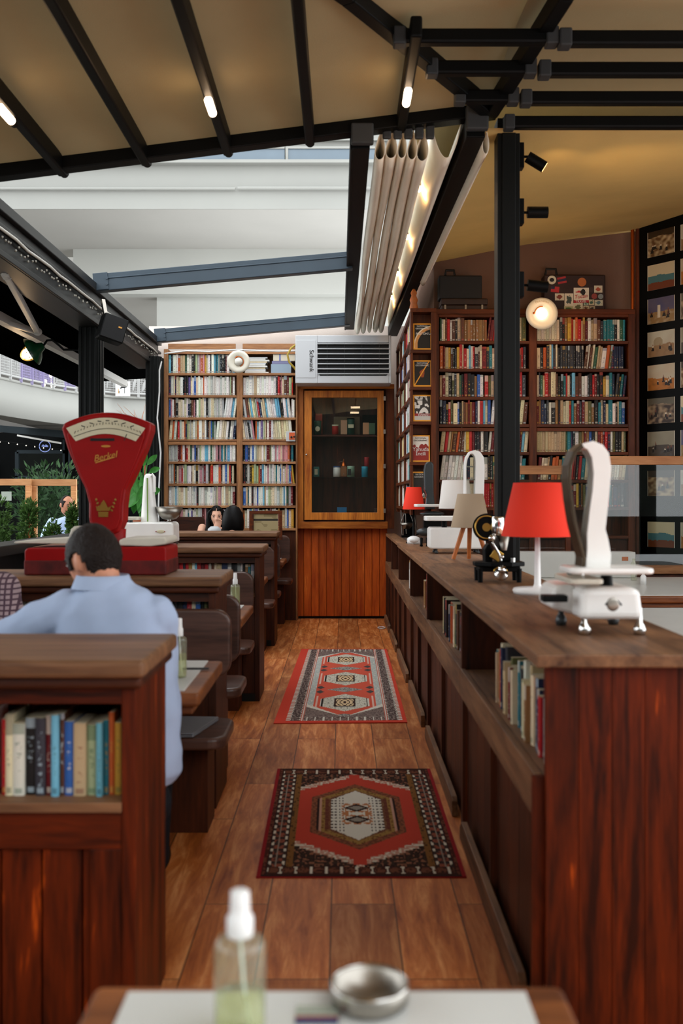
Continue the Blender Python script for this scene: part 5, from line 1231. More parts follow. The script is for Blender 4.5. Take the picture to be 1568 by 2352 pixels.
for py in (1070, 1100, 1136, 1160): m.box(X(1070, d), X(1090, d), d+.02, d+.03, Z(py+3, d), Z(py, d))
m.build('dial_bars', M['steel'], t); bx(X(1071, d), X(1090, d), d+.0, d+.003, Z(1210, d), Z(1045, d)).build('dial_pane', M['glass'], t)
# dark grey scale
d = 8.35
t = thing('upright_scale', 'dark grey upright scale with a white tray, far along the counter', 'scale', (X(992, d), d, 1.0))
MB().prism(pts([(975, 1170), (979, 1135), (974, 1125), (973, 1080), (976, 1065), (983, 1060), (992, 1061), (995, 1068), (995, 1130), (999, 1170)], d)[::-1], d-.03, d+.07).build('column', M['darkgrey'], t, bevel=.012, seg=3)
MB().ell(P(973, 1138, d-.03), (.012, .01, .022)).build('side_window', M['steel'], t)
MB().prism(rr_poly(X(951, d), X(1026, d), d-.1, d+.08, .03), Z(1164, d), Z(1158, d), 'xy').build('tray', M['white'], t, bevel=.005)
MB().ell(P(992, 1180, d), (.105, .08, .022)).build('upper_body', M['darkgrey'], t); bx(X(972, d), X(1012, d), d-.05, d+.08, Z(1215, d), Z(1180, d)).build('body', M['black'], t, bevel=.006)
MB().ell(P(975, 1222, d-.06), (.07, .05, .036)).build('lower_body', M['darkgrey'], t)
for px in (966, 980, 1003): MB().lathe([(0, 0), (.014, .003), (.01, .02), (.014, .07), (0, .075)], (X(px, d), d-.06 if px != 1003 else d+.05, 1.0), 10).build('foot', M['black'], t)
MB().cyl(P(955, 1228, d-.1), P(962, 1226, d-.1), .006).build('lever', M['black'], t)
tag(MB().ell((X(946, 9.0), 8.8, 1.035), (.06, .06, .035), 20, 12).box(X(946, 9)-.055, X(946, 9)+.055, 8.76, 8.85, 1.0, 1.03).build('white_dish', M['whitep'], smooth=True), 'small white dish in front of the dark grey scale', 'dish')
# bowl scale at the far end
d = 10.2
t = thing('bowl_scale', 'old black scale with a hanging bowl at the far end of the counter', 'scale', (X(935, 10.8), d, 1.0))
c = Vector((X(938, d)+.02, d, 1.0)); u = lambda a, b, dd=d: P(a, b, dd)
bx(X(922, d), X(956, d), d-.02, d+.12, 1.0, 1.02).build('base_plate', M['black'], t)
for px in (921, 931): MB().cyl(u(px+2, 1226), u(px, 1172), .006, n=8).build('rod', M['steel'], t)
bx(X(928, d), X(953, d), d+.06, d+.1, 1.02, Z(1170, d)).build('back_plate', M['black'], t)
MB().tube([u(938, 1170), u(946, 1176), u(952, 1185), u(955, 1205), u(957, 1222)], .007, 8).build('curved_arm', M['steel'], t)
MB().lathe([(0, -.062), (.03, -.06), (.055, -.03), (.07, 0), (.066, 0), (.05, -.028), (0, -.056)], u(934, 1201, d-.1), 24).build('bowl', M['steel'], t)
MB().tube([u(920, 1201, d-.1), u(930, 1175, d-.05)], .003, 5).tube([u(949, 1201, d-.1), u(940, 1175, d-.05)], .003, 5).build('bowl_chain', M['steel'], t)
# ------------------------------------------------------------------ table lamps
def cone_shade(c, z0, z1, r0, r1, m_, t):
    c = Vector(c); o = MB().lathe([(r0, z0), (r1, z1), (r1-.004, z1), (r0-.004, z0), (r0, z0)], (c.x, c.y, 0), 40).build('lamp_shade', m_, t, smooth=True); return o
d = 4.2; x = X(1234, d)
t = thing('table_lamp', 'table lamp with a red shade and white foot, the larger one', 'lamp', (x, d, 1.0))
MB().lathe([(0, 0), (.1, 0), (.104, .012), (.1, .022), (.02, .026), (.014, .04), (.009, .30), (0, .30)], (x, d, 1.0), 36).build('foot', M['whitep'], t)
cone_shade((x, d, 0), Z(1231, d), Z(1109, d), .151, .101, M['shadered'], t); MB().ell((x, d, Z(1190, d)), (.03, .03, .04)).build('bulb', M['whitep'], t); MB().cyl((x, d, 1.29), (x, d, Z(1205, d)), .012).build('socket', M['whitep'], t)
d = 6.5; x = X(1080, d)
t = thing('table_lamp', 'table lamp with a taupe shade on wooden tripod legs', 'lamp', (x, d, 1.0))
for a in (2.9, .25, 1.57): MB().tube([(x+.115*math.cos(a), d-.02+.1*math.sin(a), 1.004), (x+.035*math.cos(a), d+.03*math.sin(a), Z(1200, d))], [.013, .016], 12).build('leg', M['legwood'], t)
cone_shade((x, d, 0), Z(1211, d), Z(1134, d), .128, .084, M['shadetaupe'], t); MB().cyl((x, d, Z(1211, d)-.005), (x, d, Z(1190, d)), .04).build('leg_joint', M['legwood'], t)
d = 8.9; x = X(950, d)
t = thing('table_lamp', 'small lamp with a red shade in front of the magazines', 'lamp', (x, d, 1.0))
cone_shade((x, d, 0), Z(1170, d), Z(1119, d), .1, .066, M['shadered'], t); MB().lathe([(0, 0), (.07, 0), (.07, .012), (.01, .02), (.008, .3), (0, .3)], (x, d+.02, 1.0), 24).build('foot', M['black'], t)
d = 8.0; x = X(1046, d)
t = thing('table_lamp', 'white lampshade standing behind the taupe lamp', 'lamp', (x, d, 1.0))
cone_shade((x, d, 0), Z(1168, d), Z(1103, d), .135, .108, M['shadewhite'], t); MB().lathe([(0, 0), (.08, 0), (.08, .012), (.01, .02), (.008, .33), (0, .33)], (x, d, 1.0), 24).build('foot', M['whitep'], t)
# ------------------------------------------------------------------ old film projector like machine
d = 4.78; x0 = X(1146, d); g = lambda a, b, o_=0: P(a, b, d+o_)
t = thing('vintage_machine', 'old black cast iron machine with flywheel and chrome knobs behind the red lamp', 'machine', (x0, d, 1.0))
oc = [(x0+.13*math.cos(a)*1.0, d+.02+.1*math.sin(a)) for a in [PI/8+PI/4*i for i in range(8)]]
MB().prism(oc, Z(1300, d), Z(1290, d), 'xy').build('base_plate', M['black'], t, bevel=.004); bx(x0-.1, x0+.095, d-.04, d+.09, Z(1312, d), Z(1300, d)).build('base_skirt', M['black'], t, bevel=.004)
for sx, sy in ((-.095, -.03), (.09, -.03), (-.095, .09), (.09, .09)): MB().cyl((x0+sx, d+sy, 1.0), (x0+sx, d+sy, Z(1305, d)), .012, .014, 10).build('foot', M['black'], t)
MB().prism([(X(a, d), Z(b, d)) for a, b in ((1113, 1296), (1112, 1262), (1118, 1252), (1124, 1248), (1130, 1260), (1131, 1296))], d-.01, d+.08).build('column', M['black'], t, bevel=.006)
bx(X(1146, d), X(1183, d), d+.0, d+.1, Z(1292, d), Z(1215, d)).build('motor_block', M['black'], t, bevel=.01)
MB().cyl(g(1117, 1211, -.03), g(1117, 1211, .03), .066, n=30).build('flywheel', M['black'], t, bevel=.006)
m = MB().cyl(g(1117, 1211, -.036), g(1117, 1211, -.03), .02, n=18); m.tube([g(1117+26*math.cos(a), 1211+26*math.sin(a), -.032) for a in [2*PI*i/26 for i in range(26)]], .004, 6, closed=True); m.build('flywheel_hub', M['brass'], t)
MB().lathe([(0, 0), (.03, 0), (.034, .008), (.034, .08), (.03, .088), (0, .088)], g(1143, 1229, -.04), 24).build('glass_cylinder', M['chrome'], t)
MB().cyl(g(1130, 1236, -.06), g(1133, 1234, -.05), .016).ell(g(1129, 1236, -.065), .017).build('knob', M['chrome'], t)
MB().lathe([(.014, 0), (.03, .07), (.027, .07), (.01, .003)], g(1157, 1264, -.03), 20).build('hopper', M['steel'], t)
MB().tube([g(1130, 1246, -.04), g(1137, 1258, -.05), g(1145, 1272, -.05), g(1150, 1288, -.05)], .008, 8).build('chrome_arm', M['chrome'], t)
MB().obox(g(1140, 1275, -.04), (.05, .03, .05), ry(.6)).build('brass_plate', M['brass'], t, bevel=.004)
MB().cyl(g(1177, 1300, -.03), g(1177, 1281, -.03), .013).build('post_knob', M['chrome'], t); MB().ell(g(1153, 1279, -.06), .009).build('small_knob', M['chrome'], t)
MB().lathe([(0, 0), (.03, .0), (.034, .01), (.03, .02), (.018, .028), (.016, .05), (.02, .056), (0, .06)], g(1150, 1322, -.1), 24, 0, rx(.9)).build('large_knob', M['chrome'], t)
MB().tube([g(1137+14*math.cos(a)+12, 1312-9*math.sin(a), -.07) for a in [PI*i/10 for i in range(11)]], .006, 6).build('knob_hood', M['brass'], t)
# ------------------------------------------------------------------ spray bottles, ashtray, laptop
def spray(c, hgt, r, lvl, label, cat='bottle'):
    c = Vector(c); t = thing('spray_bottle', label, cat, c, 'spray bottles on the tables'); k = hgt
    MB().lathe([(0, .001), (r*.93, .001), (r, .006), (r, k*.62), (r*.96, k*.65), (r*.84, k*.675), (r*.55, k*.695), (r*.42, k*.705), (r*.42, k*.74)], c, 28).build('bottle', M['bottle'], t, smooth=True)
    MB().lathe([(0, .003), (r*.9, .003), (r*.95, .008), (r*.95, k*lvl), (0, k*lvl)], c, 28).build('liquid', M['liquid'], t, smooth=True)
    MB().lathe([(r*.5, k*.70), (r*.52, k*.73), (r*.52, k*.82), (r*.40, k*.84), (r*.38, k*.90), (r*.36, k*.99), (r*.28, k), (0, k)], c, 24).build('spray_cap', M['whitep'], t)
    MB().tube([c+Vector((0, 0, k*.7)), c+Vector((r*.15, 0, k*.35)), c+Vector((r*.4, 0, .008))], .0022, 6).build('dip_tube', M['tube'], t)
    MB().cyl(c+Vector((r*.1, r*.34, k*.93)), c+Vector((r*.12, r*.44, k*.93)), .003, n=8).build('nozzle', M['cap'], t)
spray((X(551, 1.2), 1.2, .75), .178, .031, .30, 'clear spray bottle with white cap on the foreground table')
spray((X(410, 3.6), 3.62, .75), .215, .026, .40, 'clear spray bottle beside the man in the blue shirt')
spray((X(540, 5.85), 5.85, .75), .212, .028, .62, 'half full spray bottle on the second booth table')
d = 1.283; c = Vector((X(848, d), d, .75))
t = thing('ashtray', 'round steel ashtray on the foreground table', 'ashtray', c)
MB().lathe([(0, .001), (.045, .001), (.0505, .006), (.0505, .024), (.048, .027), (.0455, .025), (.044, .010), (0, .007)], c, 48).build('bowl', M['steel'], t)
MB().lathe([(.0475, .0265), (.049, .029), (.0505, .0265)], c, 48).build('rolled_rim', M['chrome'], t)
def slip(u, v): 
    if v < .4: return hexc('#8a3d30') if v > .22 else hexc('#30406a')
    return hexc('#7d867a') if .55 < v < .7 and u < .8 else hexc('#aab0a2')
c = Vector((X(722, 1.25), 1.25, .7515))
tag(painted('printed_slip', [c+Vector((-.024, -.02, 0)), c+Vector((.03, -.02, 0)), c+Vector((.03, .025, 0)), c+Vector((-.024, .025, 0))], 12, 12, slip, M['paint'], thick=.001), 'small printed slip beside the steel ashtray', 'paper')
t = thing('laptop', 'closed grey laptop lying on the bench facing the man', 'laptop', (-.71, 4.2, .43))
poly = [(-.78, 4.03), (-.60, 4.03), (-.535, 4.34), (-.84, 4.36)]
MB().prism(poly, .432, .442, 'xy').build('base', M['laptop'], t, bevel=.003); MB().prism(poly, .4425, .45, 'xy').build('lid', M['laptop'], t, bevel=.003)
tag(bx(X(420, 3.8), X(480, 3.8), 3.78, 3.795, .7505, .756).build('pen', M['ink']), 'dark pen lying on the table in front of the man', 'pen')
# ------------------------------------------------------------------ post spotlights and disc lamps
def spot(py, px1, tilt, label, tgt, en):
    d = 5.92; z = Z(py, d); t = thing('spotlight', label, 'spotlight', (1.06, d, z), 'spotlights on the black post')
    bx(1.05, 1.08, d-.035, d+.035, z-.075, z+.075).build('mount_plate', M['black'], t, bevel=.004)
    MB().cyl((1.08, d, z), (1.12, d, z), .008, n=8).build('arm', M['black'], t)
    u = Vector((math.cos(tilt), 0, -math.sin(tilt))); c = Vector((1.105, d, z+.0))
    MB().cyl(c, c+u*.12, .034, n=22).build('head', M['black'], t, bevel=.004)
    MB().cyl(c+u*.1195, c+u*.121, .028, n=20).build('lens', M['warmbulb'], t)
    if en: lamp('spot_beam', 'SPOT', c+u*.135, en, WARM, t, .03, rot=Vector(tgt)-(c+u*.135), spot=1.2, blend=1)
spot(360, 0, .55, 'tilted black spotlight on the post, topmost', (1.75, 7.3, 3.6), 9)
spot(488, 0, .0, 'level black spotlight on the post, in the middle', (2.6, 6.9, 3.6), 22)
spot(655, 0, .1, 'black spotlight on the post beside the sticker suitcase', (2.0, 9.1, 2.2), 50)
def disc_lamp(px, py, d, r, label, lit, wall):
    c = P(px, py, d); t = thing('disc_lamp', label, 'lamp', c, 'enamel disc lamps on the bookcases'); m3 = FRONT
    MB().lathe([(r*.36, .0), (r*.42, .012), (r*.8, .03), (r, .02), (r, .014), (r*.8, .022), (r*.4, .0)], c, 44, 0, FRONT).build('enamel_disc', M['tray'], t)
    MB().lathe([(r*.40, .0), (r*.40, -.03), (r*.2, -.05), (0, -.05)], c, 28, 0, FRONT).build('lamp_cup', M['brass'], t)
    MB().ell(c+Vector((0, -.01, 0)), (r*.36, .05, r*.36), 24, 14).build('bulb', mat('lit_frosted_bulb', '#fff0dc', .5, emit=2.2, ecol='#fff0dc') if lit else mat('frosted_bulb', '#ddd9cf', .4), t)
    MB().tube([c+Vector((r*.44*math.cos(a), -.018, r*.44*math.sin(a))) for a in [(.75*PI-1.15*PI*i/14) if not lit else (PI-.9*i/14*PI*.6) for i in range(15)]], .0045, 6).build('brass_wire', M['copper'], t)
    MB().ell(c+Vector((-r*.5 if lit else -r*.15, -.02, r*.03 if lit else r*.42)), .010).build('brass_knob', M['copper'], t)
    MB().cyl(c+Vector((0, .05, 0)), c+Vector((0, wall, 0)), .008).build('bracket', M['brass'], t)
    return t, c
t, c = disc_lamp(1243, 721, 8.95, .143, 'lit enamel disc lamp in front of the dark bookcase', True, .15)
for i, ch in enumerate('Petromax'):
    a = PI/2+.50-.145*i; text(ch, .028, c+Vector((.112*math.cos(a), -.03, .112*math.sin(a))), FRONT@rz(a-PI/2), mat('faint_print', '#a9977c', .6) if i == 0 else bpy.data.materials['faint_print'], t)
lamp('disc_light', 'POINT', c+Vector((0, -.3, 0)), 2.5, WARM, t, .05)
disc_lamp(548, 831, 11.2, .128, 'unlit cream enamel disc lamp on the left bookcase', False, .22)
# ------------------------------------------------------------------ on top of the dark bookcase
ZT = 3.13; DT = 9.22
t = thing('suitcase', 'plain black suitcase standing on the old trunk', 'suitcase', (X(1058, DT), DT, Z(686, DT)))
bx(X(1008, DT), X(1107, DT), DT, DT+.16, Z(686, DT), Z(632, DT)).build('shell', M['blackcase'], t, bevel=.012); MB().tube([P(1022, 632, DT+.08), P(1024, 621, DT+.08), P(1042, 621, DT+.08), P(1044, 632, DT+.08)], .012, 8).build('handle', M['blackcase'], t)
t = thing('trunk', 'long brown leather trunk with metal latches on the dark bookcase', 'trunk', (X(1063, DT), DT, ZT))
bx(X(1012, DT), X(1118, DT), DT-.04, DT+.2, ZT, Z(702, DT)).build('body', M['leather'], t, bevel=.01); bx(X(1012, DT)-.003, X(1118, DT)+.003, DT-.044, DT+.203, Z(702, DT)+.001, Z(687, DT)).build('lid', M['leather'], t, bevel=.012)
for px in (1022, 1069, 1107): bx(X(px-2, DT-.05), X(px+2.2, DT-.05), DT-.052, DT-.043, Z(717, DT-.05), Z(700, DT-.05)).build('latch', M['steel'], t)
t = thing('suitcase', 'dark brown suitcase covered with travel stickers', 'suitcase', (X(1320, DT), DT, ZT))
bx(X(1250, DT), X(1391, DT), DT+.01, DT+.16, ZT, Z(630, DT)).build('shell', M['browncase'], t, bevel=.012)
MB().tube([P(1252, 632, DT+.08), P(1254, 618, DT+.08), P(1276, 618, DT+.08), P(1278, 632, DT+.08)], .012, 8).build('handle', M['blackcase'], t)
def st(px0, py0, px1, py1, fn, rot=0, rnd=False, lab=None):
    dd = DT+.009; c = (P(px0, py0, dd)+P(px1, py1, dd))/2; w2, h2 = abs(X(px1, dd)-X(px0, dd))/2, abs(Z(py1, dd)-Z(py0, dd))/2; m3 = ry(rot)
    if rnd:
        mb = MB(); mb.cyl(c+Vector((0, .0005, 0)), c+Vector((0, -.001, 0)), w2, n=28); mb.build('sticker', fn, t); return
    cr = [c+m3@Vector((a*w2, 0, b*h2)) for a, b in ((-1, -1), (1, -1), (1, 1), (-1, 1))]
    painted('sticker', cr, 16, 16, fn, M['paint'], parent=t, thick=.0008)
rw_ = hexc('#d8cfbd')
def blob(bgc, fgc, k):
    b, f_ = hexc(bgc), hexc(fgc)
    return lambda u, v: f_ if math.hypot(u-.5, v-.5) < .30+.16*noise.noise(Vector((u*5, v*5, k))) else b
def toucan(u, v):
    if v < .2: return hexc('#a3222a')
    if math.hypot((u-.62)*1.2, v-.72) < .2: return hexc('#1b1716')
    if .15 < u < .5 and .68 < v < .85-.3*(.5-u): return hexc('#b8262c')
    return rw_
sticker = [((1317, 661, 1352, 696), toucan, 0), ((1296, 674, 1316, 703), blob('#cfc6b3', '#3d4a44', 1), 0), ((1274, 674, 1295, 690), blob('#c9bfa8', '#7a3a2a', 2), 0), ((1280, 636, 1300, 651), lambda u, v: hexc('#20253f') if .33 < v < .66 else hexc('#a32c30'), -.2), ((1265, 658, 1284, 671), lambda u, v: hexc('#20253f') if u < .45 and v > .5 else hexc('#b02a2e'), .1),
    ((1316, 696, 1338, 715), blob('#c6bda6', '#5a5a3a', 3), 0), ((1364, 656, 1383, 672), blob('#c9bfa8', '#a34a30', 4), 0), ((1365, 689, 1384, 702), blob('#b9b8a0', '#4f6a70', 5), 0), ((1295, 703, 1316, 716), blob('#a9a47c', '#3f5a30', 6), 0), ((1352, 688, 1364, 701), blob('#b9ae90', '#3c5a4a', 7), 0), ((1339, 702, 1352, 714), blob('#b7a888', '#5a3a2a', 8), 0), ((1353, 703, 1366, 714), blob('#a89a80', '#3a2a22', 9), 0), ((1340, 695, 1351, 701), blob('#9fae9a', '#4a6a5a', 10), 0)]
for (a, b, c_, e), fn, ro in sticker: st(a, b, c_, e, fn, ro)
st(1257, 633, 1277, 653, mat('round_sticker_white', '#c9c2ac', .6), 0, True); st(1326, 638, 1346, 658, mat('round_sticker_orange', '#b0632e', .6), 0, True); st(1358, 674, 1371, 687, mat('round_sticker_red', '#8a3a34', .6), 0, True); st(1373, 675, 1385, 687, mat('round_sticker_blue', '#7f8a8c', .6), 0, True); st(1352, 660, 1363, 671, mat('round_sticker_dark', '#3a2a24', .6), 0, True)
text('Tucan', .05, P(1333, 681, DT+.006), FRONT@rz(.12), mat('sticker_red', '#b02229', .6), t, shear=.3); text('TRAVEL', .03, P(1334, 693, DT+.006), FRONT, M['paper'], t)
MB().ell(P(1267, 643, DT+.006), (.022, .002, .018)).build('sticker_mark', M['ink'], t)
tag(MB().lathe([(0, 0), (.035, 0), (.04, .03), (.03, .07), (.038, .10), (.022, .14), (.03, .165), (.012, .2), (0, .205)], P(950, 714, 9.2), 20).build('wooden_figure', M['legwood']), 'small carved wooden figure on top of the side bookcase', 'figurine')
# ------------------------------------------------------------------ photo board and pipe
B0 = Vector((2.78, 9.3, 0)); bd = Vector((.6, -.8, 0)); bn = Vector((-.8, -.6, 0))
def bp(t_, z, off=0): return B0+bd*t_+bn*off+Vector((0, 0, z))
m = MB(); q = [bp(0, 0), bp(2.9, 0), bp(2.9, 4.75), bp(0, 4.1)]; m.add(q+[v-bn*.04 for v in q], [(0,1,2,3),(7,6,5,4),(0,4,5,1),(1,5,6,2),(2,6,7,3),(3,7,4,0)])
tag(m.build('photo_board', M['black']), 'black wall board covered with colour photographs at the right edge', 'board')
tag(MB().cyl(bp(-.06, .85, .02), bp(-.06, 3.95, .02), .018, n=12).build('copper_pipe', M['copper']), 'copper pipe running up beside the photo board', 'pipe')
tag(MB().beam(bp(-.02, .85, .0), bp(-.02, 4.0, .0), .03, .03, up=(0, 1, 0)).build('edge_strip', M['cased_z']), 'dark wooden strip between copper pipe and photo board', 'strip')
def scene_photo(k):
    pal = [('#2a2118', '#6a4c2a', '#d9c39a'), ('#d9cba8', '#4f7f86', '#7a3f22'), ('#4d4f78', '#9a7a4c', '#d9c9b0'), ('#d0cfbc', '#9a7a56', '#6a4a32'), ('#c9c2ac', '#b3722e', '#4a2c1a'), ('#6b6758', '#3a2b24', '#c3aa8a'), ('#9c9682', '#4a3f35', '#5f6468')][k % 7]
    sky, mid, lo = [Vector(hexc(q)) for q in pal]; r = random.Random(k*13+1)
    figs = [(r.uniform(.1, .9), r.uniform(.12, .3), r.uniform(.03, .06), r.uniform(.18, .34)) for _ in range(0 if k % 7 == 1 else 5)]; cr_ = k % 7 in (0, 5)
    def fn(u, v):
        n = noise.noise(Vector((u*3+k*7, v*3, k))); n2 = noise.noise(Vector((u*7+k, v*7, k*3)))
        hz = (.75 if cr_ else .45)+.07*n
        if k % 7 == 1: c = sky if v > .55+.08*n else (mid if v > .28+.03*n2 else lo)
        else: c = sky.lerp(mid, .15+.2*n) if v > hz else mid.lerp(lo, max(0, min(1, .3+.9*n2)) if cr_ else max(0, .5*n2))
        for fx, fy, fw, fh in figs:
            if abs(u-fx) < fw*(1.2-abs(v-fy)/fh) and fy < v < fy+fh: return tuple((Vector(hexc('#211915')) if v < fy+fh*.55 else (Vector(hexc('#d8cdb8')) if fx*7 % 1 > .4 else Vector(hexc('#6a3a2c')))) if v < fy+fh*.8 else Vector(hexc('#8a5c42')))
        if k % 7 == 2 and abs(u-.42) < .05 and .2 < v < .72: return hexc('#e0d4bc')
        if k % 7 == 3 and math.hypot((u-.4)*1.3, v-.55) < .22 and v > .45: return hexc('#a8997c')
        if u < .03 or u > .97: return hexc('#d8d2c2')
        return tuple(c)
    return fn
phl = ['people sitting on sandy ground at night', 'a pale sky over a blue lake', 'figures beside a white pillar under a blue sky', 'a domed building among bushes', 'people standing on an orange hill', 'a crowd of people at a table', 'a person on a bench, just above the pale rail', 'faded figures, first below the pale rail', 'a faded scene, lowest behind the glass']
for col, t0 in ((0, .093), (1, .444)):
    for k in range(9):
        zc_ = Z((557, 634, 712, 789, 866, 943, 1020, 1110, 1228)[k], 9.11); hh = .116; tw_ = .29
        zc2 = zc_+(.0 if col == 0 else .0)
        cr = [bp(t0, zc2-hh, .004), bp(t0+tw_, zc2-hh, .004), bp(t0+tw_, zc2+hh, .004), bp(t0, zc2+hh, .004)]
        o = painted('photograph', cr, 48, 38, scene_photo(k if col == 0 else k+3), M['paint'], thick=.003)
        tag(o, ('photograph on the black board showing '+phl[k]) if col == 0 else 'photograph cut off at the right edge, %s from the top of its column' % ORD[k+1], 'photograph', 'photographs on the black board')
# ------------------------------------------------------------------ things in the display cabinet
def tin(px0, px1, py0, py1, d, m_, label, kind='tin', box=False, lid=None, cat='tin'):
    x = (X(px0, d)+X(px1, d))/2; r = (X(px1, d)-X(px0, d))/2; z0, z1 = Z(py1, d), Z(py0, d)
    t = thing(kind, label, cat, (x, d, z0))
    if box: bx(x-r, x+r, d-.02, d+.05, z0, z1-(.015 if lid else 0)).build('body', m_, t, bevel=.003)
    else: MB().lathe([(0, 0), (r, 0), (r, z1-z0-.012), (r*.96, z1-z0), (0, z1-z0)], (x, d, z0), 24).build('body', m_, t)
    if lid: MB().lathe([(r*1.02, 0), (r*1.02, .016), (0, .018)], (x, d, z1-.004), 24).build('lid', lid, t)
    return t
dk = 11.72; mt = lambda n, c: mat(n, c, .45)
g0 = mt('green_tin', '#3f5d4a'); 
t = tin(721, 738, 969, 998, 11.66, g0, 'green tin on the upper cabinet shelf, left side', lid=g0); MB().ell(P(729, 985, 11.57), (.028, .004, .03)).build('label_mark', M['cream'], t)
tin(724, 740, 950, 998, 11.8, mt('orange_box', '#c8482a'), 'tall orange red box behind the green tin', 'box', True, cat='box')
tin(762, 777, 978, 998, 11.66, mt('red_jar', '#b3261e'), 'small red jar with pale lid on the upper shelf', 'jar', lid=M['cream'], cat='jar')
tin(766, 826, 957, 998, 11.8, mt('tan_card', '#6b5638'), 'wide dim tan card at the back of the upper cabinet shelf', 'card', True, cat='card')
t = tin(782, 797, 965, 998, 11.7, mt('peach_card', '#c89878'), 'peach coloured card beside the dark green can', 'card', True, cat='card')
t = tin(797, 814, 963, 998, 11.66, mt('dark_green_can', '#1f4a3c'), 'dark green can in the middle of the upper shelf', 'can', lid=M['black'], cat='can'); bx(X(799, 11.6), X(812, 11.6), 11.575, 11.58, Z(983, 11.6), Z(975, 11.6)).build('label_band', M['cream'], t)
tin(832, 864, 953, 998, 11.8, M['shopdark'], 'dark carton at the right of the upper cabinet shelf', 'carton', True, cat='box')
tin(833, 847, 971, 998, 11.68, mt('orange_card', '#d59a70'), 'pale orange card at the right of the upper cabinet shelf', 'card', True, cat='card')
tin(847, 861, 972, 998, 11.66, mt('green_carton', '#48654a'), 'green carton at the right end of the upper shelf', 'carton', True, cat='box')
z_ = 1095
t = tin(720, 733, 1072, z_, 11.66, mt('teal_tin', '#2f6a62'), 'teal tin on the lower cabinet shelf, left side', box=True); bx(X(722, 11.6), X(729, 11.6), 11.632, 11.638, Z(1090, 11.6), Z(1077, 11.6)).build('label_mark', M['cream'], t)
tin(765, 782, 1073, z_, 11.66, M['white'], 'white jar with a blue lid in the cabinet', 'jar', lid=mt('blue_lid', '#34466e'), cat='jar')
t = thing('coffee_grinder', 'wooden coffee grinder with a metal dome in the cabinet', 'grinder', P(789, z_, 11.7))
bx(X(782, 11.7), X(796, 11.7), 11.66, 11.74, Z(z_, 11.7), Z(1072, 11.7)).build('box', mt('grinder_wood', '#8d5a36'), t, bevel=.003); MB().lathe([(.035, 0), (.03, .03), (.018, .05), (.006, .06), (.004, .085), (0, .09)], P(789, 1071, 11.7), 18).build('dome', M['copper'], t); MB().ell(P(789, 1089, 11.65), .006).build('drawer_knob', M['steel'], t); MB().beam(P(789, 1058, 11.7), P(778, 1062, 11.68), .006, .005).build('crank', M['steel'], t)
t = tin(797, 814, 1073, z_, 11.66, mt('pale_green_tin', '#8fae96'), 'pale green canister with a dark label in the cabinet', 'canister', lid=mt('pale_green_lid', '#9dbaa4'), cat='canister'); bx(X(798, 11.58), X(806, 11.58), 11.572, 11.578, Z(1092, 11.58), Z(1077, 11.58)).build('label_mark', M['ink'], t)
tin(830, 845, 1074, z_+1, 11.66, mt('blue_tin', '#2c8fae'), 'bright blue tin on the lower cabinet shelf', lid=mt('blue_tin_lid', '#3aa3c2'))
tin(836, 848, 1050, 1073, 11.68, mt('red_tin', '#a5282c'), 'red tin stacked on the bright blue tin')
bx_t = tin(774, 796, 1165, 1177, 11.62, mt('blue_packet', '#2c6f9e'), 'blue packet on the floor of the cabinet', 'packet', True, cat='packet')
t = thing('scanner_box', 'small white and orange box clipped to the left bookcase shelf', 'box', P(668, 1014, 11.38))
bx(X(657, 11.38), X(678, 11.38), 11.36, 11.41, Z(1014, 11.38), Z(991, 11.38)).build('box_body', M['acw'], t, bevel=.004); bx(X(664, 11.38), X(677, 11.38), 11.352, 11.36, Z(1010, 11.38), Z(994, 11.38)).build('orange_front', mt('orange_front', '#cf5a2a'), t)
m = MB().ell(P(669, 1004, 11.345), .012).ell(P(675, 1003, 11.345), .009); m.build('dark_hole', M['ink'], t)
# framed map behind the far divider
def mapf(u, v):
    n = noise.noise(Vector((u*4, v*5, 2)))
    if v > .62 and abs(v-.74) < .03: return hexc('#2b2620')
    return hexc('#2b2620') if abs(v-.28-.12*n-.1*(u-.5)**2) < .035 and u > .15 else (hexc('#a5946c') if n > -.2 else hexc('#8d7d58'))
d = 10.98; t = thing('framed_map', 'dark framed old map leaning behind the far divider', 'picture', P(615, 1222, d))
m = MB(); a, b, c_, e = X(572, d), X(648, d), Z(1240, d), Z(1173, d)
m.box(a, b, d, d+.03, e-.035, e); m.box(b-.035, b, d, d+.03, c_, e-.035); m.box(a, a+.03, d, d+.03, c_, e-.035); m.box(X(578, d), X(582, d), d, d+.03, c_, e-.035); m.build('frame', M['cased_x'], t, bevel=.003)
painted('map_sheet', [P(580, 1238, d+.02), P(638, 1238, d+.02), P(638, 1178, d+.02), P(580, 1178, d+.02)], 34, 26, mapf, M['paint'], parent=t)
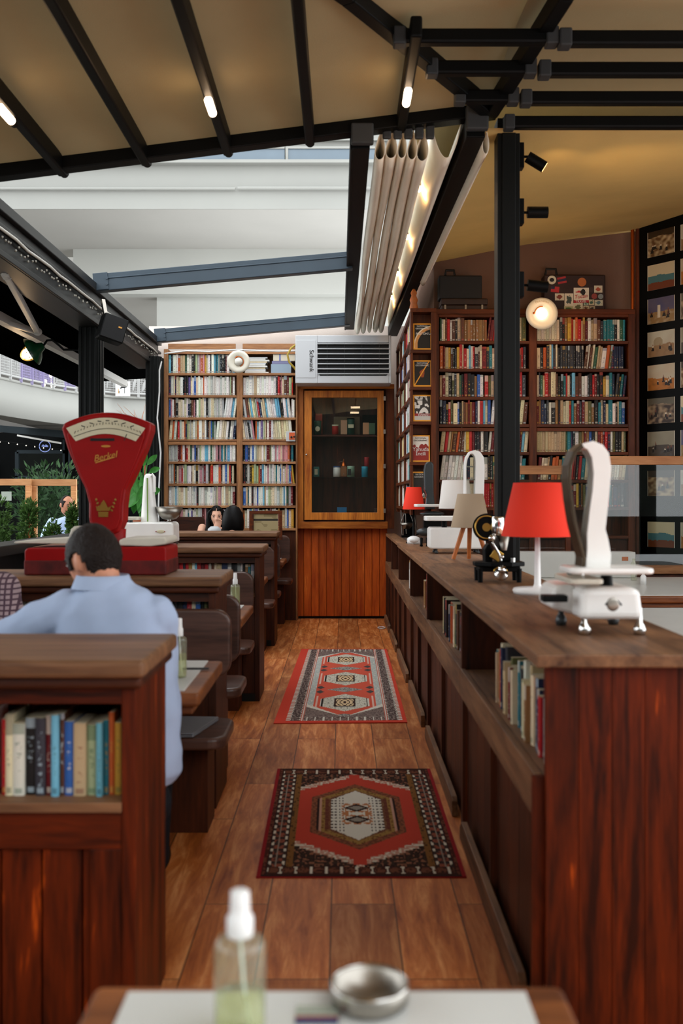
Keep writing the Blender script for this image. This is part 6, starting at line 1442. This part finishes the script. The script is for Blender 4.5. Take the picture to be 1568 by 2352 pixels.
# leafy plant on the far divider
d = 9.6; t = thing('potted_plant', 'leafy green potted plant behind the white tower scale', 'plant', (X(322, d), d, 1.08)); m = MB(); r = random.Random(3)
MB().lathe([(0, 0), (.07, 0), (.09, .13), (.08, .13), (0, .12)], (X(322, d), d, 1.08), 20).build('pot', M['terracotta'], t)
lv = [(330, 1072, .17, .03, 1.4), (322, 1066, .15, .028, 2.0), (338, 1068, .15, .03, .9), (343, 1085, .13, .03, .5), (314, 1078, .13, .028, 2.6)]
lv += [(r.uniform(303, 343), r.uniform(1085, 1140), r.uniform(.13, .21), r.uniform(.028, .048), r.choice((3.6, 4.2, 4.7, 5.2, 2.9, .3))+r.uniform(-.3, .3)) for _ in range(24)]
for px, py, L, wd, an in lv:
    p = P(px, py, d+r.uniform(-.08, .08)); u = Vector((math.cos(an), r.uniform(-.5, .2), math.sin(an))).normalized(); s = u.cross(Vector((r.uniform(-.3, .3), 1, r.uniform(-.2, .2)))).normalized(); k = 7; vs = []
    for i in range(k+1):
        q = i/k; ww = wd*math.sin(PI*min(1, q*.96+.02))**.8; c_ = p+u*L*q+Vector((0, 0, -.12*L*q*q)); vs += [c_-s*ww, c_+Vector((0, .012*math.sin(PI*q), -.004)), c_+s*ww]
    m.add(vs, [(3*i, 3*i+1, 3*i+4, 3*i+3) for i in range(k)]+[(3*i+1, 3*i+2, 3*i+5, 3*i+4) for i in range(k)], 0, True)
    MB().tube([Vector((X(322, d), d, 1.2)), (Vector((X(322, d), d, 1.3))+p)/2, p], .005, 5).build('stem', M['leaf2'], t)
m.build('leaves', M['leaf2'], t)
tag(MB().lathe([(0, 0), (.022, 0), (.022, .06), (.01, .075), (.01, .09), (0, .09)], (X(1477, 7.5), 7.5, .752), 16).build('small_bottle', M['whitep'], smooth=True), 'tiny white dropper bottle on the far right table', 'bottle')
tag(MB().lathe([(0, 0), (.025, 0), (.025, .13), (.012, .15), (.012, .17), (0, .17)], (X(1455, 7.9), 7.9, .752), 16).build('clear_bottle', M['bottle'], smooth=True), 'clear bottle at the end of the long white box', 'bottle')
tag(MB().tube([G(876, 1443)+Vector((.04*math.cos(a), .07*math.sin(a), 0)) for a in [2*PI*i/24 for i in range(24)]], .005, 6, closed=True).build('white_ring', M['cable']), 'white cable loop lying on the floor by the cabinet', 'cable')

for y_, l_ in ((.75, 'lit tube lamp hung across under the awning, reflected upper in the cabinet door'), (-.6, 'lit tube lamp hung across under the awning, reflected lower in the cabinet door')):
    c = Vector((.31, y_, 3.43)); t = thing('tube_light', l_, 'lamp', c, 'tube lamps under the near awning')
    MB().cyl(c-Vector((.1, 0, 0)), c+Vector((.1, 0, 0)), .021, n=14).build('lit_tube', M['lampon'], t); MB().cyl(c+Vector((0, 0, .02)), c+Vector((0, 0, .2)), .008, n=8).build('hanger', M['black'], t)
# ------------------------------------------------------------------ people
def fused(mb, name, m_, parent, voxel=.007, it=4):
    """one continuous skin grown over overlapping limbs"""
    o = mb.build(name, m_, parent); md = o.modifiers.new('skin', 'REMESH'); md.mode = 'VOXEL'; md.voxel_size = voxel; md.use_smooth_shade = True
    s = o.modifiers.new('soft', 'SMOOTH'); s.iterations = it; s.factor = .5
    dg = bpy.context.evaluated_depsgraph_get(); me = bpy.data.meshes.new_from_object(o.evaluated_get(dg)); old = o.data
    o.modifiers.clear(); o.data = me; bpy.data.meshes.remove(old); me.name = name
    if not me.materials: me.materials.append(m_)
    me.polygons.foreach_set('use_smooth', [True]*len(me.polygons)); return o
def hd(u, grow=0):
    x, y, z = u; g = lambda a, b: math.exp(-(a*a+b*b))
    rx_, ry_, rz_ = .074+grow, .096+grow, .116+grow
    px, py, pz = rx_*x, ry_*y, rz_*z
    if z < 0: px *= 1+.30*z; py *= 1+.12*z if y > 0 else 1+.38*z
    if y > 0 and not grow:
        py += .021*g(x/.17, (z+.14)/.2)*(1 if z > -.34 else .4)-.008*g((abs(x)-.36)/.15, (z-.07)/.12)+.004*g((abs(x)-.3)/.3, (z-.25)/.09)
        py += .006*g(x/.22, (z+.46)/.07)+.009*g(x/.25, (z+.80)/.18)
    return Vector((px, py, pz))
def head(mb, c, m3, s=1):
    def fn(u, v):
        t = PI*v; a = 2*PI*u; return c+m3@(hd((math.sin(t)*math.cos(a), math.sin(t)*math.sin(a), -math.cos(t)))*s)
    mb.grid(fn, 44, 30)
    for sd in (-1, 1): mb.ell(c+m3@Vector((sd*.075*s, -.008*s, -.004*s)), (.009*s, .019*s, .032*s), 12, 10, 0, m3@rz(sd*.35))
def face(c, m3, s, t, lips=True):
    for sd in (-1, 1):
        e = c+m3@Vector((sd*.030*s, .083*s, .010*s)); MB().ell(e, (.0115*s, .009*s, .0058*s), 12, 8, 0, m3).build('eye', M['eye'], t); 
        MB().ell(e+m3@Vector((0, .0055*s, 0)), (.0056*s, .0046*s, .0054*s), 10, 8, 0, m3).build('iris', M['iris'], t)
        MB().tube([c+m3@Vector((sd*a*s, (.0935-abs(a-.03)*.25)*s, b*s)) for a, b in ((.014, .027), (.028, .033), (.046, .027))], [.003*s, .0036*s, .002*s], 6).build('eyebrow', M['hair'], t)
        MB().tube([e+m3@Vector((sd*a*s, b*s, c_*s)) for a, b, c_ in ((-.012, .004, .001), (-.005, .0085, .0058), (.004, .0085, .006), (.013, .003, .002))], .0018*s, 6).build('eyelid', M['iris'], t)
    if lips: MB().ell(c+m3@Vector((0, .0985*s, -.052*s)), (.021*s, .006*s, .007*s), 14, 8, 0, m3).build('mouth', M['lip'], t)
def haircap(c, m3, s, mask, grow, name, m_, t, thick=.012):
    vs = []; fs = []; nu, nv = 60, 40; idx = {}
    def u3(i, j): a = 2*PI*i/nu; q = PI*j/nv; return (math.sin(q)*math.cos(a), math.sin(q)*math.sin(a), -math.cos(q))
    def vid(i, j):
        i %= nu
        if (i, j) not in idx:
            u = u3(i, j); idx[(i, j)] = len(vs); n = noise.noise(Vector(u)*9)*.0035; vs.append(c+m3@(hd(u, grow+n)*s))
        return idx[(i, j)]
    for i in range(nu):
        for j in range(nv):
            if mask(u3(i+.5, j+.5)): fs.append((vid(i, j), vid(i+1, j), vid(i+1, j+1), vid(i, j+1)))
    o = MB().add(vs, fs, 0, True).build(name, m_, t, weld=True); sd = o.modifiers.new('thick', 'SOLIDIFY'); sd.thickness = thick*s; sd.offset = -1; return o
def hand(mb, wr, d, nrm, sd=1, curl=.5, s=1):
    d = d.normalized(); a = d.cross(nrm).normalized()*sd; n = a.cross(d).normalized()*sd
    m3 = Matrix((a, d, n)).transposed()
    mb.ell(wr+d*.045*s, (.040*s, .052*s, .015*s), 14, 10, 0, m3)
    for k, (o_, L) in enumerate(((-.030, .066), (-.010, .076), (.010, .072), (.029, .056))):
        p = wr+d*.08*s+a*o_*s; q = d; pts = [wr+d*.05*s+a*o_*.8*s, p]
        for j in range(3):
            q = (Matrix.Rotation(-curl*(.5+.3*j)*sd, 3, a)@q); p = p+q*L*(.42, .33, .25)[j]*s; pts.append(p)
        mb.tube(pts, [.010*s, .0095*s, .0085*s, .008*s, .0065*s], 8)
    p = wr+d*.02*s-a*.030*s; mb.tube([p, p+(d*.6-a*.8).normalized()*.034*s+n*.006*s, p+(d*.9-a*.5).normalized()*.066*s+n*.014*s], [.014*s, .011*s, .008*s], 8)
def limb(mb, pts, rs, n=14):
    pts = [Vector(p) for p in pts]; q = [pts[0]]; r = [rs[0]]
    for i in range(len(pts)-1):
        for k in range(1, 7): q.append(pts[i].lerp(pts[i+1], k/6)); r.append(rs[i]+(rs[i+1]-rs[i])*k/6)
    mb.tube(q, r, n)
    for p, rr in zip(pts, rs): mb.ell(p, rr, 12, 8)
def seated(label, hc, hm, rings, arms, hips, knees, ankles, skin, top, bottom, sleeve=1, s=1, hands=True, faced=True, seat_ry=None, voxel=.007):
    hc = Vector(hc); t = thing('person', label, 'person', (rings[-1][0][0], rings[-1][0][1], .45))
    b = MB(); head(b, hc, hm, s); nb = Vector(rings[0][0])
    limb(b, [hc+hm@Vector((0, -.02, -.07))*s, nb+Vector((0, 0, .01)), nb-Vector((0, 0, .05))], [.052*s, .054*s, .05*s])
    b.loft([(q[0]-Vector((0, 0, .012)), max(.03, q[1]-.024), max(.03, q[2]-.024)) for q in rings[2:]], n=24)
    for sh, el, wr, hdir, hn, sd, cu in arms:
        limb(b, [sh, el, wr], [.046*s, .038*s, .026*s])
        if hands: hand(b, Vector(wr), Vector(hdir), Vector(hn), sd, cu, s)
    for h_, k_, a_ in zip(hips, knees, ankles): limb(b, [h_, k_, a_], [.075*s, .052*s, .036*s]); b.ell(Vector(a_)+Vector((0, (.07 if k_[1] > h_[1] else -.07), -.02)), (.04, .12, .035))
    fused(b, 'body', skin, t, voxel)
    c = MB(); c.loft(rings, n=32)
    for sh, el, wr, *_ in arms:
        sh, el, wr = Vector(sh), Vector(el), Vector(wr)
        if sleeve >= 1: limb(c, [sh, el, el.lerp(wr, .9)], [.075*s, .058*s, .04*s])
        elif sleeve > 0: limb(c, [sh, sh.lerp(el, sleeve)], [.07*s, .062*s])
    o = fused(c, 'shirt', top, t, voxel*1.2, 3)
    nrm = [q.normal.copy() for q in o.data.vertices]
    for q, n_ in zip(o.data.vertices, nrm):                 # creases of the cloth
        w_ = q.co+o.location; k = noise.noise(Vector((w_.x*9+w_.z*7, w_.y*5, w_.z*4-w_.x*6)))+.5*noise.noise(Vector((w_.x*17-w_.z*15, w_.y*8, w_.z*9)))
        q.co += n_*(.010*k)
    e = MB()
    for h_, k_, a_ in zip(hips, knees, ankles): limb(e, [h_, k_, Vector(a_)+Vector((0, 0, .0))], [.095*s, .072*s, .056*s])
    r_ = rings[-1]; e.ell(Vector(r_[0])-Vector((0, 0, .06)), (r_[1]*.98, max(r_[2], .12), .11)); fused(e, 'trousers', bottom, t, .009, 4)
    for k_, h_, a_ in zip(knees, hips, ankles): MB().ell(Vector(a_)+Vector((0, (.07 if k_[1] > h_[1] else -.07), -.02)), (.047, .14, .045)).build('shoe', M['black'], t)
    if faced: face(hc, hm, s, t)
    return t
# the man in the blue shirt, seen from behind
D = 3.14
hm = rz(.95)@rx(-.30); hc = P(216, 1289, 3.2)
def rg(y, a, b, dep, ry_): c = P((a+b)/2, y, D); return (Vector((c.x, dep, c.z)), (X(b, D)-X(a, D))/2, ry_)
rings = [(P(236, 1329, 3.17), .084, .082), rg(1342, 196, 294, 3.17, .088), rg(1368, 150, 345, 3.17, .11), rg(1400, 128, 375, 3.17, .125), rg(1450, 125, 391, 3.17, .14), rg(1530, 128, 401, 3.175, .145), rg(1620, 128, 405, 3.18, .14), rg(1710, 130, 408, 3.185, .14), rg(1780, 132, 410, 3.19, .15), rg(1812, 160, 392, 3.19, .13)]
sR, eR, wR = P(352, 1420, 3.17), P(378, 1640, 3.26), Vector((-.66, 3.62, .80)); sL, eL, wL = P(158, 1402, 3.17), P(-30, 1490, 3.26), Vector((-1.02, 3.6, .80))
man = seated('man in a pale blue shirt seen from behind, head bent to the left', hc, hm, rings, [(sR, eR, wR, (-.3, 1, -.1), (0, 0, -1), 1, .4), (sL, eL, wL, (.6, 1, -.1), (0, 0, -1), -1, .4)],
    [(-.66, 3.2, .53), (-.88, 3.2, .53)], [(-.67, 3.58, .54), (-.90, 3.60, .54)], [(-.68, 3.60, .09), (-.92, 3.62, .09)], M['skin'], M['shirt'], M['trouser'], voxel=.007)
def crop(u):
    az = math.atan2(abs(u[0]), u[1]); tab = ((0, .62), (.8, .5), (1.05, .3), (1.15, -.12), (1.38, -.12), (1.42, .2), (1.8, .22), (2.0, -.25), (2.4, -.6), (3.2, -.66))
    for (a, z0), (b, z1) in zip(tab, tab[1:]):
        if az <= b: return u[2] > z0+(z1-z0)*(az-a)/(b-a)
    return False
haircap(hc, hm, 1.0, crop, .008, 'hair', M['hairb'], man, .01)
MB().loft([(rings[0][0]+Vector((0, .0, -.03)), .098, .092), (rings[0][0]+Vector((0, 0, .012)), .082, .08), (rings[0][0]+Vector((0, 0, .012)), .074, .072), (rings[0][0]+Vector((0, 0, -.02)), .08, .078)], n=30, caps=False).build('collar', M['shirt'], man, smooth=True)
# person in a checked shirt at the left edge, facing the man
def checkmat():
    m, nt, b = newmat('checked_shirt'); N = nt.nodes.new; L = nt.links.new; tc = N('ShaderNodeTexCoord')
    br = N('ShaderNodeTexBrick'); br.offset = 0; br.inputs['Scale'].default_value = 1; br.inputs['Brick Width'].default_value = .022; br.inputs['Row Height'].default_value = .022; br.inputs['Mortar Size'].default_value = .004
    br.inputs['Color1'].default_value = rgba('#a58f92'); br.inputs['Color2'].default_value = rgba('#9a8488'); br.inputs['Mortar'].default_value = rgba('#4a3440')
    mp = N('ShaderNodeMapping'); mp.inputs['Rotation'].default_value = (PI/2, 0, 0); L(tc.outputs['Object'], mp.inputs[0]); L(mp.outputs[0], br.inputs['Vector']); L(br.outputs['Color'], b.inputs['Base Color']); b.inputs['Roughness'].default_value = .9
    return m
y = 4.22; x = -1.62
rings = [(Vector((x, y-.03, 1.10)), .08, .08), (Vector((x, y-.02, 1.09)), .10, .09), (Vector((x, y-.02, 1.06)), .18, .11), (Vector((x, y, 1.0)), .2, .125), (Vector((x, y, .85)), .19, .13), (Vector((x, y, .65)), .18, .13), (Vector((x, y, .5)), .18, .14)]
p2 = seated('person in a checked shirt at the left edge, facing the man in blue', (x, y-.06, 1.27), rz(PI-.3), rings, [((x+.19, y, 1.02), (x+.25, y-.06, .74), (x+.12, y-.36, .80), (-.4, -1, -.1), (0, 0, -1), -1, .4), ((x-.19, y, 1.02), (x-.25, y-.06, .74), (x-.10, y-.36, .80), (.4, -1, -.1), (0, 0, -1), 1, .4)],
    [(x+.1, y-.02, .53), (x-.1, y-.02, .53)], [(x+.12, y-.42, .55), (x-.12, y-.42, .55)], [(x+.12, y-.42, .09), (x-.12, y-.42, .09)], M['skin'], checkmat(), M['trouser'])
haircap(Vector((x, y-.06, 1.27)), rz(PI-.3), 1, crop, .009, 'hair', M['hairb'], p2)
# woman under the left bookcase
D = 10.98; hc = P(497, 1188, 10.92); hm = rz(PI+.12)@rx(-.06); x = hc.x
rings = [(Vector((x+.02, 11.0, 1.145)), .055, .055), (Vector((x+.02, 11.02, 1.135)), .07, .06), (Vector((x+.01, 11.04, 1.11)), .14, .08), (Vector((x, 11.06, 1.05)), .165, .1), (Vector((x, 11.1, .82)), .15, .11), (Vector((x, 11.14, .64)), .14, .11), (Vector((x, 11.16, .5)), .165, .13)]
wm = seated('dark haired woman facing the camera with her hand at her mouth', hc, hm, rings, [((x-.175, 11.05, 1.075), (x-.2, 10.86, .88), (x+.01, 10.78, 1.06), (.35, .1, 1), (0, 1, 0), 1, .8), ((x+.165, 11.05, 1.07), (x+.2, 10.95, .76), (x+.06, 10.78, .80), (-.5, -.6, .1), (0, 0, -1), 1, .4)],
    [(x+.09, 11.12, .53), (x-.09, 11.12, .53)], [(x+.1, 10.74, .55), (x-.1, 10.74, .55)], [(x+.1, 10.72, .09), (x-.1, 10.72, .09)], M['skinl'], mat('dark_top', '#1d1a20', .85), M['trouser'], sleeve=0, voxel=.006)
haircap(hc, hm, 1.0, lambda u: u[1] < .35+.35*abs(u[0]) and u[2] > -.9 or (u[2] > .62 and abs(u[0]) > .04) or u[2] > .88, .014, 'hair', M['hair'], wm, .014)
m = MB()
for sd in (-1, 1): m.tube([hc+hm@Vector((sd*a, b, c_)) for a, b, c_ in ((.045, .05, .095), (.082, .035, .05), (.088, .03, -.02), (.086, .03, -.09), (.085, .04, -.17), (.09, .05, -.26))], [.014, .022, .026, .03, .032, .02], 10)
m.loft([(hc+hm@Vector((0, -.045, .02)), .085, .06), (hc+hm@Vector((0, -.06, -.1)), .1, .055), (hc+hm@Vector((0, -.06, -.26)), .1, .045)], n=20)
m.build('long_hair', M['hair'], wm, smooth=True)
c = Vector((hc.x+.0, 10.66, .98)); tag(MB().lathe([(0, 0), (.05, 0), (.075, .05), (.07, .09), (.04, .115), (0, .12)], c+Vector((.01, 0, .005)), 24).build('white_bundle', M['acw'], smooth=True), 'pale rounded white object held below the woman\'s face', 'cup')
# woman seen from behind
hc = P(535, 1190, 10.22); hm = rz(.15)@rx(-.1); x = hc.x
rings = [(Vector((x, 10.17, 1.06)), .055, .055), (Vector((x, 10.16, 1.05)), .07, .06), (Vector((x, 10.15, 1.02)), .14, .08), (Vector((x, 10.14, .97)), .165, .1), (Vector((x, 10.14, .82)), .15, .11), (Vector((x, 10.14, .64)), .14, .11), (Vector((x, 10.13, .5)), .165, .13)]
w2 = seated('person with black bobbed hair seen from behind at the far booth', hc, hm, rings, [((x-.165, 10.15, .98), (x-.2, 10.3, .74), (x-.08, 10.5, .80), (.3, 1, 0), (0, 0, -1), 1, .4), ((x+.165, 10.15, .98), (x+.2, 10.3, .74), (x+.08, 10.5, .80), (-.3, 1, 0), (0, 0, -1), -1, .4)],
    [(x+.09, 10.16, .53), (x-.09, 10.16, .53)], [(x+.1, 10.55, .55), (x-.1, 10.55, .55)], [(x+.1, 10.56, .09), (x-.1, 10.56, .09)], M['skinl'], mat('black_top', '#141316', .85), M['trouser'], voxel=.007)
haircap(hc, hm, 1.0, lambda u: u[1] < .3+.3*abs(u[0]) or u[2] > .6, .018, 'hair', M['hair'], w2, .016)
MB().loft([(hc+Vector((0, -.005, .112)), .062, .065), (hc+Vector((0, -.01, .055)), .098, .104), (hc+Vector((0, -.01, -.03)), .114, .106), (hc+Vector((0, -.012, -.11)), .112, .094), (hc+Vector((0, -.012, -.17)), .09, .065)], n=26).build('bobbed_hair', M['hair'], w2, smooth=True)
# man in the yard
hc = P(153, 1160, 12.3); hm = rz(PI+.75)@rx(-.22); x = hc.x; y = 12.4; zt = hc.z-.13
rings = [(Vector((x+.02, y, zt-.0)), .07, .07), (Vector((x+.02, y, zt-.02)), .1, .08), (Vector((x+.01, y, zt-.05)), .18, .1), (Vector((x, y, zt-.12)), .21, .12), (Vector((x, y, .85)), .19, .13), (Vector((x, y, .68)), .185, .14), (Vector((x, y, .56)), .18, .14)]
mo = seated('man in a light blue shirt sitting in the yard, hand over his mouth', hc, hm, rings, [((x-.2, y, zt-.1), (x-.26, y-.14, .92), (x-.1, y-.35, .86), (.5, -.6, 0), (0, 0, -1), 1, .4), ((x+.2, y, zt-.1), (x+.17, y-.22, .98), hc+hm@Vector((.03, .12, -.13)), hm@Vector((-.5, .0, .8)), hm@Vector((0, -1, 0)), 1, .7)],
    [(x+.1, y-.02, .57), (x-.1, y-.02, .57)], [(x+.12, y-.42, .58), (x-.12, y-.42, .58)], [(x+.12, y-.42, .09), (x-.12, y-.42, .09)], M['skin'], M['shirt2'], M['trouser'])
haircap(hc, hm, 1.0, lambda u: crop(u) and (u[1] < .1 or u[2] < .55), .006, 'hair', M['hairb'], mo, .008)
t = thing('yard_chair', 'black wire backed chair under the man in the yard', 'chair', (x, y, 0))
MB().prism(rr_poly(x-.22, x+.22, y-.25, y+.2, .05), .43, .46, 'xy').build('seat', M['black'], t)
for sx in (-.2, .2):
    for sy in (-.22, .18): MB().cyl((x+sx, y+sy, -.04), (x+sx, y+sy, .43), .014, n=8).build('leg', M['black'], t)
MB().tube([(x+.22*math.cos(a), y+.22, .46+.42*math.sin(a)) for a in [PI*i/14 for i in range(15)]], .012, 8).build('back_hoop', M['black'], t)
t2 = copy_tree(t); t2.location = (X(60, 12.2), 12.2, 0); t2['label'] = 'black wire backed empty chair behind the left shrubs in the yard'; t['group'] = t2['group'] = 'black chairs in the yard'
